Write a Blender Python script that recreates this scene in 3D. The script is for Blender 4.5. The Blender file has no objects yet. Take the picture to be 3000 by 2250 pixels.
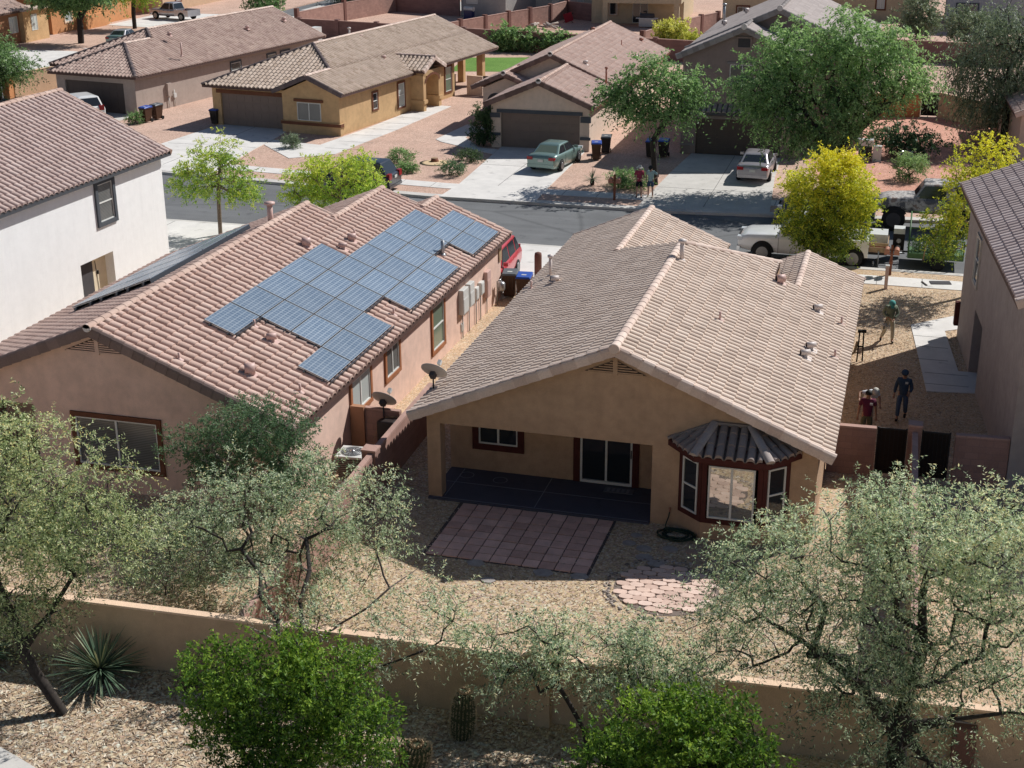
import bpy, math, random
import numpy as np
from mathutils import Vector, Matrix
PI = math.pi
S = bpy.context.scene
COL = S.collection
rnd = random.Random(7)

# ------------------------------------------------------------------ helpers
def tag(o, label=None, cat=None, group=None, kind=None):
    if label: o['label'] = label
    if cat: o['category'] = cat
    if group: o['group'] = group
    if kind: o['kind'] = kind
    return o

def thing(name, label, cat, loc=(0, 0, 0), rz=0.0, group=None):
    o = bpy.data.objects.new(name, None)
    o.empty_display_size = 0.2
    COL.objects.link(o)
    o.location = loc
    o.rotation_euler = (0, 0, math.radians(rz))
    return tag(o, label, cat, group)

def copy_tree(o, parent=None):
    c = o.copy()
    COL.objects.link(c)
    c.parent = parent
    for ch in [x for x in bpy.data.objects if x.parent == o]:
        copy_tree(ch, c)
    return c

class MB:
    """collects boxes, prisms, tubes; build() links them as one mesh object"""
    def __init__(self):
        self.v = []; self.f = []; self.sm = []; self.mi = []; self.tint = []
        self.m = 0; self.t = 0.5
    def face(self, pts, smooth=False):
        n = len(self.v); self.v += [tuple(p) for p in pts]
        self.f.append(tuple(range(n, n + len(pts)))); self.sm.append(smooth); self.mi.append(self.m); self.tint.append(self.t)
    def mesh(self, verts, faces, smooth=False):
        n = len(self.v); self.v += [tuple(p) for p in verts]
        for f in faces:
            self.f.append(tuple(i + n for i in f)); self.sm.append(smooth); self.mi.append(self.m); self.tint.append(self.t)
    def box(self, x0, x1, y0, y1, z0, z1):
        v = [(x0, y0, z0), (x1, y0, z0), (x1, y1, z0), (x0, y1, z0), (x0, y0, z1), (x1, y0, z1), (x1, y1, z1), (x0, y1, z1)]
        self.mesh(v, [(3, 2, 1, 0), (4, 5, 6, 7), (0, 1, 5, 4), (1, 2, 6, 5), (2, 3, 7, 6), (3, 0, 4, 7)])
        return self
    def obox(self, c, ax, ay, az, hx, hy, hz):
        c = Vector(c); ax = Vector(ax).normalized() * hx; ay = Vector(ay).normalized() * hy; az = Vector(az).normalized() * hz
        v = [c + sx * ax + sy * ay + sz * az for sz in (-1, 1) for sx, sy in ((-1, -1), (1, -1), (1, 1), (-1, 1))]
        self.mesh(v, [(3, 2, 1, 0), (4, 5, 6, 7), (0, 1, 5, 4), (1, 2, 6, 5), (2, 3, 7, 6), (3, 0, 4, 7)])
        return self
    def prism(self, poly, z0, z1):
        """poly: plan outline; z0/z1 numbers or functions of (x,y)"""
        f0 = z0 if callable(z0) else (lambda x, y: z0)
        f1 = z1 if callable(z1) else (lambda x, y: z1)
        a = sum(poly[i][0] * poly[(i + 1) % len(poly)][1] - poly[(i + 1) % len(poly)][0] * poly[i][1] for i in range(len(poly)))
        if a < 0: poly = poly[::-1]
        n = len(poly)
        v = [(x, y, f0(x, y)) for x, y in poly] + [(x, y, f1(x, y)) for x, y in poly]
        self.mesh(v, [tuple(range(n - 1, -1, -1)), tuple(range(n, 2 * n))] + [(i, (i + 1) % n, n + (i + 1) % n, n + i) for i in range(n)])
        return self
    def tube(self, pts, r, n=8, caps=True, smooth=True):
        pts = [Vector(p) for p in pts]
        rs = r if isinstance(r, (list, tuple)) else [r] * len(pts)
        base = len(self.v); prev = None
        for i, p in enumerate(pts):
            d = (pts[min(i + 1, len(pts) - 1)] - pts[max(i - 1, 0)]).normalized()
            if prev is None:
                a = d.cross(Vector((0, 0, 1)))
                if a.length < 1e-3: a = d.cross(Vector((1, 0, 0)))
            else:
                a = prev - d * prev.dot(d)
            a.normalize(); prev = a; b = d.cross(a)
            for k in range(n):
                t = 2 * PI * k / n
                self.v.append(tuple(p + (a * math.cos(t) + b * math.sin(t)) * rs[i]))
        for i in range(len(pts) - 1):
            for k in range(n):
                k2 = (k + 1) % n
                self.f.append((base + i * n + k, base + i * n + k2, base + (i + 1) * n + k2, base + (i + 1) * n + k)); self.sm.append(smooth); self.mi.append(self.m); self.tint.append(self.t)
        if caps:
            self.f.append(tuple(base + k for k in range(n - 1, -1, -1))); self.sm.append(False); self.mi.append(self.m); self.tint.append(self.t)
            e = base + (len(pts) - 1) * n
            self.f.append(tuple(e + k for k in range(n))); self.sm.append(False); self.mi.append(self.m); self.tint.append(self.t)
        return self
    def lathe(self, prof, c=(0, 0, 0), n=16, axis='z', smooth=True):
        """prof: (radius, height) list"""
        base = len(self.v); c = Vector(c)
        for r, h in prof:
            for k in range(n):
                t = 2 * PI * k / n
                p = (r * math.cos(t), r * math.sin(t), h)
                if axis == 'y': p = (p[0], p[2], -p[1])
                if axis == 'x': p = (p[2], p[0], p[1])
                self.v.append(tuple(c + Vector(p)))
        for i in range(len(prof) - 1):
            for k in range(n):
                k2 = (k + 1) % n
                self.f.append((base + i * n + k, base + i * n + k2, base + (i + 1) * n + k2, base + (i + 1) * n + k)); self.sm.append(smooth); self.mi.append(self.m); self.tint.append(self.t)
        for i, o in ((0, -1), (len(prof) - 1, 1)):
            if prof[i][0] > 1e-4:
                idx = [base + i * n + k for k in range(n)]
                self.f.append(tuple(idx if o > 0 else idx[::-1])); self.sm.append(False); self.mi.append(self.m); self.tint.append(self.t)
        return self
    def build(self, name, mat, parent=None, tint=False):
        me = bpy.data.meshes.new(name)
        me.from_pydata(self.v, [], self.f)
        me.polygons.foreach_set('use_smooth', self.sm)
        mats = mat if isinstance(mat, (list, tuple)) else [mat]
        for m in mats: me.materials.append(m)
        if len(mats) > 1: me.polygons.foreach_set('material_index', self.mi)
        if tint:
            a = me.attributes.new('tint', 'FLOAT', 'FACE')
            a.data.foreach_set('value', self.tint)
        me.update()
        o = bpy.data.objects.new(name, me)
        COL.objects.link(o)
        if parent is not None: o.parent = parent
        return o

# ------------------------------------------------------------------ materials
class NT:
    def __init__(self, name):
        self.mat = bpy.data.materials.new(name); self.mat.use_nodes = True
        self.t = self.mat.node_tree; self.p = self.t.nodes['Principled BSDF']
    def n(self, kind, **k):
        x = self.t.nodes.new(kind)
        for a, b in k.items():
            if a in x.inputs: x.inputs[a].default_value = b
            else: setattr(x, a, b)
        return x
    def l(self, a, b): self.t.links.new(a, b)
    def mix(self, fac, a, b, mode='MIX'):
        m = self.t.nodes.new('ShaderNodeMix'); m.data_type = 'RGBA'; m.blend_type = mode
        for s, v in ((0, fac), (6, a), (7, b)):
            if isinstance(v, bpy.types.NodeSocket): self.l(v, m.inputs[s])
            elif s == 0: m.inputs[0].default_value = v
            else: m.inputs[s].default_value = (*v[:3], 1)
        return m.outputs[2]
    def ramp(self, src, stops):
        r = self.t.nodes.new('ShaderNodeValToRGB'); e = r.color_ramp.elements
        while len(e) < len(stops): e.new(0.5)
        for x, (p, c) in zip(e, stops):
            x.position = p; x.color = (*(c if isinstance(c, tuple) else (c, c, c))[:3], 1)
        self.l(src, r.inputs[0]); return r.outputs[0]
    def noise(self, scale, detail=3, vec=None, rough=0.6):
        x = self.n('ShaderNodeTexNoise'); x.inputs['Scale'].default_value = scale; x.inputs['Detail'].default_value = detail; x.inputs['Roughness'].default_value = rough
        if vec is not None: self.l(vec, x.inputs['Vector'])
        return x.outputs[0]
    def coords(self, scale=None):
        tc = self.t.nodes.new('ShaderNodeTexCoord')
        if scale is None: return tc.outputs['Object']
        m = self.t.nodes.new('ShaderNodeMapping'); m.inputs['Scale'].default_value = scale
        self.l(tc.outputs['Object'], m.inputs['Vector']); return m.outputs[0]
    def bump(self, h, strength=0.3, dist=0.01):
        b = self.t.nodes.new('ShaderNodeBump'); b.inputs['Strength'].default_value = strength; b.inputs['Distance'].default_value = dist
        self.l(h, b.inputs['Height']); self.l(b.outputs[0], self.p.inputs['Normal'])
    def out(self, col=None, rough=0.8, metal=0.0, spec=0.4):
        if col is not None:
            if isinstance(col, bpy.types.NodeSocket): self.l(col, self.p.inputs['Base Color'])
            else: self.p.inputs['Base Color'].default_value = (*col[:3], 1)
        self.p.inputs['Roughness'].default_value = rough; self.p.inputs['Metallic'].default_value = metal
        self.p.inputs['Specular IOR Level'].default_value = spec
        return self.mat
def sc(c, k): return tuple(min(1, x * k) for x in c)
MATS = {}
def stucco(name, c, var=0.1):
    t = NT(name); v = t.coords()
    n1 = t.ramp(t.noise(0.9, 4, v), [(0.3, 1 - var), (0.7, 1 + 0.0)])
    col = t.mix(1.0, c, n1, 'MULTIPLY')
    st = t.noise(1.0, 3, t.coords((5.0, 5.0, 0.35)))
    col = t.mix(1.0, col, t.ramp(st, [(0.3, 0.965), (0.6, 1.0)]), 'MULTIPLY')
    col = t.mix(1.0, col, t.ramp(t.noise(3.2, 5, v), [(0.3, 1 - var * 0.9), (0.6, 1.02)]), 'MULTIPLY')
    g = t.noise(45, 2, v)
    col = t.mix(1.0, col, t.ramp(g, [(0.3, 0.9), (0.7, 1.04)]), 'MULTIPLY')
    t.bump(g, 0.6, 0.02)
    return t.out(col, 0.92, spec=0.15)
def tile_mat(name, a, b, c, stain=0.10):
    t = NT(name); v = t.coords()
    at = t.t.nodes.new('ShaderNodeAttribute'); at.attribute_name = 'tint'
    pan_shade = 0.42 if name.endswith('roof tile') else 1.0  # roof pans darkened: shade of the gaps between barrels painted into the colour
    col = t.ramp(at.outputs['Fac'], [(0.0, sc(a, pan_shade)), (0.03, sc(a, pan_shade)), (0.08, a), (0.5, b), (1.0, c)])
    n = t.ramp(t.noise(2.2, 5, v), [(0.3, 1 - stain), (0.65, 1.03)])
    col = t.mix(1.0, col, n, 'MULTIPLY')
    n2 = t.noise(28, 3, v)
    col = t.mix(1.0, col, t.ramp(n2, [(0.3, 0.88), (0.7, 1.06)]), 'MULTIPLY')
    t.bump(n2, 0.25, 0.006)
    return t.out(col, 0.85, spec=0.25)
def plain(name, c, rough=0.6, metal=0.0, spec=0.4, var=0.12, scale=6):
    t = NT(name)
    n = t.ramp(t.noise(scale, 4, t.coords()), [(0.3, 1 - var), (0.7, 1.0)])
    return t.out(t.mix(1.0, c, n, 'MULTIPLY'), rough, metal, spec)
def paint(name, c, flake=0.0, rough=0.28):
    t = NT(name)
    n = t.ramp(t.noise(3, 4, t.coords()), [(0.3, 0.9), (0.7, 1.0)])
    m = t.out(t.mix(1.0, c, n, 'MULTIPLY'), rough, flake, 0.5)
    t.p.inputs['Coat Weight'].default_value = 0.6; t.p.inputs['Coat Roughness'].default_value = 0.08
    return m
def glass(name, c=(0.02, 0.025, 0.03), rough=0.06, spec=0.8):
    t = NT(name); n = t.noise(1.2, 2, t.coords())
    t.bump(n, 0.05, 0.02)
    return t.out(c, rough, 0, spec)
def gravel(name, cols, scale=26, patch=0.12, shade=0.3):
    t = NT(name); v = t.coords()
    vo = t.t.nodes.new('ShaderNodeTexVoronoi'); vo.inputs['Scale'].default_value = scale; t.l(v, vo.inputs['Vector'])
    r = t.t.nodes.new('ShaderNodeSeparateColor'); t.l(vo.outputs['Color'], r.inputs[0])
    col = t.ramp(r.outputs[0], [(i / (len(cols) - 1), c) for i, c in enumerate(cols)])
    col = t.mix(1.0, col, t.ramp(vo.outputs['Distance'], [(0.25, 1.0), (0.75, 1 - shade)]), 'MULTIPLY')
    col = t.mix(1.0, col, t.ramp(t.noise(0.45, 5, v), [(0.35, 1 - patch), (0.65, 1.05)]), 'MULTIPLY')
    col = t.mix(1.0, col, t.ramp(t.noise(4.5, 4, v), [(0.35, 0.90), (0.65, 1.1)]), 'MULTIPLY')
    col = t.mix(t.ramp(t.noise(0.16, 4, v), [(0.42, 0.0), (0.68, 0.45)]), col, sc(cols[0], 1.05))
    t.bump(vo.outputs['Distance'], -0.8, 0.03)
    return t.out(col, 0.95, spec=0.1)
def block(name, c, mortar, bw=0.4, bh=0.2, sz=0.012):
    t = NT(name); v = t.coords()
    s = t.t.nodes.new('ShaderNodeSeparateXYZ'); t.l(v, s.inputs[0])
    ad = t.t.nodes.new('ShaderNodeMath'); ad.operation = 'ADD'; t.l(s.outputs[0], ad.inputs[0]); t.l(s.outputs[1], ad.inputs[1])
    cb = t.t.nodes.new('ShaderNodeCombineXYZ'); t.l(ad.outputs[0], cb.inputs[0]); t.l(s.outputs[2], cb.inputs[1])
    b = t.t.nodes.new('ShaderNodeTexBrick'); t.l(cb.outputs[0], b.inputs['Vector'])
    b.inputs['Color1'].default_value = (*c, 1); b.inputs['Color2'].default_value = (*sc(c, 0.82), 1); b.inputs['Mortar'].default_value = (*mortar, 1)
    b.inputs['Scale'].default_value = 1.0; b.inputs['Mortar Size'].default_value = sz; b.inputs['Brick Width'].default_value = bw; b.inputs['Row Height'].default_value = bh
    n = t.noise(30, 3, v)
    col = t.mix(1.0, b.outputs['Color'], t.ramp(n, [(0.3, 0.88), (0.7, 1.05)]), 'MULTIPLY')
    col = t.mix(1.0, col, t.ramp(t.noise(1.1, 4, v), [(0.3, 0.85), (0.7, 1.05)]), 'MULTIPLY')
    t.bump(n, 0.3, 0.01)
    return t.out(col, 0.93, spec=0.1)
def leafmat(name, cols, trans=0.35):
    t = NT(name)
    at = t.t.nodes.new('ShaderNodeAttribute'); at.attribute_name = 'tint'
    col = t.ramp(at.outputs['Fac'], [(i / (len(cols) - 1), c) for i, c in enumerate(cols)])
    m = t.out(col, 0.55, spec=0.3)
    tr = t.t.nodes.new('ShaderNodeBsdfTranslucent'); t.l(t.mix(1.0, col, (0.97, 1.0, 0.80), 'MULTIPLY'), tr.inputs['Color'])
    mx = t.t.nodes.new('ShaderNodeMixShader'); mx.inputs[0].default_value = trans
    o = t.t.nodes['Material Output']
    t.l(t.p.outputs[0], mx.inputs[1]); t.l(tr.outputs[0], mx.inputs[2]); t.l(mx.outputs[0], o.inputs['Surface'])
    return m
def asphalt(name, c):
    t = NT(name); v = t.coords()
    g = t.noise(60, 3, v)
    col = t.mix(1.0, c, t.ramp(g, [(0.3, 0.8), (0.7, 1.12)]), 'MULTIPLY')
    col = t.mix(1.0, col, t.ramp(t.noise(0.35, 5, v), [(0.35, 0.86), (0.65, 1.06)]), 'MULTIPLY')
    col = t.mix(1.0, col, t.ramp(t.noise(1.1, 3, v), [(0.30, 0.78), (0.38, 1.0)]), 'MULTIPLY')
    st = t.noise(1.0, 3, t.coords((0.08, 1.6, 1)))
    col = t.mix(1.0, col, t.ramp(st, [(0.35, 0.92), (0.65, 1.05)]), 'MULTIPLY')
    # meandering cracks sealed dark
    vo = t.t.nodes.new('ShaderNodeTexVoronoi'); vo.feature = 'DISTANCE_TO_EDGE'; vo.inputs['Scale'].default_value = 0.22
    wv = t.mix(0.5, v, t.n('ShaderNodeTexNoise', Scale=0.9).outputs[1])
    t.l(wv, vo.inputs['Vector'])
    col = t.mix(t.ramp(vo.outputs['Distance'], [(0.0, 0.55), (0.012, 0.0)]), col, sc(c, 0.5))
    t.bump(g, 0.3, 0.01)
    return t.out(col, 0.9, spec=0.2)
def concrete(name, c, joint=1.5, axis=0):
    t = NT(name); v = t.coords()
    col = t.mix(1.0, c, t.ramp(t.noise(0.9, 5, v), [(0.3, 0.84), (0.7, 1.04)]), 'MULTIPLY')
    col = t.mix(1.0, col, t.ramp(t.noise(25, 3, v), [(0.3, 0.93), (0.7, 1.03)]), 'MULTIPLY')
    sp = t.ramp(t.noise(1.6, 4, v), [(0.30, 0.78), (0.40, 1.0)])
    col = t.mix(1.0, col, sp, 'MULTIPLY')
    return t.out(col, 0.88, spec=0.2)

M = {}
M['tan'] = stucco('tan stucco', (0.57, 0.385, 0.255), 0.16)
M['pink'] = stucco('pink stucco', (0.841, 0.595, 0.485), 0.13)
M['white'] = stucco('white stucco', (0.92, 0.925, 0.915), 0.03)
M['taupe'] = stucco('taupe stucco', (0.470, 0.386, 0.336))
M['beige'] = stucco('beige stucco', (0.798, 0.629, 0.508))
M['ochre'] = stucco('ochre stucco', (0.64, 0.425, 0.225), 0.16)
M['grey'] = stucco('grey brown stucco', (0.31, 0.245, 0.225))
M['orange'] = stucco('orange stucco', (0.62, 0.30, 0.14))
M['sand'] = stucco('sand stucco', (0.62, 0.50, 0.34))
M['bluegrey'] = stucco('blue grey stucco', (0.42, 0.44, 0.47))
M['fence'] = stucco('fence stucco', (0.60, 0.42, 0.28))
M['fencetop'] = stucco('fence cap stucco', (0.878, 0.634, 0.456))
M['maroon'] = stucco('maroon trim', (0.105, 0.035, 0.03), 0.2)
M['brown'] = stucco('brown trim', (0.20, 0.085, 0.05), 0.15)
M['orangetrim'] = stucco('orange brown trim', (0.42, 0.175, 0.085), 0.15)
M['darkgrey'] = stucco('dark grey trim', (0.10, 0.11, 0.125), 0.1)
M['charcoal'] = stucco('charcoal trim', (0.085, 0.08, 0.085), 0.1)
M['fascia'] = plain('dark brown fascia', (0.10, 0.055, 0.045), 0.7)
M['fasciagrey'] = plain('grey fascia', (0.07, 0.075, 0.085), 0.7)
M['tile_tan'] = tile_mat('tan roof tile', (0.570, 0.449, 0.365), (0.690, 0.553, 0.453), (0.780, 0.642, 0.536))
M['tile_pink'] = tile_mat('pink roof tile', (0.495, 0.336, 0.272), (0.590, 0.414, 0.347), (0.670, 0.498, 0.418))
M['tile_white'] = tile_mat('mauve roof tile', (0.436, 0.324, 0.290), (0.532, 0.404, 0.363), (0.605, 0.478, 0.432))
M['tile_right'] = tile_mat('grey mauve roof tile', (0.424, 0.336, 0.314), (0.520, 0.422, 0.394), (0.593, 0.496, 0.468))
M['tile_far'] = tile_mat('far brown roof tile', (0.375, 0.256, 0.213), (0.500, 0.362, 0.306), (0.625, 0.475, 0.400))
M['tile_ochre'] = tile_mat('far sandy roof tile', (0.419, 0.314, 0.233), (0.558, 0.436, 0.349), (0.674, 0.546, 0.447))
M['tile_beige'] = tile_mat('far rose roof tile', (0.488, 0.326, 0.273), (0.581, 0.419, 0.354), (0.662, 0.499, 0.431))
M['tile_flat'] = tile_mat('flat grey roof tile', (0.30, 0.255, 0.24), (0.36, 0.31, 0.29), (0.42, 0.365, 0.34))
M['capm'] = tile_mat('ridge tile', (0.625, 0.475, 0.400), (0.700, 0.550, 0.463), (0.775, 0.625, 0.537), 0.08)
M['cappink'] = tile_mat('pink ridge tile', (0.489, 0.338, 0.278), (0.552, 0.403, 0.331), (0.616, 0.457, 0.386), 0.08)
M['mortar'] = plain('white mortar', (0.72, 0.66, 0.62), 0.9)
M['vent'] = plain('pink vent metal', (0.62, 0.42, 0.37), 0.5)
M['ventdark'] = plain('vent inside', (0.02, 0.015, 0.015), 0.9)
M['glass'] = glass('dark window glass')
M['glassblind'] = glass('window glass over blinds', (0.16, 0.165, 0.16), 0.12)
def blinds(name, c):
    t = NT(name); v = t.coords(); s_ = t.t.nodes.new('ShaderNodeTexWave'); s_.wave_type = 'BANDS'; s_.bands_direction = 'Z'; s_.inputs['Scale'].default_value = 6.0; s_.inputs['Distortion'].default_value = 0.15; t.l(v, s_.inputs['Vector'])
    col = t.mix(1.0, c, t.ramp(s_.outputs[1], [(0.2, 0.45), (0.6, 1.0)]), 'MULTIPLY')
    col = t.mix(t.ramp(t.noise(0.8, 2, v), [(0.4, 0.0), (0.7, 0.6)]), col, sc(c, 0.35))
    m = t.out(col, 0.14, 0, 0.6); return m
M['glassblind'] = blinds('window glass over blinds', (0.20, 0.20, 0.19))
M['glassgreen'] = glass('window glass over green curtain', (0.16, 0.21, 0.15), 0.12)
M['glasswhite'] = glass('window glass over pale curtain', (0.45, 0.49, 0.47), 0.15)
M['screen'] = plain('window insect screen', (0.035, 0.033, 0.033), 0.8)
M['vinyl'] = plain('white vinyl frame', (0.72, 0.72, 0.68), 0.5)
M['bronze'] = plain('bronze frame', (0.05, 0.035, 0.03), 0.5)
M['garage'] = plain('brown garage door paint', (0.215, 0.155, 0.125), 0.6, scale=2)
M['garagedark'] = plain('dark garage door paint', (0.10, 0.075, 0.065), 0.6, scale=2)
M['conc'] = concrete('pale concrete', (0.732, 0.701, 0.659))
M['conc2'] = concrete('worn concrete', (0.610, 0.580, 0.537))
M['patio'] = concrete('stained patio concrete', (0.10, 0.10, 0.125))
M['joint'] = plain('concrete joint', (0.20, 0.19, 0.18), 0.9)
M['line'] = plain('patio score line', (0.24, 0.24, 0.27), 0.9)
M['asph'] = asphalt('street asphalt', (0.172, 0.175, 0.178))
M['gtan'] = gravel('golden gravel', [(0.425, 0.296, 0.176), (0.649, 0.470, 0.300), (0.773, 0.580, 0.387), (0.550, 0.371, 0.275), (0.773, 0.717, 0.550)], 24)
M['gyard'] = gravel('back yard gravel', [(0.375, 0.271, 0.163), (0.649, 0.482, 0.300), (0.773, 0.618, 0.400), (0.563, 0.383, 0.312), (0.773, 0.741, 0.563)], 17, 0.12)
M['gpink'] = gravel('pink gravel', [(0.509, 0.329, 0.255), (0.679, 0.457, 0.353), (0.821, 0.586, 0.467), (0.594, 0.429, 0.339)], 20, 0.14)
M['gred'] = gravel('rust gravel', [(0.540, 0.255, 0.180), (0.750, 0.405, 0.300), (0.870, 0.540, 0.420)], 20, 0.15)
M['gfore'] = gravel('foreground gravel and litter', [(0.350, 0.235, 0.150), (0.625, 0.457, 0.300), (0.773, 0.655, 0.450), (0.525, 0.346, 0.250), (0.773, 0.764, 0.625)], 13, 0.12, 0.4)
M['grass'] = gravel('green lawn', [(0.10, 0.2, 0.04), (0.2, 0.36, 0.08), (0.28, 0.42, 0.12)], 30, 0.2)
M['block'] = block('red block', (0.42, 0.255, 0.21), (0.33, 0.21, 0.18))
M['blockcap'] = block('red block cap', (0.52, 0.335, 0.28), (0.40, 0.27, 0.23), 0.4, 5.0)
M['pillar'] = stucco('maroon pillar', (0.22, 0.115, 0.095))
M['iron'] = plain('black iron', (0.018, 0.015, 0.014), 0.6)
M['ironmesh'] = plain('rusty privacy mesh', (0.03, 0.02, 0.016), 0.9)
M['bark'] = plain('dark mesquite bark', (0.05, 0.04, 0.034), 0.95, var=0.5, scale=18)
M['twig'] = plain('grey twig bark', (0.34, 0.28, 0.24), 0.95, var=0.4, scale=18)
M['barkpale'] = plain('pale bark', (0.22, 0.17, 0.13), 0.95, var=0.4, scale=18)
M['mesq'] = leafmat('grey green mesquite leaf', [(0.067, 0.106, 0.068), (0.269, 0.364, 0.228), (0.549, 0.672, 0.456), (0.851, 0.930, 0.730), (0.930, 0.829, 0.524)], 0.5)
M['mesqgold'] = leafmat('olive mesquite leaf', [(0.078, 0.112, 0.057), (0.302, 0.386, 0.182), (0.594, 0.683, 0.365), (0.896, 0.930, 0.616), (0.930, 0.784, 0.365)], 0.5)
M['laurel'] = leafmat('glossy green laurel leaf', [(0.032, 0.075, 0.018), (0.093, 0.199, 0.029), (0.200, 0.332, 0.043), (0.349, 0.480, 0.065)], 0.45)
M['darkleaf'] = leafmat('dark green leaf', [(0.045, 0.10, 0.05), (0.12, 0.21, 0.11), (0.21, 0.31, 0.17), (0.36, 0.44, 0.28)], 0.45)
M['bright'] = leafmat('fresh green leaf', [(0.07, 0.13, 0.06), (0.21, 0.36, 0.14), (0.38, 0.55, 0.24), (0.60, 0.76, 0.40)], 0.45)
M['lime'] = leafmat('lime leaf', [(0.216, 0.367, 0.065), (0.457, 0.622, 0.106), (0.770, 0.826, 0.145), (0.920, 0.919, 0.185)], 0.45)
M['olive'] = leafmat('olive lime leaf', [(0.149, 0.290, 0.065), (0.362, 0.525, 0.105), (0.635, 0.710, 0.158), (0.920, 0.788, 0.210)], 0.45)
M['yellow'] = leafmat('golden leaf', [(0.227, 0.277, 0.033), (0.520, 0.488, 0.048), (0.910, 0.715, 0.065), (0.920, 0.812, 0.065)], 0.35)
M['willow'] = leafmat('dusty grey green leaf', [(0.105, 0.158, 0.095), (0.210, 0.273, 0.168), (0.315, 0.378, 0.252), (0.420, 0.483, 0.336)], 0.25)
M['yuccaleaf'] = leafmat('blue green blade', [(0.048, 0.094, 0.059), (0.123, 0.188, 0.118), (0.273, 0.318, 0.200), (0.491, 0.448, 0.259)], 0.1)
M['cactus'] = plain('cactus skin', (0.080, 0.098, 0.046), 0.8, var=0.4, scale=20)
M['spine'] = plain('cactus spine', (0.546, 0.429, 0.286), 0.8)
M['black'] = plain('black rubber', (0.012, 0.012, 0.013), 0.8)
M['chrome'] = plain('bright metal', (0.55, 0.56, 0.58), 0.25, 0.9)
M['steel'] = plain('galvanised steel', (0.45, 0.46, 0.47), 0.4, 0.6)
M['boxgrey'] = plain('pale grey enamel', (0.66, 0.66, 0.63), 0.45)
M['binbrown'] = plain('brown bin plastic', (0.085, 0.04, 0.022), 0.5)
M['binblack'] = plain('black bin plastic', (0.03, 0.022, 0.02), 0.5)
M['lidblue'] = plain('blue lid plastic', (0.04, 0.10, 0.42), 0.4)
M['lidgrey'] = plain('grey lid plastic', (0.13, 0.14, 0.15), 0.45)
M['redlight'] = plain('red lamp lens', (0.30, 0.01, 0.015), 0.2)
M['headlight'] = plain('clear lamp lens', (0.6, 0.63, 0.66), 0.12)
M['plate'] = plain('number plate', (0.62, 0.62, 0.58), 0.5)
M['dish'] = plain('grey dish enamel', (0.40, 0.37, 0.34), 0.5)
M['wood'] = plain('sawn wood', (0.45, 0.31, 0.18), 0.8, var=0.35)
M['woodred'] = plain('red brown wood', (0.26, 0.10, 0.055), 0.8, var=0.35)
M['paver'] = block('rose paver', (0.40, 0.25, 0.225), (0.05, 0.04, 0.05), 0.4, 0.4, 0.02)
M['flag'] = stucco('flagstone', (0.60, 0.42, 0.32), 0.25)
M['stone'] = plain('pale stone', (0.42, 0.38, 0.35), 0.9, var=0.35)
M['rock'] = plain('border rock', (0.40, 0.35, 0.31), 0.9, var=0.45, scale=9)
M['hose'] = plain('dark green hose', (0.015, 0.04, 0.025), 0.5)
M['skin'] = plain('skin', (0.36, 0.19, 0.12), 0.6)
M['skinpale'] = plain('fair skin', (0.50, 0.30, 0.22), 0.6)
M['hair'] = plain('dark hair', (0.015, 0.012, 0.01), 0.7)
M['rimgrey'] = plain('wheel rim', (0.26, 0.27, 0.28), 0.4, 0.7)
# ------------------------------------------------------------------ roofs
def clip_poly(pts, poly):
    """clip a 3D polygon against a convex plan outline (counter-clockwise)"""
    out = pts
    n = len(poly)
    for i in range(n):
        ax, ay = poly[i]; bx, by = poly[(i + 1) % n]
        ex, ey = bx - ax, by - ay
        src = out; out = []
        if not src: return []
        ds = [ex * (p[1] - ay) - ey * (p[0] - ax) for p in src]
        for j in range(len(src)):
            p, q = src[j], src[(j + 1) % len(src)]; dp, dq = ds[j], ds[(j + 1) % len(src)]
            if dp >= -1e-9: out.append(p)
            if (dp > 1e-9 and dq < -1e-9) or (dp < -1e-9 and dq > 1e-9):
                t = dp / (dp - dq)
                out.append(tuple(p[k] + t * (q[k] - p[k]) for k in range(3)))
    return out

def ccw(poly):
    a = sum(poly[i][0] * poly[(i + 1) % len(poly)][1] - poly[(i + 1) % len(poly)][0] * poly[i][1] for i in range(len(poly)))
    return poly if a > 0 else poly[::-1]

PROF = [(0.0, -0.2), (0.04, 0.35), (0.13, 0.78), (0.25, 0.95), (0.38, 1.0), (0.51, 0.95), (0.63, 0.78), (0.72, 0.35), (0.77, -0.3), (0.88, -0.45)]
PROF_FAR = [(0.0, -0.3), (0.12, 0.75), (0.36, 1.0), (0.62, 0.75), (0.74, -0.3)]
def roof_face(parent, E, d, z0, s, poly, mat, tw=0.30, course=0.36, amp=0.078, prof=PROF, deck=None, lift=0.036, name='roof_slope', flat=False):
    """E: point on the eave line, d: inward unit direction, z0: eave height, s: rise per metre.
       lays overlapping barrel tiles over the plan outline"""
    polys = poly if isinstance(poly[0][0], (tuple, list)) else [poly]
    mb = MB(); dk = MB()
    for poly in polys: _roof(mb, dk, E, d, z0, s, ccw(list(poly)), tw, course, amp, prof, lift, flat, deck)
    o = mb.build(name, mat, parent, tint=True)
    if deck: dk.build('roof_deck', deck, o)
    return o

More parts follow.
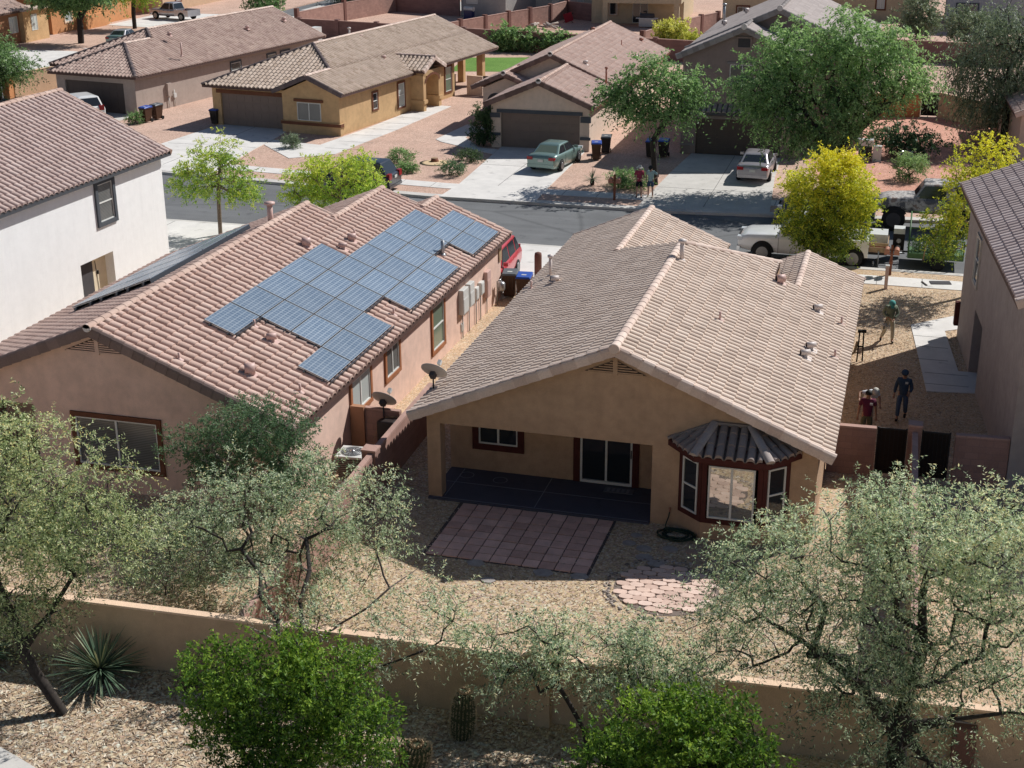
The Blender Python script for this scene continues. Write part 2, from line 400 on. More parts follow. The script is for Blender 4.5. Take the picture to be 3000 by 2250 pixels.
def _roof(mb, dk, E, d, z0, s, poly, tw, course, amp, prof, lift, flat, deck):
    L = math.hypot(*d); dx, dy = d[0] / L, d[1] / L
    ux, uy = dy, -dx
    U = [(x - E[0]) * ux + (y - E[1]) * uy for x, y in poly]
    V = [(x - E[0]) * dx + (y - E[1]) * dy for x, y in poly]
    cl = course / math.sqrt(1 + s * s)
    u0 = math.floor(min(U) / tw); u1 = math.ceil(max(U) / tw)
    k0 = math.floor(min(V) / cl + 1e-6); k1 = math.ceil(max(V) / cl - 1e-6)
    r = random.Random(int(abs(E[0] * 91 + E[1] * 37)) + len(poly))
    us = []
    if flat:
        prof = [(0.0, 0.0)]
    for i in range(u0, u1):
        for ph, h in prof: us.append((i * tw + ph * tw, h * amp, i, ph))
    us.append((u1 * tw, 0, u1, 0))
    def P(u, v, dz):
        return (E[0] + u * ux + v * dx, E[1] + u * uy + v * dy, z0 + s * v + dz)
    e = []
    n = len(poly)
    for i in range(n):
        ax, ay = poly[i]; bx, by = poly[(i + 1) % n]; l = math.hypot(bx - ax, by - ay)
        if l > 1e-6: e.append((ax, ay, (bx - ax) / l, (by - ay) / l))
    for k in range(k0, k1):
        tints = {}
        jit = {}
        for i in range(u0, u1 + 1):
            tints[i] = 0.12 + 0.88 * r.betavariate(2.4, 2.4); jit[i] = r.uniform(-0.005, 0.005)
        va, vb = k * cl - 0.03, (k + 1) * cl
        rowA = [P(u, va + (jit[i] if not flat else 0), h + lift + jit[i] * 0.8) for u, h, i, ph in us]
        rowB = [P(u, vb, h + 0.004 + jit[i] * 0.8) for u, h, i, ph in us]
        rowC = [P(u, va + 0.004, h * 0.6 - 0.012) for u, h, i, ph in us]
        base = len(mb.v); m = len(us)
        mb.v += rowA; mb.v += rowB
        b2 = len(mb.v); mb.v += rowA; mb.v += rowC
        sd = []
        for p in rowA: sd.append(min(ex * (p[1] - ay) - ey * (p[0] - ax) for ax, ay, ex, ey in e))
        for p in rowB: sd.append(min(ex * (p[1] - ay) - ey * (p[0] - ax) for ax, ay, ex, ey in e))
        for j in range(m - 1):
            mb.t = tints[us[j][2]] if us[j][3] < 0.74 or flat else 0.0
            q = (sd[j], sd[j + 1], sd[m + j + 1], sd[m + j])
            if min(q) >= -0.04:
                mb.f.append((base + j, base + j + 1, base + m + j + 1, base + m + j)); mb.sm.append(not flat); mb.mi.append(0); mb.tint.append(mb.t)
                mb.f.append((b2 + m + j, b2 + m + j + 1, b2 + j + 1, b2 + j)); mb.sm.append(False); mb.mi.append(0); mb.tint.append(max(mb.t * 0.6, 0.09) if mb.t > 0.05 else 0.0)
            else:
                c = clip_poly([rowA[j], rowA[j + 1], rowB[j + 1], rowB[j]], poly)
                if len(c) >= 3: mb.face(c, False)
                if min(sd[j], sd[j + 1]) > -0.03:
                    mb.f.append((b2 + m + j, b2 + m + j + 1, b2 + j + 1, b2 + j)); mb.sm.append(False); mb.mi.append(0); mb.tint.append(max(mb.t * 0.6, 0.09) if mb.t > 0.05 else 0.0)
    if deck:
        zf = lambda x, y: z0 + s * ((x - E[0]) * dx + (y - E[1]) * dy)
        dk.prism(poly, lambda x, y: zf(x, y) - 0.17, lambda x, y: zf(x, y) - 0.02)

def cap_line(parent, A, B, mat, r=0.125, seg=0.38, name='ridge_cap', flat=0.75, mortar=True):
    """overlapping half-round tiles from A up to B"""
    A = Vector(A); B = Vector(B); L = (B - A).length; n = max(1, round(L / seg)); d = (B - A) / L
    side = d.cross(Vector((0, 0, 1))).normalized(); up = side.cross(d).normalized()
    mb = MB(); rr = random.Random(n)
    for i in range(n):
        a = A + d * (L * i / n - 0.03); b = A + d * (L * (i + 1) / n)
        mb.t = rr.random()
        vs = []
        for p, rad, lf in ((a, r * 1.03, 0.010), (b, r * 0.985, 0.0)):
            for k in range(9):
                t = PI * k / 8
                vs.append(p + side * math.cos(t) * rad + up * (math.sin(t) * rad * flat + lf))
        fs = [(k, k + 1, 10 + k, 9 + k) for k in range(8)]
        mb.mesh(vs, fs, True)
        c = a + up * -0.02
        mb.mesh([c] + vs[:9], [(0, k + 2, k + 1) for k in range(8)], False)
    return mb.build(name, mat, parent, tint=True)

def rake_line(parent, A, B, out, mat, seg=0.36, name='rake_tiles', h=0.2, w=0.16):
    """L-shaped barge tiles from the eave A to the ridge B; out = outward horizontal direction"""
    A = Vector(A); B = Vector(B); L = (B - A).length; n = max(1, round(L / seg)); d = (B - A) / L
    o = Vector((*out, 0)).normalized(); up = o.cross(d).normalized()
    if up.z < 0: up = -up
    prof = [(0.03, -h), (0.035, -0.02), (0.02, 0.045), (-0.03, 0.085), (-0.09, 0.09), (-w, 0.03)]
    mb = MB(); rr = random.Random(n + 3)
    for i in range(n):
        a = A + d * (L * i / n - 0.03); b = A + d * (L * (i + 1) / n); mb.t = rr.random()
        vs = []
        for p, k in ((a, 1.0), (b, 0.0)):
            for x, z in prof: vs.append(p + o * (x + 0.014 * k) + up * (z + 0.022 * k))
        m = len(prof)
        mb.mesh(vs, [(j, j + 1, m + j + 1, m + j) for j in range(m - 1)], False)
        mb.mesh(vs[:m], [tuple(range(m))], False)
    return mb.build(name, mat, parent, tint=True)

# ------------------------------------------------------------------ walls and openings
def wall_run(mb, A, B, z0, z1, holes=(), gable=None, depth=0.14):
    """vertical wall from A to B (outside on the right hand of A->B) with rectangular holes (u0,u1,za,zb) and an optional gable outline above z1"""
    A = Vector((*A, 0)); B = Vector((*B, 0)); L = (B - A).length; d = (B - A) / L
    nrm = Vector((d.y, -d.x, 0))
    us = sorted({0.0, L, *[h[0] for h in holes], *[h[1] for h in holes]}); zs = sorted({z0, z1, *[h[2] for h in holes], *[h[3] for h in holes]})
    us = [u for u in us if -1e-6 <= u <= L + 1e-6]; zs = [z for z in zs if z0 - 1e-6 <= z <= z1 + 1e-6]
    P = lambda u, z, dd=0.0: A + d * u + Vector((0, 0, z)) - nrm * dd
    for i in range(len(us) - 1):
        for j in range(len(zs) - 1):
            cu, cz = (us[i] + us[i + 1]) / 2, (zs[j] + zs[j + 1]) / 2
            if any(h[0] < cu < h[1] and h[2] < cz < h[3] for h in holes): continue
            mb.face([P(us[i], zs[j]), P(us[i + 1], zs[j]), P(us[i + 1], zs[j + 1]), P(us[i], zs[j + 1])])
    for h in holes:
        u0, u1, a, b = h[:4]; dd = h[4] if len(h) > 4 else depth
        mb.face([P(u0, a), P(u0, b), P(u0, b, dd), P(u0, a, dd)])
        mb.face([P(u1, a), P(u1, a, dd), P(u1, b, dd), P(u1, b)])
        mb.face([P(u0, b), P(u1, b), P(u1, b, dd), P(u0, b, dd)])
        if a > z0 + 0.01: mb.face([P(u0, a), P(u0, a, dd), P(u1, a, dd), P(u1, a)])
    if gable:
        pts = [P(0, z1), P(L, z1)] + [P(u, z) for u, z in gable]
        mb.face(pts)

class Fr:
    """frame on a wall: origin A, direction towards B, outward normal on the right"""
    def __init__(s, A, B):
        s.A = Vector((*A, 0)); B = Vector((*B, 0)); s.d = (B - s.A).normalized(); s.n = Vector((s.d.y, -s.d.x, 0))
    def p(s, u, z, o=0.0): return s.A + s.d * u + s.n * o + Vector((0, 0, z))
    def box(s, mb, u0, u1, z0, z1, o0, o1):
        mb.obox((s.p(u0, z0, o0) + s.p(u1, z1, o1)) / 2, s.d, s.n, (0, 0, 1), abs(u1 - u0) / 2, abs(o1 - o0) / 2, abs(z1 - z0) / 2)

def window(parent, F, u0, u1, z0, z1, trim=None, tw=0.12, frame='vinyl', pane='glass', split='h', tproud=0.06, sides='lrtb', inset=0.0, label=None, halfscreen=True):
    """glazed opening u0..u1, z0..z1; trim colour around it; split 'h' sash, 'v' slider, 'n' none"""
    a = MB(); o0, o1 = -0.02 - inset, 0.035 - inset; fw = 0.045
    F.box(a, u0, u0 + fw, z0, z1, o0, o1); F.box(a, u1 - fw, u1, z0, z1, o0, o1)
    F.box(a, u0 + fw, u1 - fw, z0, z0 + fw, o0, o1); F.box(a, u0 + fw, u1 - fw, z1 - fw, z1, o0, o1)
    zm, um = (z0 + z1) / 2, (u0 + u1) / 2
    if split == 'h': F.box(a, u0 + fw, u1 - fw, zm - 0.025, zm + 0.025, o0, o1 - 0.004)
    if split == 'v': F.box(a, um - 0.03, um + 0.03, z0 + fw, z1 - fw, o0, o1 - 0.004)
    w = a.build('window', M[frame], parent)
    if label: w['label'] = label
    if trim:
        t = MB(); q = tproud
        if 't' in sides: F.box(t, u0 - tw, u1 + tw, z1, z1 + tw, 0.0, q)
        if 'b' in sides: F.box(t, u0 - tw, u1 + tw, z0 - tw, z0, 0.0, q + 0.003)
        if 'l' in sides: F.box(t, u0 - tw, u0, z0, z1, 0.0, q)
        if 'r' in sides: F.box(t, u1, u1 + tw, z0, z1, 0.0, q)
        t.build('trim', M[trim], w)
    g = MB()
    e = 0.004 - inset
    if split == 'v':
        g.face([F.p(u0 + fw, z0 + fw, e), F.p(um - 0.03, z0 + fw, e), F.p(um - 0.03, z1 - fw, e), F.p(u0 + fw, z1 - fw, e)])
        g.face([F.p(um + 0.03, z0 + fw, e), F.p(u1 - fw, z0 + fw, e), F.p(u1 - fw, z1 - fw, e), F.p(um + 0.03, z1 - fw, e)])
    else:
        g.face([F.p(u0 + fw, z0 + fw, e), F.p(u1 - fw, z0 + fw, e), F.p(u1 - fw, z1 - fw, e), F.p(u0 + fw, z1 - fw, e)])
    g.build('pane', M[pane], w)
    return w

def garage_door(parent, F, u0, u1, h, mat='garage', inset=0.15):
    mb = MB(); rows = 4; cols = 8
    F.box(mb, u0, u1, 0.0, h, -inset - 0.05, -inset)
    rh = (h - 0.04) / rows; cw = (u1 - u0) / cols
    for r in range(rows):
        F.box(mb, u0 + 0.004, u1 - 0.004, 0.02 + r * rh, 0.02 + (r + 1) * rh - 0.018, -inset, -inset + 0.014)
        for c in range(cols):
            F.box(mb, u0 + c * cw + 0.06, u0 + (c + 1) * cw - 0.06, 0.02 + r * rh + 0.08, 0.02 + (r + 1) * rh - 0.1, -inset + 0.014, -inset + 0.026)
    return mb.build('garage_door', M[mat], parent)

def elbow_vent(name, label, p, mat='vent', r=0.09, group='roof vents', face=(-1, -0.5)):
    """short hooded vent: flashing plate, stem and a horizontal hood open at its mouth"""
    t = thing(name, label, 'roof vent', p, 0, group)
    f = Vector((*face, 0)).normalized()
    a = MB(); a.obox((0, 0, 0.05), (1, 0, -0.4), (0, 1, 0), (0.4, 0, 1), 0.2, 0.17, 0.012); a.build('flashing', M[mat], t)
    b = MB(); b.tube([(0, 0, 0.0), (0, 0, 0.16)], r * 0.8, 10)
    b.tube([Vector((0, 0, 0.2)) - f * 0.14, Vector((0, 0, 0.2)) + f * 0.15], r, 12); h = b.build('hood', M[mat], t)
    c = MB(); c.tube([Vector((0, 0, 0.2)) + f * 0.151, Vector((0, 0, 0.2)) + f * 0.154], r * 0.82, 12); c.build('mouth', M['ventdark'], h)
    return t
def pipe_vent(name, label, p, mat='vent', h=0.3, r=0.035, group='plumbing vent pipes', cap=False):
    t = thing(name, label, 'vent pipe', p, 0, group)
    a = MB(); a.lathe([(0.13, 0.0), (0.12, 0.03), (r * 1.5, 0.07), (r * 1.2, 0.1)], n=12); a.build('flashing', M[mat], t)
    b = MB(); b.tube([(0, 0, 0.0), (0, 0, h)], r, 10); b.build('pipe', M[mat], t)
    if cap:
        c = MB(); c.lathe([(r * 1.1, h), (r * 1.9, h + 0.02), (r * 1.9, h + 0.09), (r * 0.4, h + 0.13), (0.0, h + 0.135)], n=12); c.build('cap', M[mat], t)
    return t
# ------------------------------------------------------------------ camera, sky, sun
cam_d = bpy.data.cameras.new('camera'); cam = bpy.data.objects.new('camera', cam_d); COL.objects.link(cam)
yaw, pitch, roll = 0.277417744, 0.364432725, -0.00554432
fwd = Vector((-math.sin(yaw) * math.cos(pitch), math.cos(yaw) * math.cos(pitch), -math.sin(pitch)))
rt = Vector((math.cos(yaw), math.sin(yaw), 0)); up = rt.cross(fwd)
r2 = rt * math.cos(roll) + up * math.sin(roll); u2 = up * math.cos(roll) - rt * math.sin(roll)
mw = Matrix((r2, u2, -fwd)).transposed().to_4x4(); mw.translation = (12.1868, -34.1117, 17.1981)
cam.matrix_world = mw
cam_d.sensor_width = 36.0; cam_d.lens = 36.0 * 4118.66 / 3000.0; cam_d.clip_end = 4000; cam_d.clip_start = 0.5
S.camera = cam
SUN = Vector((0.657, 0.81, 1.0)).normalized()
w = bpy.data.worlds.new('World'); S.world = w; w.use_nodes = True
sky = w.node_tree.nodes.new('ShaderNodeTexSky'); sky.sky_type = 'NISHITA'; sky.sun_disc = False
sky.sun_elevation = math.asin(SUN.z); sky.sun_rotation = math.atan2(SUN.x, SUN.y)
sky.altitude = 800; sky.dust_density = 0.8
bg = w.node_tree.nodes['Background']; bg.inputs['Strength'].default_value = 0.063
w.node_tree.links.new(sky.outputs[0], bg.inputs['Color'])
sd = bpy.data.lights.new('sun', 'SUN'); sd.energy = 5.0; sd.angle = math.radians(0.5); sd.color = (1.0, 0.98, 0.95)
so = bpy.data.objects.new('sun', sd); COL.objects.link(so); so.rotation_euler = SUN.to_track_quat('Z', 'Y').to_euler()
S.view_settings.view_transform = 'Standard'; S.view_settings.look = 'None'; S.view_settings.exposure = 0.0

# ------------------------------------------------------------------ ground, street, kerbs, walks
def sheet(name, poly, z, mat, thick=None):
    mb = MB()
    if thick: mb.prism(poly, z - thick, z)
    else:
        mb.face([(x, y, z) for x, y in ccw(list(poly))])
    o = mb.build(name, mat); o['kind'] = 'structure'; return o
sheet('ground', [(-900, -300), (900, -300), (900, 1500), (-900, 1500)], -0.16, M['gpink'])
# far kerb line bends gently
def yk(x):
    if x < -12: return 34.9 + (-12 - x) * 0.11
    if x > 1: return 34.9 + (x - 1) * 0.10
    return 34.9
XF = [-52, -40, -30, -20, -12, 1, 8, 16, 30, 60]
sheet('street', [(-52, 26.7), (60, 26.7), (60, 41), (-52, 41)], -0.13, M['asph'])
sheet('terrain', [(-52, -60), (-52, 26.62), (60, 26.62), (60, -60)], -0.002, M['gtan'], 0.15).name = 'ground'
sheet('ground', [(x, yk(x) + 0.62) for x in XF] + [(60, 140), (-52, 140)], 0.0, M['gpink'], 0.15)
sheet('ground', [(-160, -60), (-58.2, -60), (-58.2, 190), (-160, 190)], 0.0, M['gpink'], 0.15)
sheet('street', [(-58.2, -60), (-52, -60), (-52, 190), (-58.2, 190)], -0.128, M['asph'])
def strip(name, xs, f0, f1, z, mat, thick):
    return sheet(name, [(x, f0(x)) for x in xs] + [(x, f1(x)) for x in reversed(xs)], z, mat, thick)
strip('kerb', XF, lambda x: yk(x), lambda x: yk(x) + 0.6, 0.012, M['conc2'], 0.16)
strip('kerb', [-52, 60], lambda x: 26.64, lambda x: 27.0, 0.012, M['conc2'], 0.16)
strip('sidewalk', XF, lambda x: yk(x) + 1.95, lambda x: yk(x) + 3.15, 0.022, M['conc'], 0.04)
strip('sidewalk', [-52, -17.2], lambda x: 24.5, lambda x: 25.8, 0.022, M['conc'], 0.04)
strip('sidewalk', [-17.2, 60], lambda x: 24.45, lambda x: 25.75, 0.022, M['conc'], 0.04)
# joints in the walks
jm = MB()
for i in range(60):
    x = -51.5 + i * 1.85
    jm.box(x, x + 0.025, 24.46, 25.74, 0.022, 0.027)
    jm.prism([(x, yk(x) + 1.96), (x + 0.025, yk(x) + 1.96), (x + 0.025, yk(x) + 3.14), (x, yk(x) + 3.14)], 0.022, 0.027)
jo = jm.build('sidewalk_joint', M['joint']); jo['kind'] = 'structure'
# driveways
sheet('driveway', [(-11.9, 48.45), (-6.6, 48.45), (-6.35, 38.06), (-6.2, yk(-6) + 0.02), (-11.4, yk(-11) + 0.02), (-11.3, 38.06)], 0.03, M['conc'], 0.06)
sheet('driveway', [(-0.3, 49.3), (5.0, 49.3), (5.2, 44), (5.8, 35.5), (-0.9, 35.05), (-0.6, 44)], 0.03, M['conc2'], 0.06)
sheet('driveway', [(-32.2, 51.3), (-26.9, 50.3), (-26.6, 47.6), (-26.4, 44.2), (-25.6, 36.6), (-32.2, 37.4), (-32.8, 44)], 0.03, M['conc'], 0.06)
sheet('driveway', [(-47.0, 55.5), (-39.6, 52.6), (-39.0, 38.4), (-46.0, 39)], 0.03, M['conc2'], 0.06)
sheet('driveway', [(-25.5, 18), (-19.2, 18), (-18.6, 24.6), (-18.6, 26.66), (-26, 26.66), (-25.9, 24.6)], 0.03, M['conc'], 0.06)
sheet('driveway', [(-9.8, 18.4), (-3.2, 18.4), (-0.9, 24.6), (-0.7, 26.66), (-9.8, 26.66)], 0.03, M['conc'], 0.06)
sheet('driveway', [(0.3, 19.6), (5.6, 19.6), (5.6, 26.66), (0.3, 26.66)], 0.034, M['conc'], 0.06)
sheet('driveway', [(-69.9, 66), (-69.9, 80.2), (-62.5, 81), (-58.1, 80), (-58.1, 66)], 0.03, M['conc'], 0.06)
sheet('driveway', [(-70, 100), (-58.1, 98), (-58.1, 112), (-70, 112)], 0.03, M['conc'], 0.06)
jm = MB()
for (x0, y0, x1, y1) in ((-9.1, 38.1, -9.1, 48.4), (-11.7, 43.2, -6.5, 43.2), (2.4, 36, 2.3, 49.2), (-0.6, 44, 5.2, 44), (-0.7, 40, 5.4, 40), (-32.5, 44.4, -26.5, 44.4), (-29.6, 38.5, -29.5, 51),
                         (-6.4, 18.5, -6.4, 26.6), (-9.7, 22.4, -2.0, 22.4), (-22.4, 18.2, -22.4, 26.6)):
    d = Vector((x1 - x0, y1 - y0, 0)); n = Vector((-d.y, d.x, 0)).normalized() * 0.015
    a, b = Vector((x0, y0, 0)), Vector((x1, y1, 0))
    jm.prism([tuple((a - n)[:2]), tuple((b - n)[:2]), tuple((b + n)[:2]), tuple((a + n)[:2])], 0.03, 0.0355)
jo = jm.build('driveway_joint', M['joint']); jo['kind'] = 'structure'
# garden walks
sheet('path', [(-23.2, 42.0), (-21.0, 43.8), (-20.1, 52.0), (-19.4, 61.4), (-21.3, 61.8), (-22.2, 52), (-23.0, 46.2), (-26.5, 47.0), (-26.4, 45.4)], 0.026, M['conc'], 0.05)
sheet('path', [(-16.6, 49.7), (-16.0, 49.0), (-11.8, 46.2), (-11.9, 47.6), (-13.2, 47.9), (-15.0, 50.8), (-14.4, 54.5), (-16.2, 55)], 0.026, M['conc'], 0.05)
sheet('path', [(12.9, 19.3), (14.15, 18.85), (14.58, 14.44), (15.2, 14.46), (15.25, 12.4), (13.53, 12.15)], 0.026, M['conc'], 0.05)
sheet('path', [(12.9, 19.3), (14.15, 18.85), (16, 20.2), (16, 22.3)], 0.027, M['conc'], 0.05)
sheet('path', [(-62.5, 83.0), (-58.2, 81), (-58.2, 97), (-59.6, 97), (-59.6, 83.4)], 0.026, M['conc'], 0.05)
jm = MB()
for y in (12.9, 14.0, 15.4, 16.8, 18.0): jm.box(13.0 if y > 14.4 else 13.45, 14.9 if y < 14.5 else 14.25, y, y + 0.025, 0.026, 0.031)
for y in (45.4, 47.6, 49.8, 52, 54.2, 56.4, 58.6): jm.box(-22.3, -20.0, y, y + 0.03, 0.026, 0.031)
jo = jm.build('path_joint', M['joint']); jo['kind'] = 'structure'
# yards
sheet('yard', [(-1.55, -9.6), (13.2, -9.2), (13.2, 4.6), (10.69, 4.6), (10.69, 2), (-1.55, 2)], 0.003, M['gyard'])
sheet('yard', [(-1.55, 2), (0, 2), (0, 26.5), (-3.3, 26.5), (-3.3, 2.5)], 0.004, M['gtan'])
sheet('yard', [(-52, -15.0), (-4.6, -13.7), (20, -21), (20, -9.8), (-52, -11.2)], 0.003, M['gfore'])
sheet('yard', [(8.2, 40.2), (30, 42), (30, 62), (6, 66), (6.5, 49.5)], 0.004, M['gred'])
sheet('footpath', [(-52, -15.0), (-52, -30), (20, -30), (20, -21), (-1.0, -15.0), (-4.6, -13.62)], 0.03, M['conc2'], 0.05)
sheet('lawn', [(-24.8, 77.5), (-19.4, 78.5), (-20.4, 87), (-26, 85.5)], 0.012, M['grass'])
sheet('street', [(-56, 118), (-28, 124), (-28, 134), (-56, 128)], 0.01, M['conc2'])
sheet('sidewalk', [(-60, 104), (-49.5, 113), (-49.5, 115.5), (-62, 106)], 0.02, M['conc'])
# patio slab, pavers, flagstone circle
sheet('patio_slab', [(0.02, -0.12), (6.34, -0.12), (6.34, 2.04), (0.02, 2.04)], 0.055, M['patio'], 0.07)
ln = MB()
for (x0, y0, x1, y1) in ((0.12, -0.04, 6.3, -0.04), (0.45, 0.1, 0.45, 2.0), (3.1, 0.0, 3.1, 2.0), (0.2, 1.05, 6.3, 1.05)):
    if x0 == x1: ln.box(x0 - 0.012, x0 + 0.012, y0, y1, 0.055, 0.0585)
    else: ln.box(x0, x1, y0 - 0.012, y0 + 0.012, 0.055, 0.059)
for cx, cy in ((0.64, 1.58), (1.68, 1.48)):
    for k in range(24):
        a, b = 2 * PI * k / 24, 2 * PI * (k + 1) / 24
        ln.face([(cx + math.cos(a) * 0.19, cy + math.sin(a) * 0.19, 0.060), (cx + math.cos(a) * 0.215, cy + math.sin(a) * 0.215, 0.060), (cx + math.cos(b) * 0.215, cy + math.sin(b) * 0.215, 0.060), (cx + math.cos(b) * 0.19, cy + math.sin(b) * 0.19, 0.060)])
lo = ln.build('patio_score_line', M['line']); lo['kind'] = 'structure'
sheet('paver_bed', [(0.98, -0.14), (5.46, -0.14), (5.42, -3.36), (0.96, -3.36)], 0.009, plain('paver joint sand', (0.10, 0.08, 0.075), 0.95))
pv = MB(); r0 = random.Random(3)
for i in range(10):
    for j in range(8):
        x = 1.08 + i * 0.432; y = -0.18 - (j + 1) * 0.392
        off = -0.006 * j
        pv.t = r0.random()
        z = 0.03 + r0.uniform(-0.006, 0.006)
        pv.box(x + off + 0.016, x + off + 0.416, y + 0.016, y + 0.376, 0.0, z)
M['pavert'] = tile_mat('rose paver slab', (0.66, 0.41, 0.33), (0.76, 0.48, 0.39), (0.86, 0.57, 0.47), 0.2)
o = pv.build('paver_patio', M['pavert'], tint=True); o['kind'] = 'structure'
sheet('flagstone_bed', [(7.42 + math.cos(2 * PI * k / 32) * 1.3, -3.52 + math.sin(2 * PI * k / 32) * 1.3) for k in range(32)], 0.012, plain('joint sand', (0.20, 0.155, 0.13), 0.95))
fl = MB(); r0 = random.Random(5)
cx, cy, R = 7.42, -3.52, 1.28
fl.t = 0.5
dx_, dy_ = 0.36, 0.235
for ri in range(-6, 7):
    for ci in range(-5, 6):
        x = cx + (ci + (0.5 if ri % 2 else 0)) * dx_ + r0.uniform(-0.02, 0.02); y = cy + ri * dy_ * 0.92 + r0.uniform(-0.012, 0.012)
        if math.hypot(x - cx, y - cy) > R * 0.93: continue
        pts = []
        for a in range(10):
            t = 2 * PI * a / 10 + 0.2; e = r0.uniform(0.93, 1.05); c, s2 = math.cos(t), math.sin(t)
            k2 = 1 / (abs(c) ** 3.2 + abs(s2) ** 3.2) ** (1 / 3.2)
            pts.append((x + c * dx_ * 0.5 * k2 * e, y + s2 * dy_ * 0.475 * k2 * e))
        fl.t = r0.random(); fl.prism(pts, 0.0, 0.04 + r0.uniform(-0.006, 0.006))
M['flagt'] = tile_mat('flagstone', (0.62, 0.44, 0.36), (0.74, 0.54, 0.44), (0.84, 0.64, 0.54), 0.15)
o = fl.build('flagstone_circle', M['flagt'], tint=True); o['kind'] = 'structure'
rk = MB(); r0 = random.Random(8)
def pebble(mb, x, y, z, r, rr, sq=0.7):
    vs = []; n1, n2 = 6, 3
    vs.append((x, y, z + r * sq))
    for j in range(1, n2 + 1):
        ph = PI / 2 * j / n2
        for k in range(n1):
            t = 2 * PI * k / n1 + j * 0.4; q = r * rr.uniform(0.75, 1.2)
            vs.append((x + math.cos(t) * math.sin(ph) * q, y + math.sin(t) * math.sin(ph) * q * 0.85, z + math.cos(ph) * r * sq))
    fs = [(0, 1 + k, 1 + (k + 1) % n1) for k in range(n1)]
    for j in range(n2 - 1):
        a, b = 1 + j * n1, 1 + (j + 1) * n1
        fs += [(a + k, b + k, b + (k + 1) % n1, a + (k + 1) % n1) for k in range(n1)]
    mb.t = rr.random(); mb.mesh(vs, fs, False)
for k in range(150):
    t = r0.uniform(0, 2 * PI); q = R * r0.uniform(1.1, 1.24)
    pebble(rk, cx + math.cos(t) * q, cy + math.sin(t) * q * 1.0, 0.0, r0.uniform(0.03, 0.07), r0)
M['rockt'] = tile_mat('border rock', (0.16, 0.135, 0.12), (0.36, 0.30, 0.26), (0.55, 0.48, 0.42), 0.25)
o = rk.build('rock_border', M['rockt'], tint=True); tag(o, 'ring of loose river rocks around the round flagstone circle', 'rocks', kind='stuff')
for i, (x, y, r, l) in enumerate(((2.46, -3.47, 0.2, 'pale hexagonal stepping stone just off the front edge of the rose paver patio, left one'),
                        (4.27, -3.52, 0.22, 'large pale diamond stepping stone below the paver patio, lying in shade'),
                        (5.2, -3.47, 0.2, 'pale stepping stone cut by the shadow line near the lower right paver corner'),
                        (3.03, -4.25, 0.16, 'sunlit half buried stepping stone in the yard gravel'),
                        (6.05, -1.34, 0.15, 'small round stepping stone nearest the patio post pier, upper left of its cluster'),
                        (6.48, -1.54, 0.17, 'round stepping stone in the middle of the shaded cluster'),
                        (7.15, -1.4, 0.17, 'stepping stone beside the coiled green hose'),
                        (6.59, -2.04, 0.19, 'wide stepping stone between cluster and flagstone circle'),
                        (6.94, -2.28, 0.19, 'stepping stone touching the rock border of the circle'),
                        (6.15, -0.85, 0.13, 'smallest stepping stone right next to the patio slab edge'),
                        (7.77, -1.41, 0.16, 'rose coloured stepping stone below the bay window'))):
    mb = MB(); n = 6 if i < 4 else 9
    mb.prism([(x + math.cos(2 * PI * k / n) * r * 1.25, y + math.sin(2 * PI * k / n) * r) for k in range(n)], 0.0, 0.03)
    tag(mb.build('stepping_stone', M['stone'] if i < 10 else M['flag']), l, 'stepping stone', 'stepping stones in the back yard')
# ------------------------------------------------------------------ scattered pebbles and litter in the nearest ground
def scatter(name, label, polybox, n, rmin, rmax, mat, seed):
    rr = random.Random(seed); mb = MB()
    for k in range(n):
        x = rr.uniform(polybox[0], polybox[1]); y = rr.uniform(polybox[2], polybox[3])
        r = rr.uniform(rmin, rmax); t = rr.uniform(0, 2 * PI); z = 0.006
        mb.t = rr.random()
        if rr.random() < 0.45:
            dx, dy = math.cos(t) * r * 2.4, math.sin(t) * r * 2.4; px, py = -dy * 0.25, dx * 0.25
            zz = z + rr.uniform(0.0, r)
            mb.face([(x - dx - px, y - dy - py, z), (x + dx - px, y + dy - py, zz), (x + dx + px, y + dy + py, zz + 0.01), (x - dx + px, y - dy + py, z + 0.01)])
        else:
            p = [(x + math.cos(t + a) * r * rr.uniform(0.7, 1.2), y + math.sin(t + a) * r * rr.uniform(0.7, 1.2), z) for a in (0, 1.57, 3.14, 4.71)]
            top = (x + rr.uniform(-.3, .3) * r, y + rr.uniform(-.3, .3) * r, z + r * 0.8)
            for k2 in range(4): mb.face([p[k2], p[(k2 + 1) % 4], top])
    return tag(mb.build(name, mat, tint=True), label, 'gravel', kind='stuff')
M['litter'] = tile_mat('gravel chips and dry pods', (0.20, 0.13, 0.085), (0.50, 0.385, 0.275), (0.78, 0.68, 0.54), 0.1)
M['litter2'] = tile_mat('yard gravel chips', (0.26, 0.18, 0.12), (0.52, 0.41, 0.30), (0.74, 0.64, 0.51), 0.1)
scatter('gravel', 'loose gravel and dry seed pods on the strip in front of the stucco wall', (-9, 14, -14.8, -10.0), 34000, 0.009, 0.028, M['litter'], 11)
scatter('gravel', 'loose stone chips over the sunlit back yard', (-1.4, 13, -9.6, -0.4), 30000, 0.007, 0.018, M['litter2'], 12)
scatter('gravel', 'loose stone chips in the neighbouring back yard', (-14, -1.7, -9.8, -2.4), 20000, 0.007, 0.018, M['litter2'], 13)
scatter('gravel', 'loose stone chips between the two houses on the right', (10.8, 14.6, 5, 24), 12000, 0.008, 0.018, M['litter2'], 14)
M['golden_mix'] = leafmat('green to gold leaf', [(0.10, 0.16, 0.03), (0.26, 0.36, 0.05), (0.66, 0.68, 0.07), (0.9, 0.86, 0.08), (0.92, 0.80, 0.07)], 0.35)
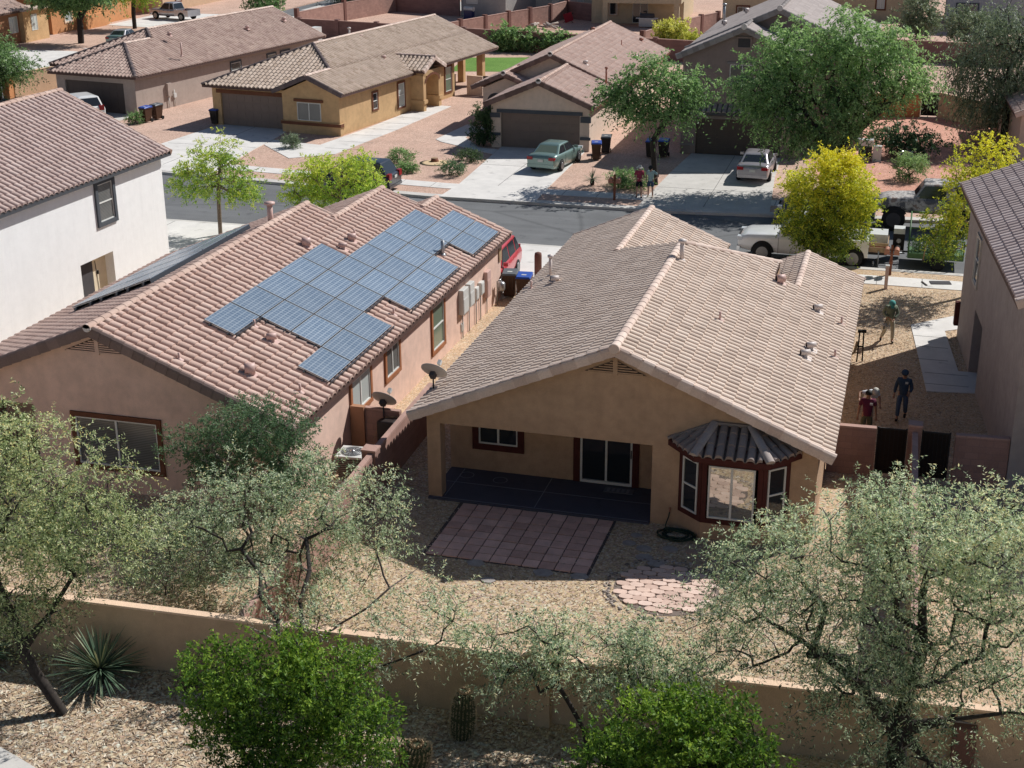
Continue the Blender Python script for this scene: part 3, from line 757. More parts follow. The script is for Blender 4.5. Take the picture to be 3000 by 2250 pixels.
M['darkgreen2'] = leafmat('deep green leaf', [(0.03, 0.08, 0.035), (0.08, 0.16, 0.075), (0.14, 0.22, 0.11), (0.22, 0.30, 0.15)], 0.25)
M['darkleaf2'] = leafmat('deep shrub leaf', [(0.03, 0.07, 0.025), (0.07, 0.13, 0.05), (0.13, 0.19, 0.08), (0.20, 0.26, 0.12)], 0.25)
M['yellowgreen'] = leafmat('yellow green leaf', [(0.3, 0.36, 0.06), (0.55, 0.58, 0.12), (0.78, 0.76, 0.2), (0.9, 0.86, 0.28)], 0.3)
M['woodpale'] = plain('pale dead wood', (0.50, 0.42, 0.36), 0.9)
M['orangeblock'] = plain('orange block', (0.42, 0.22, 0.13), 0.9)
M['blockdk'] = block('shaded red block', (0.30, 0.18, 0.16), (0.25, 0.155, 0.14))  # darker copy of the red block, shade put into its colour
M['acdark'] = plain('ac cabinet', (0.30, 0.28, 0.25), 0.6); M['acfan'] = plain('ac fan shade', (0.10, 0.105, 0.11), 0.6)
M['matgrey'] = plain('door mat', (0.16, 0.16, 0.18), 0.95); M['postpink'] = plain('pinkish post', (0.58, 0.45, 0.39), 0.85)
M['rustbox'] = plain('rust mailbox', (0.42, 0.19, 0.12), 0.5); M['sawdust'] = plain('sawdust', (0.68, 0.50, 0.30), 0.95)
M['potblue'] = plain('blue glaze', (0.02, 0.035, 0.13), 0.2, var=0.3); M['khaki'] = plain('khaki canvas', (0.36, 0.30, 0.20), 0.9)
M['redcloth'] = plain('red canvas', (0.35, 0.02, 0.03), 0.8); M['tarp'] = plain('grey tarpaulin', (0.28, 0.31, 0.32), 0.7, var=0.25)
M['taupe2'] = stucco('grey taupe stucco', (0.40, 0.385, 0.37)); M['sandpale2'] = stucco('pale taupe stucco', (0.55, 0.52, 0.46)); M['orangedk'] = stucco('deep orange stucco', (0.40, 0.20, 0.11))
M['greenframe'] = plain('green painted steel', (0.07, 0.16, 0.055), 0.6, var=0.3)
# ------------------------------------------------------------------ TAN HOUSE
SL = 0.4255
def h_tan():
    t = thing('house', 'tan stucco single storey house with covered patio, bay window and tan tiled roof', 'house')
    mt, dk = M['tile_tan'], M['fascia']
    E0, zE = (-0.38, 0), 2.62
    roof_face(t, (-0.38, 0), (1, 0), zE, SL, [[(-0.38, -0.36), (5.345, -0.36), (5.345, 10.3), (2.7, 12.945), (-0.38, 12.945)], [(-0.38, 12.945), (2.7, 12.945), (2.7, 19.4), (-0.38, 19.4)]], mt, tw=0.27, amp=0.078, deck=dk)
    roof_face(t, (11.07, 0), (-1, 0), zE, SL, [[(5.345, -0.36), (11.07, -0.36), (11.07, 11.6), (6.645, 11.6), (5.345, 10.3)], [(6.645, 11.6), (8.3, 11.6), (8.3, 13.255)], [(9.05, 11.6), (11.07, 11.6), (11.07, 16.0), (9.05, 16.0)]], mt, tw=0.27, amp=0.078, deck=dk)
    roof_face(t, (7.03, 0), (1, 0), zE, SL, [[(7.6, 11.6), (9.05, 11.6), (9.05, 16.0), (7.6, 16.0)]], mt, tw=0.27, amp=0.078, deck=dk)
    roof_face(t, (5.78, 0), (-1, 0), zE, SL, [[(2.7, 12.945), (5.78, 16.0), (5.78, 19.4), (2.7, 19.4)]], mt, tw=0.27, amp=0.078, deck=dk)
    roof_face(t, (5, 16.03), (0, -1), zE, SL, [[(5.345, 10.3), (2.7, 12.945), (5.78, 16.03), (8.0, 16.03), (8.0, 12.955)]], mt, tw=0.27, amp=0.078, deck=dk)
    zr = zE + SL * 5.725
    cm = M['capm']
    cap_line(t, (5.345, -0.42, zr + 0.04), (5.345, 8.5, zr + 0.04), cm)
    cap_line(t, (5.33, 8.45, zr + 0.05), (5.345, 10.35, zr + 0.06), cm)
    cap_line(t, (2.7, 12.7, zE + SL * 3.08 + 0.04), (2.7, 19.45, zE + SL * 3.08 + 0.04), cm)
    cap_line(t, (9.05, 11.55, zE + SL * 2.02 + 0.03), (9.05, 16.05, zE + SL * 2.02 + 0.03), cm, r=0.11)
    cap_line(t, (8.3, 13.25, 3.80 + 0.02), (5.4, 10.35, zr + 0.03), cm, name='hip_cap')
    rake_line(t, (-0.40, -0.36, zE), (5.345, -0.36, zr), (0, -1), cm)
    rake_line(t, (11.09, -0.36, zE), (5.345, -0.36, zr), (0, -1), cm)
    for a, b in (((-0.4, 19.4, zE), (2.7, 19.4, zE + SL * 3.08)), ((5.8, 19.4, zE), (2.7, 19.4, zE + SL * 3.08)), ((11.09, 16.0, zE), (9.05, 16.0, zE + SL * 2.02)), ((7.03, 16.0, zE), (9.05, 16.0, zE + SL * 2.02))):
        rake_line(t, a, b, (0, 1), cm)
    m = MB(); m.lathe([(0.13, 0), (0.15, 0.05), (0.1, 0.09)], (5.345, -0.46, zr + 0.02), 14, 'y'); m.build('ridge_end', M['capm'], t, tint=True)
    # walls
    wb = MB()
    wall_run(wb, (0, 0), (10.69, 0), 0, 2.6, holes=[(0.39, 6.36, 0, 2.3, 0.39), (7.15, 9.95, 0.5, 2.34, 0.02)], gable=[(5.345, 4.86)])
    wall_run(wb, (0.0, 2.05), (6.36, 2.05), 0, 2.48)
    wall_run(wb, (6.36, 2.05), (6.36, 0.39), 0, 2.48)
    wall_run(wb, (0, 19.1), (0, 0), 0, 2.6, holes=[(17.06, 18.7, 0, 2.3, 0.39)])
    wall_run(wb, (10.69, 0), (10.69, 15.7), 0, 2.6)
    wall_run(wb, (5.45, 19.1), (0, 19.1), 0, 2.6, gable=[(2.72, 3.76)])
    wall_run(wb, (5.45, 15.6), (5.45, 19.1), 0, 2.6)
    wall_run(wb, (10.69, 15.7), (5.45, 15.7), 0, 2.6)
    wall_run(wb, (8.3, 13.3), (8.3, 11.58), 2.6, 3.75)
    wall_run(wb, (9.05, 11.55), (8.2, 11.55), 2.6, 3.3)
    wb.face([(0.0, 0.39, 2.48), (6.36, 0.39, 2.48), (6.36, 2.05, 2.48), (0.0, 2.05, 2.48)][::-1])
    # beam and post inner faces
    wb.box(0.39, 6.36, 0.385, 0.39, 2.3, 2.6); wb.box(0.0, 0.385, 0.386, 0.39, 0, 2.6)
    wb.build('wall', M['tan'], t)
    # bay window
    bay = [(7.11, 0.0), (7.79, -0.58), (9.37, -0.58), (10.0, 0.0)]
    b = MB(); b.prism(bay, 0.0, 0.5); b.build('bay_base', M['tan'], t)
    bw = MB()
    for (p, q) in zip(bay[:-1], bay[1:]):
        F = Fr(p, q); L = math.dist(p, q)
        F.box(bw, 0.0, 0.13, 0.5, 2.46, -0.05, 0.02); F.box(bw, L - 0.13, L, 0.5, 2.46, -0.05, 0.02)
        F.box(bw, 0.13, L - 0.13, 0.5, 0.64, -0.05, 0.02); F.box(bw, 0.13, L - 0.13, 2.17, 2.46, -0.05, 0.02)
    bo = bw.build('bay_frame', M['maroon'], t)
    for i, (p, q) in enumerate(zip(bay[:-1], bay[1:])):
        F = Fr(p, q); L = math.dist(p, q)
        window(t, F, 0.15 if i != 1 else 0.17, L - (0.15 if i != 1 else 0.2), 0.66, 2.16, None, pane='glassmirror' if i == 1 else 'glass', split='v' if i == 1 else 'h')
    e = [(6.77, 0.0), (7.6, -0.95), (9.55, -0.95), (10.28, 0.0)]
    A, B = (7.99, 0.0), (8.94, 0.0)
    tb = M['tile_bay']
    roof_face(t, e[1], (0, 1), 2.54, 0.56, [[e[1], e[2], B, A]], tb, tw=0.27, course=0.4, deck=M['maroon'], name='bay_roof')
    roof_face(t, e[0], (0.753, 0.658), 2.54, 0.577, [[e[0], e[1], A]], tb, tw=0.27, course=0.4, deck=M['maroon'], name='bay_roof')
    roof_face(t, e[3], (-0.793, 0.609), 2.54, 0.5, [[e[2], e[3], B]], tb, tw=0.27, course=0.4, deck=M['maroon'], name='bay_roof')
    cap_line(t, (7.6, -0.97, 2.58), (7.99, -0.02, 3.13), M['capbay'], r=0.12, seg=0.4, name='bay_hip_cap')
    cap_line(t, (9.55, -0.97, 2.58), (8.94, -0.02, 3.13), M['capbay'], r=0.12, seg=0.4, name='bay_hip_cap')
    fl = MB(); fl.obox((8.47, -0.03, 3.14), (1, 0, 0), (0, 1, 0), (0, 0, 1), 0.5, 0.035, 0.035); fl.obox((7.38, -0.03, 2.87), (1, 0, 0.47), (0, 1, 0), (-0.47, 0, 1), 0.68, 0.035, 0.03); fl.obox((9.6, -0.03, 2.87), (1, 0, -0.43), (0, 1, 0), (0.43, 0, 1), 0.72, 0.035, 0.03)
    fl.build('flashing', M['dishbrown'], t)
    # gable vent
    F = Fr((0, 0), (10.69, 0))
    v = MB(); v.face([F.p(4.47, 4.25, 0.012), F.p(6.15, 4.25, 0.012), F.p(5.31, 4.62, 0.012)])
    g = v.build('gable_vent', M['ventshade'], t)
    lv = MB()
    for k in range(5):
        z = 4.27 + k * 0.068; hw = 0.84 * (4.64 - z) / 0.39 - 0.06
        if hw > 0.12: F.box(lv, 5.31 - hw, 5.31 + hw, z, z + 0.03, 0.012, 0.045)
    lv.build('louvre', M['tan'], g)
    ps = MB(); F.box(ps, 5.25, 5.37, 4.22, 4.70, 0.0, 0.055); ps.build('mullion', M['tan'], g)
    # patio window, sliding door
    Fp = Fr((0, 2.05), (6.36, 2.05))
    window(t, Fp, 0.88, 2.06, 0.92, 2.06, 'maroon', 0.19, split='v', pane='glass')
    d = MB()
    Fp.box(d, 3.93, 3.99, 0.07, 2.12, 0.0, 0.06); Fp.box(d, 5.39, 5.45, 0.07, 2.12, 0.0, 0.06); Fp.box(d, 3.99, 5.39, 2.06, 2.12, 0, 0.06); Fp.box(d, 3.99, 5.39, 0.07, 0.15, 0, 0.07)
    Fp.box(d, 4.66, 4.72, 0.15, 2.06, 0.0, 0.05); dd = d.build('sliding_door', M['vinyl'], t)
    p = MB(); p.face([Fp.p(3.99, 0.15, 0.012), Fp.p(4.66, 0.15, 0.012), Fp.p(4.66, 2.06, 0.012), Fp.p(3.99, 2.06, 0.012)]); p.face([Fp.p(4.72, 0.15, 0.02), Fp.p(5.39, 0.15, 0.02), Fp.p(5.39, 2.06, 0.02), Fp.p(4.72, 2.06, 0.02)]); p.build('pane', M['glass'], dd)
    hd = MB(); Fp.box(hd, 5.405, 5.43, 0.95, 1.2, 0.06, 0.09); hd.build('handle', M['iron'], dd)
    tr = MB(); Fp.box(tr, 3.73, 3.93, 0.06, 2.3, 0, 0.07); Fp.box(tr, 5.45, 5.64, 0.06, 2.3, 0, 0.07); Fp.box(tr, 3.93, 5.45, 2.12, 2.3, 0, 0.065); tr.build('trim', M['maroon'], dd)
    # roof vents on it
    sl = lambda x: zE + SL * (11.07 - x) + 0.03
    for i, (x, y, l) in enumerate(((9.86, 10.0, 'short hooded roof vent highest up the sunny tan slope, near the right eave'), (9.94, 6.32, 'upper of the two close hooded vents low on the sunny tan slope'), (9.84, 5.47, 'lower of the two close hooded vents low on the sunny tan slope'), (8.54, 11.03, 'largest pink hooded vent, beside the small front ridge of the tan roof'))):
        elbow_vent('roof_vent', l, (x, y, sl(x)), r=0.13 if i == 3 else 0.085, mat='vent' if i == 3 else 'capventm')
    for x, y, l in ((7.35, 5.1, 'thin vent pipe alone in the middle of the sunny tan slope'), (10.64, 9.9, 'thin vent pipe near the right eave of the tan roof, farther one'), (10.64, 6.66, 'thin vent pipe near the right eave of the tan roof, nearer one')):
        pipe_vent('vent_pipe', l, (x, y, sl(x)))
    pipe_vent('flue_pipe', 'tall capped pale flue pipe standing on the ridge of the tan roof', (5.62, 8.6, sl(5.62) - 0.02), 'capventm', 0.62, 0.07, None, True)
    sl2 = lambda x: zE + SL * (x + 0.38) + 0.03
    pipe_vent('flue_pipe', 'tall capped flue pipe on the shaded left slope of the tan roof', (0.39, 12.35, sl2(0.39) - 0.02), 'capventm', 0.72, 0.055, None, True)
    elbow_vent('roof_vent', 'small hooded vent next to the tall flue on the left tan slope', (0.92, 10.86, sl2(0.92)), 'capventm')
    pipe_vent('vent_pipe', 'short vent pipe at the left eave of the tan roof', (0.0, 11.21, sl2(0.0)), h=0.32)
    return t
M['glassmirror'] = glass('reflecting window glass', (0.55, 0.54, 0.50), 0.02, 1.0); M['glassmirror'].node_tree.nodes['Principled BSDF'].inputs['Metallic'].default_value = 0.75
M['tile_bay'] = tile_mat('bay roof tile', (0.30, 0.235, 0.205), (0.35, 0.28, 0.245), (0.41, 0.335, 0.30), 0.2)
M['capbay'] = tile_mat('bay cap tile', (0.40, 0.34, 0.31), (0.44, 0.38, 0.35), (0.48, 0.42, 0.38), 0.1)
M['dishbrown'] = plain('grey brown flashing', (0.24, 0.21, 0.20), 0.6)
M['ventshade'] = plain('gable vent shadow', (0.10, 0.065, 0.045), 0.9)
M['capventm'] = plain('pale vent metal', (0.66, 0.58, 0.54), 0.5)
h_tan()

# ------------------------------------------------------------------ PINK HOUSE
SP = 0.405; zP = 2.64
def h_pink():
    t = thing('house', 'pink stucco single storey house with solar panels on its rose tiled roof', 'house', (-8.855, 0, 0))
    X = 8.855
    def tr(ps): return [[(x + X, y) for x, y in p] for p in ps]
    mt, dk = M['tile_pink'], M['fascia']
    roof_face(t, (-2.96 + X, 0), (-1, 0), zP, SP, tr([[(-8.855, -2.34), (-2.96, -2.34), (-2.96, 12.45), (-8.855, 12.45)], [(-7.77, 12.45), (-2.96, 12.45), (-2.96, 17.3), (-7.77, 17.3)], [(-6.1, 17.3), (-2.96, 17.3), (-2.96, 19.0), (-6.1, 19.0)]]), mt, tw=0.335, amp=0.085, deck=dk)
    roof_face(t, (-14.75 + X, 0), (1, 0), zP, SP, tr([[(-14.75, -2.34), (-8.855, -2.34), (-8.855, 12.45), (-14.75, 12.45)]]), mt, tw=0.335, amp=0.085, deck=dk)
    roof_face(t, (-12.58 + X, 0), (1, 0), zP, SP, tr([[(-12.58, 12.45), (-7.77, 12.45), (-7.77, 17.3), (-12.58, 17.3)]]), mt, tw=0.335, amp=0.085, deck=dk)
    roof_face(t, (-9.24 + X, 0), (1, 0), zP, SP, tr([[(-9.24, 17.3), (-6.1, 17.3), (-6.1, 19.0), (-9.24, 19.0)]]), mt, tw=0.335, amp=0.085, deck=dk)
    cm = M['cappink']; zr = zP + SP * 5.895
    z2, z3 = zP + SP * 4.81, zP + SP * 3.14
    cap_line(t, (0, -2.4, zr + 0.04), (0, 12.5, zr + 0.04), cm)
    cap_line(t, (-7.77 + X, 12.2, z2 + 0.04), (-7.77 + X, 17.35, z2 + 0.04), cm)
    cap_line(t, (-6.1 + X, 17.2, z3 + 0.04), (-6.1 + X, 19.05, z3 + 0.04), cm)
    rake_line(t, (-14.77 + X, -2.34, zP), (0, -2.34, zr), (0, -1), M['rakepink'], h=0.23)
    rake_line(t, (-2.94 + X, -2.34, zP), (0, -2.34, zr), (0, -1), M['rakepink'], h=0.23)
    for a, b, y in ((-8.855 + 5.895, 0, 12.45),):
        pass
    rake_line(t, (-6.0 + X, 17.3, z3), (-7.77 + X, 17.3, z2), (0, 1), cm)
    rake_line(t, (-2.94 + X, 19.0, zP), (-6.1 + X, 19.0, z3), (0, 1), cm)
    rake_line(t, (-7.7 + X, 12.45, z2), (0, 12.45, zr), (0, 1), cm)
    rake_line(t, (-12.0 + X, 12.45, zP + SP * 2.7), (0, 12.45, zr), (0, 1), cm)
    e = MB(); e.lathe([(0.11, 0), (0.12, 0.05), (0.07, 0.08)], (0, -2.43, zr + 0.03), 14, 'y'); e.build('ridge_end', M['mortar'], t)
    wb = MB(); x0, x1 = -14.4 + X, -3.3 + X; L = x1 - x0
    wall_run(wb, (x0, -2.0), (x1, -2.0), 0, 2.6, holes=[(0.2, 3.25, 0, 2.45, 0.35)], gable=[(L / 2, 4.84)])
    wall_run(wb, (x1, -2.0), (x1, 18.7), 0, 2.6)
    wall_run(wb, (x0, 12.2), (x0, -2.0), 0, 2.6)
    wall_run(wb, (x0 + 2.2, 17.0), (x0 + 2.2, 12.2), 0, 2.6)
    wall_run(wb, (x0 + 5.5, 12.2), (x0, 12.2), 0, 2.6, gable=[(0, 4.8)])
    wall_run(wb, (x1, 12.3), (x0 + 2, 12.3), 2.5, 2.6, gable=[(L / 2, 4.84)])
    wall_run(wb, (x1, 17.0), (x0 + 2.2, 17.0), 0, 2.6, gable=[(4.47, 4.4)])
    wall_run(wb, (x1, 18.7), (x1 - 5.6, 18.7), 0, 2.6, gable=[(2.8, 3.75)])
    wall_run(wb, (x0 + 0.2, 0.8), (x0 + 3.3, 0.8), 0, 2.6); wb.box(x0 + 3.25, x0 + 3.3, -1.65, 0.8, 0, 2.6)
    wb.build('wall', M['pink'], t)
    # gable vent with louvres
    F = Fr((x0, -2.0), (x1, -2.0)); u = L / 2
    v = MB(); v.face([F.p(u - 1.05, 4.2, 0.012), F.p(u + 1.05, 4.2, 0.012), F.p(u, 4.68, 0.012)]); g = v.build('gable_vent', M['ventshade'], t)
    lv = MB()
    for k in range(7):
        z = 4.215 + k * 0.062; hw = 1.05 * (4.66 - z) / 0.45 - 0.06
        if hw > 0.1: F.box(lv, u - hw, u + hw, z, z + 0.032, 0.012, 0.045)
    lv.build('louvre', M['pink'], g)
    ps = MB(); F.box(ps, u - 0.06, u + 0.06, 4.16, 4.76, 0.0, 0.055); ps.build('mullion', M['pink'], g)
    # rear picture window
    window(t, F, 4.58, 7.15, 0.8, 2.25, 'brown', 0.14, split='v', pane='glassblind', frame='vinyl')
    # side windows facing the alley
    Fs = Fr((x1, -2.0), (x1, 18.7))
    window(t, Fs, 4.55, 6.05, 1.15, 2.2, 'orangetrim', 0.14, split='v', pane='glasswhite')
    window(t, Fs, 7.5, 8.65, 1.25, 2.2, 'orangetrim', 0.14, split='v', pane='glassblind')
    window(t, Fs, 12.08, 13.3, 0.6, 2.2, 'orangetrim', 0.14, split='h', pane='glassgreen')
    sh = MB(); Fs.box(sh, 20.35, 20.7, 1.6, 2.35, 0, 0.05); sh.build('shutter', M['wood'], t)
    sl = lambda x: zP + SP * (-2.96 - x) + 0.03
    for x, y, r, l in ((-7.34, 8.87, 0.15, 'fat hooded pink vent near the ridge, above the solar array'), (-6.55, 11.02, 0.12, 'hooded pink vent beside the solar array, farther up the roof'), (-6.47, 9.99, 0.08, 'smallest hooded pink vent touching the upper solar panels'), (-5.31, 1.57, 0.1, 'hooded pink vent in the bare tile bay below the solar array'), (-4.92, -0.71, 0.16, 'fat hooded pink vent nearest the rear gable, open mouth to the left')):
        elbow_vent('roof_vent', l, (x, y, sl(x)), r=r)
    for x, y, h, l in ((-6.5, -1.75, 0.24, 'thin pink vent pipe closest to the rear rake of the rose roof'), (-3.59, -0.39, 0.3, 'thin pink vent pipe near the rear right eave corner'), (-6.02, 1.93, 0.26, 'thin pink vent pipe under the lowest left solar panel'), (-3.51, 6.93, 0.3, 'thin pink vent pipe in the notch between solar panels above the eave'), (-6.65, 11.51, 0.3, 'thin pink vent pipe behind the hooded vent, far end of the array')):
        pipe_vent('vent_pipe', l, (x, y, sl(x)), h=h)
    pipe_vent('flue_pipe', 'tall grey flue pipe between solar panels near the front of the rose roof', (-4.02, 13.55, sl(-4.02)), 'steel', 0.6, 0.07, None, False)
    pipe_vent('flue_pipe', 'capped pink flue standing up just behind the ridge of the rose roof', (-8.98, 9.6, zr - 0.12), 'vent', 0.75, 0.1, None, True)
    return t
M['rakepink'] = tile_mat('dark brown barge tile', (0.21, 0.15, 0.13), (0.24, 0.17, 0.15), (0.28, 0.20, 0.175), 0.1)  # brown barge tiles, darker than the ridge tiles
h_pink()

# solar panels: (row, first y, count); each panel is a thing
def make_panel():
    t = thing('solar_panel', '', 'solar panel')
    a = MB(); a.box(-0.5, 0.5, -0.84, 0.84, -0.03, 0.0); a.build('cell_sheet', M['cells'], t)
    f = MB(); q = 0.5; w_ = 0.84
    f.box(-q, q, -w_, -w_ + 0.016, -0.045, 0.006); f.box(-q, q, w_ - 0.016, w_, -0.045, 0.006); f.box(-q, -q + 0.016, -w_ + 0.016, w_ - 0.016, -0.045, 0.006); f.box(q - 0.016, q, -w_ + 0.016, w_ - 0.016, -0.045, 0.006)
    f.build('frame', M['chrome2'], t)
    return t
def cells():
    t = NT('solar cells'); v = t.coords()
    s = t.t.nodes.new('ShaderNodeSeparateXYZ'); t.l(v, s.inputs[0])
    def saw(out, per, wd, off=0.0):
        a = t.t.nodes.new('ShaderNodeMath'); a.operation = 'ADD'; t.l(out, a.inputs[0]); a.inputs[1].default_value = 10 * per + off
        m = t.t.nodes.new('ShaderNodeMath'); m.operation = 'MODULO'; t.l(a.outputs[0], m.inputs[0]); m.inputs[1].default_value = per
        l = t.t.nodes.new('ShaderNodeMath'); l.operation = 'LESS_THAN'; t.l(m.outputs[0], l.inputs[0]); l.inputs[1].default_value = wd
        return l.outputs[0]
    col = t.mix(t.noise(1.5, 3, v), (0.075, 0.125, 0.20), (0.12, 0.18, 0.26))
    col = t.mix(saw(s.outputs[0], 0.0533, 0.006), col, (0.25, 0.31, 0.38))
    col = t.mix(saw(s.outputs[0], 0.16, 0.012, 0.08), col, (0.46, 0.52, 0.57))
    col = t.mix(saw(s.outputs[1], 0.16, 0.012, 0.0), col, (0.46, 0.52, 0.57))
    oi = t.t.nodes.new('ShaderNodeObjectInfo'); col = t.mix(1.0, col, t.ramp(oi.outputs['Random'], [(0.0, 0.85), (1.0, 1.12)]), 'MULTIPLY')
    col = t.mix(t.ramp(t.noise(0.7, 4, v), [(0.3, 0.03), (0.75, 0.2)]), col, (0.40, 0.43, 0.46))
    m = t.out(col, 0.25, 0.0, 0.6)
    return m
M['cells'] = cells(); M['chrome2'] = plain('aluminium panel edge', (0.50, 0.53, 0.55), 0.35, 0.7); M['blackalu'] = plain('dark skirt metal', (0.06, 0.07, 0.085), 0.35, 0.5)
ang = math.atan(SP)
rows = [(-6.545, 0.72, 5, 'top'), (-5.585, 2.46, 8, 'second'), (-4.625, 2.46, 9, 'third'), (-3.665, 0.72, 3, 'bottom'), (-3.665, 7.68, 3, 'bottom'), (-3.665, 14.64, 2, 'bottom')]
proto = None
ords = ['first', 'second', 'third', 'fourth', 'fifth', 'sixth', 'seventh', 'eighth', 'ninth']
sect = {0.72: 'nearest block', 7.68: 'middle block', 14.64: 'far block'}
for (x, y0, n, nm) in rows:
    for k in range(n):
        if proto is None: proto = o = make_panel()
        else: o = copy_tree(proto)
        o.location = (x, y0 + 0.86 + k * 1.74, zP + SP * (-2.96 - x) + 0.19)
        o.rotation_euler = (0, ang, 0)
        o['label'] = 'solar panel on the sunny slope, %s row%s, %s from the camera side' % (nm, (', ' + sect[y0]) if nm == 'bottom' else '', ords[k])
        o['group'] = 'solar panels on the sunny slope'
def skirt(y0, y1, x, x2, nm):
    pass
sk = thing('panel_rail', 'dark metal rails and skirts carrying the sunny solar array', 'mounting rail')
def onr(x, dz): return zP + SP * (-2.96 - x) + dz
m = MB()
for xe, ya, yb in ((-3.175, 0.72, 5.94), (-3.175, 7.68, 12.9), (-3.175, 14.64, 18.12), (-4.135, 5.94, 7.68), (-4.135, 12.9, 14.64), (-5.1, 2.46 - 0.0, 2.46), (-6.05, 0.72, 2.46)):
    if yb > ya: m = MB(); m.obox((xe + 0.02, (ya + yb) / 2, onr(xe, 0.12)), (0, 1, 0), (1, 0, -SP), (SP, 0, 1), (yb - ya) / 2, 0.015, 0.085); m.build('skirt', M['blackalu'], sk)
m = MB()
for (x, y0, n, nm) in rows:
    for q in (-0.28, 0.28):
        xx = x + q; ya, yb = y0 - 0.06, y0 + n * 1.74 + 0.04
        m.obox((xx, (ya + yb) / 2, onr(xx, 0.115)), (0, 1, 0), (1, 0, -SP), (SP, 0, 1), (yb - ya) / 2, 0.02, 0.025)
        for k in range(n * 2 + 1):
            yy = ya + 0.1 + (yb - ya - 0.2) * k / (n * 2)
            m.obox((xx, yy, onr(xx, 0.055)), (0, 1, 0), (1, 0, 0), (0, 0, 1), 0.03, 0.03, 0.06)
m.build('rail', M['blackalu'], sk)
# array on the far (left) slope
for c in range(4):
    for r_ in range(3):
        o = copy_tree(proto); x = -10.4 - r_ * 0.97; o.location = (x, 3.75 + c * 1.74, zP + SP * (x + 14.75) + 0.27); o.rotation_euler = (0, -ang, 0)
        o['label'] = 'solar panel beyond the ridge, %s row down, %s from the camera side' % (ords[r_], ords[c]); o['group'] = 'solar panels on the far slope'
sk2 = thing('panel_rail', 'black rails under the solar array on the far side of the ridge', 'mounting rail')
m = MB()
for r_ in range(3):
    for q in (-0.28, 0.28):
        xx = -10.4 - r_ * 0.97 + q; m.obox((xx, 6.35, zP + SP * (xx + 14.75) + 0.17), (0, 1, 0), (1, 0, SP), (-SP, 0, 1), 3.6, 0.03, 0.05)
m.obox((-9.9, 6.35, zP + SP * 4.85 + 0.14), (0, 1, 0), (1, 0, SP), (-SP, 0, 1), 3.48, 0.012, 0.1)
m.build('rail', M['blackalu'], sk2)

# ------------------------------------------------------------------ WHITE TWO STOREY HOUSE (left)
def h_white():
    t = thing('house', 'white two storey house with grey window trim at the left edge', 'house', (-17.6, 17.5, 0), -2.4)
    s = 0.45; zE = 5.5
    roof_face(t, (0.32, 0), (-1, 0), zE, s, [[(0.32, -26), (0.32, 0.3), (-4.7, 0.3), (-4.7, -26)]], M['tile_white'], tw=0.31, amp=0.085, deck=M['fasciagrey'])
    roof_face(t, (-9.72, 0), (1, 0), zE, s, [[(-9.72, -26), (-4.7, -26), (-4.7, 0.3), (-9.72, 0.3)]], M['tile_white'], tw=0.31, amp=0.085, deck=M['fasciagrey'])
    cap_line(t, (-4.7, -26, zE + s * 5.02 + 0.04), (-4.7, 0.35, zE + s * 5.02 + 0.04), M['cappink'])
    rake_line(t, (0.34, 0.3, zE), (-4.7, 0.3, zE + s * 5.02), (0, 1), M['cappink'])
    rake_line(t, (-9.74, 0.3, zE), (-4.7, 0.3, zE + s * 5.02), (0, 1), M['cappink'])
    wb = MB()
    wall_run(wb, (0, -26), (0, 0), 0, 5.52, holes=[(19.75, 21.95, 0, 2.35, 0.4)])
    wall_run(wb, (0, 0), (-9.4, 0), 0, 5.52, gable=[(4.7, 7.55)])
    wall_run(wb, (-9.4, 0), (-9.4, -26), 0, 5.52)
    wall_run(wb, (-9.4, -26), (0, -26), 0, 5.52, gable=[(4.7, 7.55)])
    wb.build('wall', M['white'], t)
    F = Fr((0, -26), (0, 0))
    window(t, F, 21.3, 22.3, 3.66, 5.14, 'darkgrey', 0.17, split='h', pane='glassblind', tproud=0.08)
    d = MB(); F.box(d, 19.75, 21.95, 0, 2.35, -0.48, -0.4); dd = d.build('recess_back', M['sandpale'], t)
    e = MB(); F.box(e, 19.77, 21.0, 0.02, 2.3, -0.4, -0.36); e.build('door', M['charcoal'], t)
    l = MB(); F.box(l, 21.3, 21.36, 1.55, 1.7, -0.4, -0.34); l.tube([F.p(21.22, 2.1, -0.38), F.p(21.3, 1.2, -0.38), F.p(21.35, 0.3, -0.38)], 0.012, 6); l.build('door_bell', M['iron'], t)
M['sandpale'] = stucco('pale recess stucco', (0.80, 0.70, 0.52))
h_white()

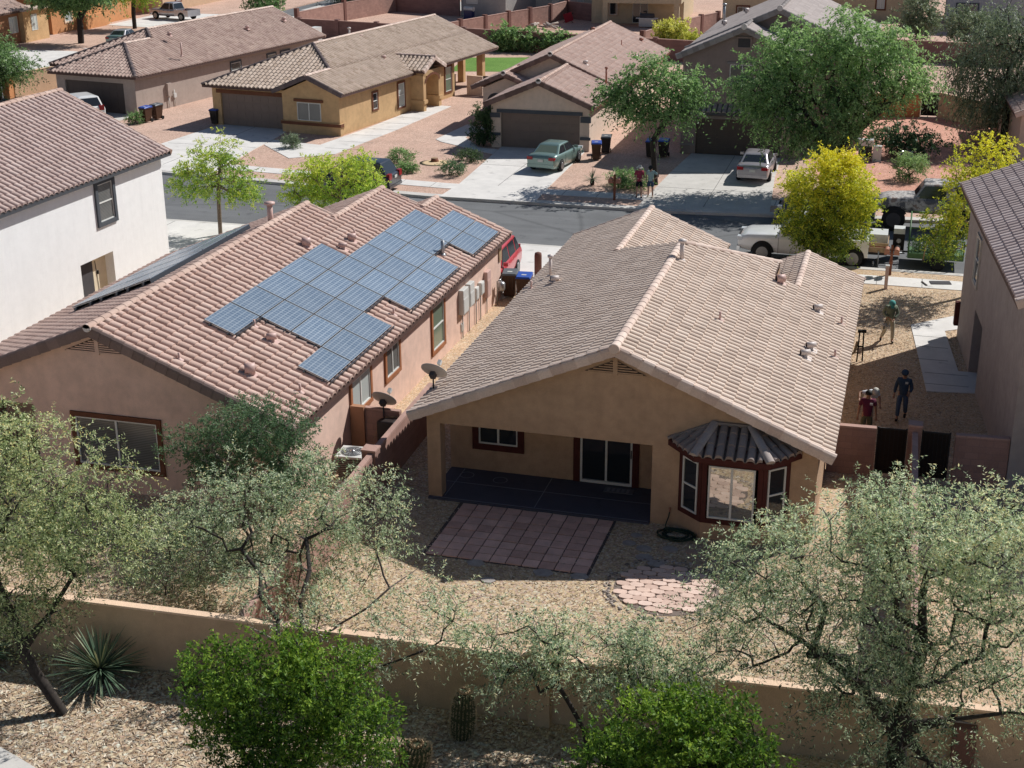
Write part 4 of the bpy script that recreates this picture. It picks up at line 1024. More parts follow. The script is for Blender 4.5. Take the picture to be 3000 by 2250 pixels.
# ------------------------------------------------------------------ RIGHT TWO STOREY HOUSE
def h_right():
    t = thing('house', 'grey brown two storey house with a deep side doorway at the right edge', 'house', (14.57, 18.4, 0), 4.96)
    s = 0.42; zE = 5.65
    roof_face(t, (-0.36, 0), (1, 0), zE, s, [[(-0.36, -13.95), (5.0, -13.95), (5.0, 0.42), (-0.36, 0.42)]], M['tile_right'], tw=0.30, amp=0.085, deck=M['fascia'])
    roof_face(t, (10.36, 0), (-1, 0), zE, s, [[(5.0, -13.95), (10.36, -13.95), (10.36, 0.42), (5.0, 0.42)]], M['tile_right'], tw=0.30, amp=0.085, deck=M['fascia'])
    zr = zE + s * 5.36
    cap_line(t, (5, -14, zr + 0.04), (5, 0.45, zr + 0.04), M['capm'])
    rake_line(t, (-0.38, -13.95, zE), (5, -13.95, zr), (0, -1), M['capm'])
    rake_line(t, (-0.38, 0.42, zE), (5, 0.42, zr), (0, 1), M['capm']); rake_line(t, (10.38, 0.42, zE), (5, 0.42, zr), (0, 1), M['capm'])
    rake_line(t, (10.38, -13.95, zE), (5, -13.95, zr), (0, -1), M['capm'])
    wb = MB()
    wall_run(wb, (0, 0), (0, -13.6), 0, 5.62, holes=[(3.9, 6.0, 0.0, 2.3, 0.45)])
    wall_run(wb, (0, -13.6), (10, -13.6), 0, 5.62, gable=[(5, 7.72)])
    wall_run(wb, (10, -13.6), (10, 0), 0, 5.62)
    wall_run(wb, (10, 0), (0, 0), 0, 5.62, gable=[(5, 7.72)])
    wb.build('wall', M['mauve'], t)
    F = Fr((0, 0), (0, -13.6))
    d = MB(); F.box(d, 3.9, 6.0, 0, 2.3, -0.5, -0.45); d.build('door', M['navy'], t)
    window(t, F, 2.75, 3.75, 3.05, 4.6, 'cream', 0.1, split='h')
    m = MB(); F.box(m, -0.15, 0.12, 0.45, 1.35, 0.0, 0.16); m.build('meter_box', M['maroon'], t)
M['mauve'] = stucco('mauve brown stucco', (0.43, 0.375, 0.35), 0.14); M['navy'] = plain('navy door paint', (0.02, 0.025, 0.04), 0.5); M['cream'] = stucco('cream trim', (0.6, 0.55, 0.48))
h_right()

# ------------------------------------------------------------------ FAR HOUSES
FAR = dict(tw=0.32, course=0.38, amp=0.08, prof=PROF_FAR)
def h_ochre():
    t = thing('house', 'ochre stucco house across the street with a hipped sandy tile roof and brown garage', 'house', (-22.85, 49.2, 0), -7.5)
    s = 0.41; zE = 2.7; dk = M['fascia']; mt = M['tile_ochre']; XR, XL = 0.45, -10.35; xm = -4.95; hw = 5.4
    yf = 0.0
    roof_face(t, (XR, 0), (-1, 0), zE, s, [[(-2.1, -0.45), (XR, -0.45), (XR, 23.9), (-2.1, 23.9)], [(xm, yf + hw), (-2.1, 2.55), (-2.1, 23.9), (xm, 23.9)]], mt, deck=dk, **FAR)
    roof_face(t, (XL, 0), (1, 0), zE, s, [[(XL, yf), (xm, yf + hw), (xm, 23.9), (XL, 23.9)]], mt, deck=dk, **FAR)
    roof_face(t, (0, yf), (0, 1), zE, s, [[(XL, yf), (-4.65, yf), (-2.1, 2.55), (xm, yf + hw)]], mt, deck=dk, **FAR)
    roof_face(t, (-4.65, 0), (1, 0), zE, s, [[(-4.65, -0.45), (-2.1, -0.45), (-2.1, 2.6), (-4.65, 0.1)]], mt, deck=dk, **FAR)
    zr = zE + s * hw; z1 = zE + s * 2.55
    cm = M['capm']
    cap_line(t, (xm, yf + hw, zr + 0.04), (xm, 23.95, zr + 0.04), cm); cap_line(t, (XL, yf, zE + 0.02), (xm, yf + hw, zr + 0.04), M['capdark'], name='hip_cap'); cap_line(t, (-2.1, -0.5, z1 + 0.03), (-2.1, 2.6, z1 + 0.04), cm)
    cap_line(t, (-2.1, 2.55, z1 + 0.04), (xm, yf + hw, zr + 0.04), M['capdark'], name='hip_cap')
    rake_line(t, (XR + 0.02, -0.45, zE), (-2.1, -0.45, z1), (0, -1), M['capdark']); rake_line(t, (-4.67, -0.45, zE), (-2.1, -0.45, z1), (0, -1), M['capdark'])
    rake_line(t, (XR + 0.02, 23.9, zE), (xm, 23.9, zr), (0, 1), cm); rake_line(t, (XL, 23.9, zE), (xm, 23.9, zr), (0, 1), cm)
    wb = MB()
    wall_run(wb, (-9.9, 0.45), (-4.2, 0.45), 0, 2.6, holes=[(0.65, 5.55, 0, 2.15)])
    wall_run(wb, (-4.2, 0.45), (-4.2, 0), 0, 2.6)
    wall_run(wb, (-4.2, 0), (0, 0), 0, 2.6, gable=[(2.1, 3.5)])
    wall_run(wb, (0, 0), (0, 17.0), 0, 2.6)
    wall_run(wb, (0, 17.0), (-3.5, 17.0), 0, 2.6); wall_run(wb, (-3.5, 17), (-3.5, 23.4), 0, 2.6)
    wall_run(wb, (-3.5, 23.4), (-9.9, 23.4), 0, 2.6, gable=[(1.45, 4.4)]); wall_run(wb, (-9.9, 23.4), (-9.9, 0.45), 0, 2.6)
    wb.build('wall', M['ochre'], t)
    bs = MB(); bs.box(-4.32, 0.12, -0.12, 0.3, 0.55, 0.78); bs.box(-4.26, 0.06, -0.06, 0.25, 0.0, 0.55); bs.box(-0.06, 0.12, 0.3, 0.6, 0.55, 0.78); bs.build('wainscot', M['ochre'], t)
    bb = MB(); bb.box(-4.33, 0.13, -0.13, 0.31, 0.56, 0.76); bb.build('band', M['brown'], t)
    F = Fr((-9.9, 0.45), (-4.2, 0.45)); garage_door(t, F, 0.65, 5.55, 2.15)
    l = MB(); F.box(l, 0.35, 5.7, 2.15, 2.4, 0, 0.05); l.build('lintel', M['brown'], t)
    F = Fr((-4.2, 0), (0, 0)); window(t, F, 1.1, 2.85, 0.85, 2.0, None, split='v', pane='glassblind', tproud=0.05)
    l = MB(); F.box(l, 0.9, 3.05, 2.05, 2.22, 0, 0.1); l.build('lintel', M['brown'], t)
    F = Fr((0, 0), (0, 17))
    for u0, u1, z0, z1_, p in ((4.4, 5.0, 1.0, 2.05, 'glass'), (8.0, 8.9, 0.55, 2.15, 'glasswhite'), (12.9, 13.8, 0.55, 2.2, 'glassgreen'), (15.4, 16.4, 0.5, 2.25, 'glassgreen')):
        window(t, F, u0, u1, z0, z1_, 'brown', 0.13, split='h', pane=p)
    d = MB(); F.box(d, 11.1, 11.95, 0.02, 2.1, 0, 0.05); dd = d.build('door', M['ochredoor'], t)
    # entry canopy with its own little roof, piers and arch
    for y in (10.1, 12.5): pr = MB(); pr.box(0.0, 1.0, y - 0.2, y + 0.2, 0, 2.5); pr.box(-0.02, 1.1, y - 0.28, y + 0.28, 0.55, 0.8); pr.build('entry_pier', M['ochre'], t)
    ar = MB()
    for k in range(10):
        a, b = PI * k / 10, PI * (k + 1) / 10
        ar.face([(1.04, 11.3 - math.cos(a) * 1.0, 1.95 + math.sin(a) * 0.45), (1.04, 11.3 - math.cos(a) * 1.2, 1.95 + math.sin(a) * 0.62), (1.04, 11.3 - math.cos(b) * 1.2, 1.95 + math.sin(b) * 0.62), (1.04, 11.3 - math.cos(b) * 1.0, 1.95 + math.sin(b) * 0.45)][::-1])
    ar.build('entry_arch', M['brown'], t)
    gw = MB(); gw.prism([(0.0, 9.95), (1.0, 9.95), (1.0, 12.7), (0.0, 12.7)], 2.42, lambda x, y: 2.75 + 0.45 * (1.375 - abs(y - 11.32))); gw.build('entry_gable', M['ochre'], t)
    roof_face(t, (0, 9.6), (0, 1), 2.85, 0.45, [[(-1.6, 9.6), (1.25, 9.6), (1.25, 11.32), (-1.6, 11.32)]], mt, deck=dk, name='entry_roof', **FAR)
    roof_face(t, (0, 13.04), (0, -1), 2.85, 0.45, [[(-1.6, 11.32), (1.25, 11.32), (1.25, 13.04), (-1.6, 13.04)]], mt, deck=dk, name='entry_roof', **FAR)
    cap_line(t, (1.3, 11.32, 2.85 + 0.45 * 1.72 + 0.04), (-1.8, 11.32, 2.85 + 0.45 * 1.72 + 0.04), cm, r=0.11)
    rake_line(t, (1.25, 9.6, 2.85), (1.25, 11.32, 3.62), (1, 0), cm); rake_line(t, (1.25, 13.04, 2.85), (1.25, 11.32, 3.62), (1, 0), cm)
    p = MB(); p.box(-0.45, 0.05, 21.9, 22.4, 0, 2.6); p.box(-2.6, -2.1, 23.0, 23.4, 0, 2.6); p.build('patio_post', M['ochre'], t)
    sl = lambda x: zE + s * (XR - x) + 0.03
    pipe_vent('flue_pipe', 'capped flue with pale flashing near the ridge of the sandy roof', (-26.6 + 0, 60.6, 4.75), 'capventm', 0.55, 0.07, None, True)
    elbow_vent('roof_vent', 'reddish hooded vent next to the flue on the sandy roof', (-25.9, 61.0, 4.6), 'vent')
    elbow_vent('roof_vent', 'lone hooded vent low in the middle of the sandy roof slope', (-23.3, 58.6, 3.55), 'vent')
    pipe_vent('vent_pipe', 'thin vent pipe by the hip of the sandy roof', (-26.2, 57.2, 4.45), 'steel', 0.35)
M['capdark'] = tile_mat('dark hip tile', (0.10, 0.08, 0.085), (0.13, 0.10, 0.10), (0.18, 0.14, 0.13), 0.1)
M['ochredoor'] = plain('brown ochre door', (0.30, 0.17, 0.07), 0.6)
h_ochre()

def h_taupe():
    t = thing('house', 'taupe stucco house far left across the street, its dark garage front in shade', 'house', (-39.3, 52.6, 0), -8.6)
    s = 0.42; zE = 2.7; dk = M['fascia']; mt = M['tile_far']
    roof_face(t, (0.45, 0), (-1, 0), zE, s, [[(0.45, -0.4), (0.45, 24.2), (-3.4, 24.2), (-3.4, 3.45)], [(-3.4, 6.4), (-3.4, 24.2), (-4.6, 24.2), (-4.6, 7.6)]], mt, deck=dk, **FAR)
    roof_face(t, (-3.4, -0.4), (0, 1), zE, s, [[(-7.25, -0.4), (0.45, -0.4), (-3.4, 3.45)]], mt, deck=dk, **FAR)
    roof_face(t, (-7.25, 0), (1, 0), zE, s, [[(-7.25, -0.4), (-3.4, 3.45), (-3.4, 7.0), (-7.25, 5.0)]], mt, deck=dk, **FAR)
    roof_face(t, (-9.65, 0), (1, 0), zE, s, [[(-9.65, 2.55), (-4.6, 7.6), (-4.6, 24.2), (-9.65, 24.2)]], mt, deck=dk, **FAR)
    roof_face(t, (0, 2.55), (0, 1), zE, s, [[(-9.65, 2.55), (0.45, 2.55), (-4.6, 7.6)]], mt, deck=dk, **FAR)
    z1, zr = zE + s * 3.85, zE + s * 5.05; cd, cm = M['capdark'], M['capm']
    cap_line(t, (0.45, -0.4, zE + 0.03), (-3.4, 3.45, z1 + 0.04), cd, name='hip_cap'); cap_line(t, (-7.25, -0.4, zE + 0.03), (-3.4, 3.45, z1 + 0.04), cd, name='hip_cap')
    cap_line(t, (-3.4, 3.4, z1 + 0.04), (-3.4, 6.3, z1 + 0.04), cm); cap_line(t, (-4.6, 7.6, zr + 0.04), (-4.6, 24.25, zr + 0.04), cm)
    cap_line(t, (-3.4, 6.4, z1 + 0.1), (-4.6, 7.6, zr + 0.04), cd, name='hip_cap'); cap_line(t, (-9.65, 2.55, zE + 0.03), (-4.6, 7.6, zr + 0.04), cd, name='hip_cap')
    rake_line(t, (0.47, 24.2, zE), (-4.6, 24.2, zr), (0, 1), cm)
    wb = MB()
    wall_run(wb, (-6.85, 0), (0, 0), 0, 2.6, holes=[(0.75, 5.85, 0, 2.15)])
    wall_run(wb, (0, 0), (0, 23.8), 0, 2.6); wall_run(wb, (0, 23.8), (-9.2, 23.8), 0, 2.6, gable=[(4.6, 4.55)]); wall_run(wb, (-9.2, 23.8), (-9.2, 3), 0, 2.6); wall_run(wb, (-9.2, 3), (-6.85, 3), 0, 2.6); wall_run(wb, (-6.85, 3), (-6.85, 0), 0, 2.6)
    wb.build('wall', M['taupe'], t)
    garage_door(t, Fr((-6.85, 0), (0, 0)), 0.75, 5.85, 2.15, 'garagedark')
    F = Fr((0, 0), (0, 23.8))
    for u0, u1, z0, z1_ in ((11.3, 12.5, 1.0, 2.1), (16.2, 17.3, 1.2, 2.1), (18.1, 19.3, 1.4, 2.1)):
        window(t, F, u0, u1, z0, z1_, 'darkgrey', 0.12, split='h', pane='glassblind')
    u = MB(); F.box(u, 3.3, 3.75, 0.85, 1.75, 0, 0.2); uo = u.build('meter_panel', M['taupe'], t)
    c = MB(); c.tube([F.p(3.45, 0.85, 0.08), F.p(3.45, 0.02, 0.08)], 0.035, 8); c.tube([F.p(4.15, 1.2, 0.06), F.p(4.15, 0.02, 0.06)], 0.03, 8); F.box(c, 4.02, 4.3, 0.65, 0.95, 0, 0.14); c.build('conduit', M['boxgrey'], uo)
    for x, y, z, l in ((-40.6, 60.3, 4.45, 'pale hooded vent nearest the front hip of the far left roof'), (-38.9, 69.6, 3.9, 'small hooded vent half way along the far left roof')): elbow_vent('roof_vent', l, (x, y, z), 'vent')
    elbow_vent('roof_vent', 'hooded vent close to the back end of the far left roof', (-38.2, 75.0, 4.0), 'vent')
    pipe_vent('flue_pipe', 'tall thin flue pipe over the side wall of the far left roof', (-38.6, 58.2, 3.35), 'vent', 0.95, 0.06, None)
h_taupe()

def h_beige():
    t = thing('house', 'beige gabled house across the street with grey trimmed garage and rose tile roof', 'house', (-9.45, 48.3, 0), 0)
    X, Y = 9.45, -48.3; zE = 2.7; dk = M['brown']; mt = M['tile_beige']
    T = lambda ps: [[(x + X, y + Y) for x, y in p] for p in ps]
    s1, s2 = 0.42, 0.44
    roof_face(t, (-6.0 + X, 0), (-1, 0), zE, s1, T([[(-9.42, 47.9), (-6.0, 47.9), (-6.0, 56.4), (-9.42, 56.4)]]), mt, deck=dk, **FAR)
    roof_face(t, (-12.84 + X, 0), (1, 0), zE, s1, T([[(-12.84, 47.9), (-9.42, 47.9), (-9.42, 57.5), (-12.84, 57.5)]]), mt, deck=dk, **FAR)
    roof_face(t, (-5.9 + X, 0), (-1, 0), zE, s2, T([[(-10.55, 55.1), (-5.9, 55.1), (-5.9, 73.6), (-10.55, 73.6)]]), mt, deck=dk, **FAR)
    roof_face(t, (-15.2 + X, 0), (1, 0), zE, s2, T([[(-15.2, 55.1), (-10.55, 55.1), (-10.55, 73.6), (-15.2, 73.6)]]), mt, deck=dk, **FAR)
    z1, z2 = zE + s1 * 3.42, zE + s2 * 4.65
    cm, rk_ = M['cappink'], M['rakebrown']
    cap_line(t, (-9.42 + X, 47.85 + Y, z1 + 0.04), (-9.42 + X, 56.3 + Y, z1 + 0.04), cm); cap_line(t, (-10.55 + X, 55.05 + Y, z2 + 0.04), (-10.55 + X, 73.65 + Y, z2 + 0.04), cm)
    for a in (-12.86, -5.98): rake_line(t, (a + X, 47.9 + Y, zE), (-9.42 + X, 47.9 + Y, z1), (0, -1), rk_, h=0.22)
    for a in (-15.22, -5.88): rake_line(t, (a + X, 55.1 + Y, zE), (-10.55 + X, 55.1 + Y, z2), (0, -1), rk_, h=0.22); rake_line(t, (a + X, 73.6 + Y, zE), (-10.55 + X, 73.6 + Y, z2), (0, 1), cm)
    # porch gable, left
    xp = -13.35
    roof_face(t, (-15.5 + X, 0), (1, 0), zE, s1, T([[(-15.5, 53.9), (xp, 53.9), (xp, 58), (-15.5, 58)]]), mt, deck=dk, **FAR)
    roof_face(t, (-11.2 + X, 0), (-1, 0), zE, s1, T([[(xp, 53.9), (-11.2, 53.9), (-11.2, 56), (xp, 56)]]), mt, deck=dk, **FAR)
    zp = zE + s1 * 2.15
    cap_line(t, (xp + X, 53.85 + Y, zp + 0.03), (xp + X, 57 + Y, zp + 0.03), cm)
    rake_line(t, (-15.52 + X, 53.9 + Y, zE), (xp + X, 53.9 + Y, zp), (0, -1), rk_, h=0.2); rake_line(t, (-11.2 + X, 53.9 + Y, zE), (xp + X, 53.9 + Y, zp), (0, -1), rk_, h=0.2)
    for px, py, pz in ((-9.42, 47.82, z1), (-10.55, 55.02, z2), (xp, 53.82, zp)):
        m = MB(); m.lathe([(0.16, 0), (0.17, 0.06), (0.08, 0.12)], (px + X, py + Y, pz + 0.05), 12, 'y'); m.build('ridge_end', M['mortar'], t)
    wb = MB(); L = 6.14
    wall_run(wb, (-12.5 + X, 0), (-6.36 + X, 0), 0, 2.6, holes=[(0.6, 5.54, 0, 2.15)], gable=[(3.08, 3.95)])
    wall_run(wb, (-6.36 + X, 0), (-6.36 + X, 24.9), 0, 2.6)
    wall_run(wb, (-12.5 + X, 7.2), (-12.5 + X, 0), 0, 2.6)
    wall_run(wb, (-14.85 + X, 7.2), (-6.36 + X, 7.2), 2.6, 2.61, gable=[(4.25, 4.55)])
    wall_run(wb, (-14.85 + X, 6.0), (-11.6 + X, 6.0), 0, 2.6, holes=[(0.55, 1.15, 0.9, 1.9, 0.2), (1.55, 2.9, 0, 2.0, 0.5)], gable=[(1.5, 3.25)])
    wall_run(wb, (-14.85 + X, 24.9), (-14.85 + X, 6.0), 0, 2.6); wall_run(wb, (-6.36 + X, 24.9), (-14.85 + X, 24.9), 0, 2.6, gable=[(4.25, 4.5)])
    wb.build('wall', M['beige'], t)
    F = Fr((-12.5 + X, 0), (-6.36 + X, 0)); garage_door(t, F, 0.6, 5.54, 2.15)
    l = MB(); F.box(l, 0.36, 5.72, 2.15, 2.36, 0, 0.07)
    F.box(l, -0.08, 0.56, 1.85, 2.12, 0, 0.1); F.box(l, 5.6, 6.24, 1.75, 2.1, 0, 0.1); F.box(l, -0.06, 0.58, 0.75, 0.92, 0, 0.09); F.box(l, 5.58, 6.22, 0.7, 0.87, 0, 0.09)
    l.build('trim', M['darkgrey'], t)
    F = Fr((-14.85 + X, 6.0), (-11.6 + X, 6.0))
    ar = MB()
    for cx, r, z0, hh in ((0.85, 0.42, 1.75, 0.95), (2.22, 0.78, 1.85, 1.9)):
        for k in range(12):
            a, b = PI * k / 12, PI * (k + 1) / 12
            q = lambda t_, r_: F.p(cx - math.cos(t_) * r_, z0 + math.sin(t_) * r_, 0.05)
            ar.face([q(a, r), q(b, r), q(b, r + 0.13), q(a, r + 0.13)][::-1])
        F.box(ar, cx - r - 0.13, cx - r, z0 - hh, z0, 0, 0.05); F.box(ar, cx + r, cx + r + 0.13, z0 - hh, z0, 0, 0.05)
    ar.build('arch_trim', M['charcoal'], t)
    ab = MB()
    for cx, r, z0, hh in ((0.85, 0.42, 1.75, 0.95), (2.22, 0.78, 1.85, 1.85)):
        pts = [F.p(cx - r, z0 - hh, 0.02), F.p(cx + r, z0 - hh, 0.02)] + [F.p(cx + math.cos(PI * k / 12) * r, z0 + math.sin(PI * k / 12) * r, 0.02) for k in range(13)]
        ab.face(pts)
    ab.build('arch_opening', M['archshade'], t)
    w_ = MB(); wb2 = [(-16.3, 54.6), (-14.9, 54.6)]
    sl1 = lambda x: zE + s1 * (-6.0 - x) + 0.03; sl2 = lambda x: zE + s2 * (-5.9 - x) + 0.03
    pipe_vent('flue_pipe', 'tall red brown capped flue on the rose roof of the beige house', (-6.75, 54.7, sl1(-6.75)), 'rust', 1.0, 0.06, None, True)
    elbow_vent('roof_vent', 'white topped hooded vent where the beige garage roof meets the main roof', (-8.6, 56.9, sl2(-8.6)), 'capventm')
    elbow_vent('roof_vent', 'small pale vent low on the far half of the rose roof', (-6.9, 65.5, sl2(-6.9)), 'capventm')
    pipe_vent('vent_pipe', 'thin rust coloured vent pipe in the middle of the rose roof', (-8.4, 67.5, sl2(-8.4)), 'rust', 0.4)
    elbow_vent('roof_vent', 'rust hooded vent with pale flashing at the back edge of the rose roof', (-7.8, 72.0, sl2(-7.8)), 'rust')
    elbow_vent('roof_vent', 'rust hooded vent on the ridge of the rose roof', (-10.6, 67.8, z2), 'rust')
M['rakebrown'] = tile_mat('brown barge tile', (0.15, 0.095, 0.08), (0.19, 0.125, 0.105), (0.24, 0.16, 0.14), 0.1)
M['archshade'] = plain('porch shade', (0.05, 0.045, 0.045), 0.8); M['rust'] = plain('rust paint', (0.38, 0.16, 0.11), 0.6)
h_beige()

def h_grey():
    t = thing('house', 'dark grey two storey house behind the big green tree across the street', 'house', (2.4, 49.3, 0), 0)
    zE = 5.8; s = 0.44; mt = M['tile_flat']; dk = M['fasciagrey']; X = -2.4
    fl = dict(tw=0.32, course=0.36, lift=0.02, flat=True)
    roof_face(t, (-1.35 + X, 0), (1, 0), zE, s, [[(-3.75, -0.4), (0.1, -0.4), (0.1, 3.0), (-3.75, 3.0)], [(-3.75, 3.0), (1.75, 3.0), (1.75, 18), (-3.75, 18)]], mt, deck=dk, **fl)
    roof_face(t, (6.35 + X, 0), (-1, 0), zE, s, [[(0.1, -0.4), (3.95, -0.4), (3.95, 3.0), (0.1, 3.0)]], mt, deck=dk, **fl)
    roof_face(t, (9.65 + X, 0), (-1, 0), zE, s, [[(1.75, 3.0), (7.25, 3.0), (7.25, 18), (1.75, 18)]], mt, deck=dk, **fl)
    z1, z2 = zE + s * 3.85, zE + s * 5.5
    cap_line(t, (0.1, -0.45, z1 + 0.03), (0.1, 3.2, z1 + 0.03), M['capgrey']); cap_line(t, (1.75, 2.95, z2 + 0.03), (1.75, 18, z2 + 0.03), M['capgrey'])
    for a, b, y, z in ((-3.77, 0.1, -0.4, z1), (3.97, 0.1, -0.4, z1), (-3.77, 1.75, 3.0, z2), (7.27, 1.75, 3.0, z2)): rake_line(t, (a, y, zE), (b, y, z), (0, -1), M['capgrey'], h=0.24)
    for q in ((0.1, -0.5, z1 + 0.06), (1.75, 2.9, z2 + 0.06)): m = MB(); m.lathe([(0.17, 0), (0.18, 0.07), (0.08, 0.13)], q, 12, 'y'); m.build('ridge_end', M['mortar'], t)
    wb = MB(); wall_run(wb, (-3.4, 0), (3.6, 0), 0, 5.75, holes=[(0.9, 5.9, 0, 2.15)], gable=[(3.5, 7.35)])
    wall_run(wb, (3.6, 0), (3.6, 3.4), 0, 5.75); wall_run(wb, (3.6, 3.4), (6.9, 3.4), 0, 5.75); wall_run(wb, (-3.4, 3.4), (6.9, 3.4), 5.7, 5.75, gable=[(5.15, 8.0)])
    wall_run(wb, (6.9, 3.4), (6.9, 17.6), 0, 5.75); wall_run(wb, (6.9, 17.6), (-3.4, 17.6), 0, 5.75, gable=[(5.15, 8.0)]); wall_run(wb, (-3.4, 17.6), (-3.4, 0), 0, 5.75)
    wb.build('wall', M['grey'], t)
    F = Fr((-3.4, 0), (3.6, 0)); garage_door(t, F, 0.9, 5.9, 2.15, 'garagedark')
    l = MB(); F.box(l, 0.6, 6.2, 2.15, 2.32, 0, 0.06); F.box(l, 0.0, 0.9, 0.5, 0.62, 0, 0.05); l.build('lintel', M['greytrim'], t)
    roof_face(t, (0, -0.75), (0, 1), 2.65, 0.5, [[(-3.6, -0.75), (3.7, -0.75), (3.7, 0.02), (-3.6, 0.02)]], M['tile_flat'], deck=dk, name='garage_canopy', tw=0.3, course=0.38, prof=PROF_FAR, amp=0.05)
    window(t, F, 2.75, 4.2, 4.2, 5.35, 'greytrim', 0.14, split='v', sides='tb', pane='glassblind')
    v = MB(); F.box(v, 3.15, 3.85, 6.35, 6.85, 0, 0.03); vo = v.build('gable_vent', M['charcoal'], t)
    v = MB(); F.box(v, 3.05, 3.15, 6.25, 6.95, 0, 0.06); F.box(v, 3.85, 3.95, 6.25, 6.95, 0, 0.06); F.box(v, 3.15, 3.85, 6.25, 6.35, 0, 0.06); F.box(v, 3.15, 3.85, 6.85, 6.95, 0, 0.06); v.build('frame', M['grey'], vo)
    pipe_vent('flue_pipe', 'tall steel flue on the grey flat tiled roof', (-0.25, 60.9, 6.3), 'steel', 1.2, 0.08, None, True)
    for x, y, l in ((1.0, 62.5, 'bright hooded vent on the grey flat tiled roof, nearest the ridge'), (0.05, 58.9, 'white hooded vent beside the steel flue'), (2.6, 66.0, 'hooded vent at the top of the grey flat tiled roof')): elbow_vent('roof_vent', l, (x, y, zE + s * (x + 1.35) + 0.03), 'capventm', 0.12)
M['capgrey'] = tile_mat('grey cap', (0.26, 0.23, 0.22), (0.31, 0.28, 0.265), (0.36, 0.325, 0.31), 0.1); M['greytrim'] = stucco('grey trim', (0.30, 0.275, 0.265))
h_grey()
# ------------------------------------------------------------------ vegetation
def np_mesh(name, verts, quads, tint, mat, parent):
    me = bpy.data.meshes.new(name); nv, nf = len(verts), len(quads)
    me.vertices.add(nv); me.vertices.foreach_set('co', np.ascontiguousarray(verts, np.float32).ravel())
    me.loops.add(nf * 4); me.loops.foreach_set('vertex_index', np.ascontiguousarray(quads, np.int32).ravel())
    me.polygons.add(nf); me.polygons.foreach_set('loop_start', np.arange(nf, dtype=np.int32) * 4)
    me.update(calc_edges=True)
    a = me.attributes.new('tint', 'FLOAT', 'FACE'); a.data.foreach_set('value', np.ascontiguousarray(tint, np.float32))
    me.materials.append(mat)
    o = bpy.data.objects.new(name, me); COL.objects.link(o)
    if parent is not None: o.parent = parent
    return o
def unit(a): return a / np.maximum(np.linalg.norm(a, axis=-1, keepdims=True), 1e-6)

def leaf_arrays(g, centers, nspray, spread, slen, nleaf, ll, lw, droop, ctint, updir=0.0, outc=None, per=0.16):
    """feathery sprays round each cluster centre -> rhombus leaves"""
    n = len(centers); S_ = n * nspray
    c = np.repeat(centers, nspray, axis=0) + g.normal(0, spread, (S_, 3)) * (1, 1, 0.75)
    d = g.normal(0, 1, (S_, 3)); 
    if outc is not None: d += 0.9 * unit(c - outc)
    d[:, 2] += updir; d = unit(d)
    st = np.repeat(ctint, nspray) + g.normal(0, per * 0.5, S_)
    t = np.linspace(0.05, 1, nleaf)
    sl = slen * np.clip(g.gamma(4.0, 0.25, S_), 0.45, 2.3)
    pos = c[:, None, :] + d[:, None, :] * (sl[:, None] * t[None, :])[:, :, None]
    pos[:, :, 2] -= droop * sl[:, None] * (t ** 2)[None, :]
    pos = pos.reshape(-1, 3); N = len(pos)
    dd = np.repeat(d, nleaf, axis=0)
    ax = unit(np.cross(dd, g.normal(0, 1, (N, 3))))
    ld = unit(dd * 0.55 + ax * 1.0 + g.normal(0, 0.25, (N, 3)))
    ld[:, 2] -= droop * 0.4
    sd = unit(np.cross(ld, g.normal(0, 1, (N, 3)) + (0, 0, 0.8)))
    L = ll * g.uniform(0.7, 1.25, (N, 1)); W = lw * g.uniform(0.7, 1.2, (N, 1))
    v = np.stack([pos, pos + ld * L * 0.45 + sd * W, pos + ld * L, pos + ld * L * 0.45 - sd * W], axis=1)
    return v.reshape(-1, 3), np.arange(N * 4).reshape(-1, 4), np.clip(np.repeat(st, nleaf) + g.normal(0, per, N), 0, 1)

def grow(trunk_paths, pts, base):
    """connect cluster points to the nearest earlier node; returns nodes, parent index"""
    nodes = []; par = []
    for path in trunk_paths:
        prev = -1
        if nodes:
            q = np.array(path[0]); prev = int(np.argmin([np.sum((np.array(n) - q) ** 2) for n in nodes]))
        for i, p in enumerate(path):
            if i == 0 and prev >= 0 and np.linalg.norm(np.array(p) - np.array(nodes[prev])) < 0.05: continue
            nodes.append(tuple(p)); par.append(prev); prev = len(nodes) - 1
    ntr = len(nodes)
    A = np.zeros((ntr + len(pts) * 3, 3)); A[:ntr] = nodes; D = np.zeros(len(A)); 
    for i in range(ntr): D[i] = 0 if par[i] < 0 else D[par[i]] + np.linalg.norm(A[i] - A[par[i]])
    n = ntr; par = list(par); start = max(0, min(2, ntr - 1)); rr = np.random.default_rng(len(pts))
    order = np.argsort(np.linalg.norm(pts - A[ntr - 1], axis=1))
    for k in order:
        p = pts[k]; dist = np.linalg.norm(A[start:n] - p, axis=1) + 0.12 * D[start:n]
        j = int(np.argmin(dist)) + start
        q = A[j]; L = np.linalg.norm(p - q)
        if L > 0.5:
            for f in (0.38, 0.72):
                m = q + (p - q) * f + rr.normal(0, 0.06 * L, 3) + (0, 0, 0.08 * L * (1 - f))
                A[n] = m; par.append(j); D[n] = D[j] + np.linalg.norm(m - A[j]); j = n; n += 1
        A[n] = p; par.append(j); D[n] = D[j] + np.linalg.norm(p - A[j]); n += 1
    return A[:n], par, ntr

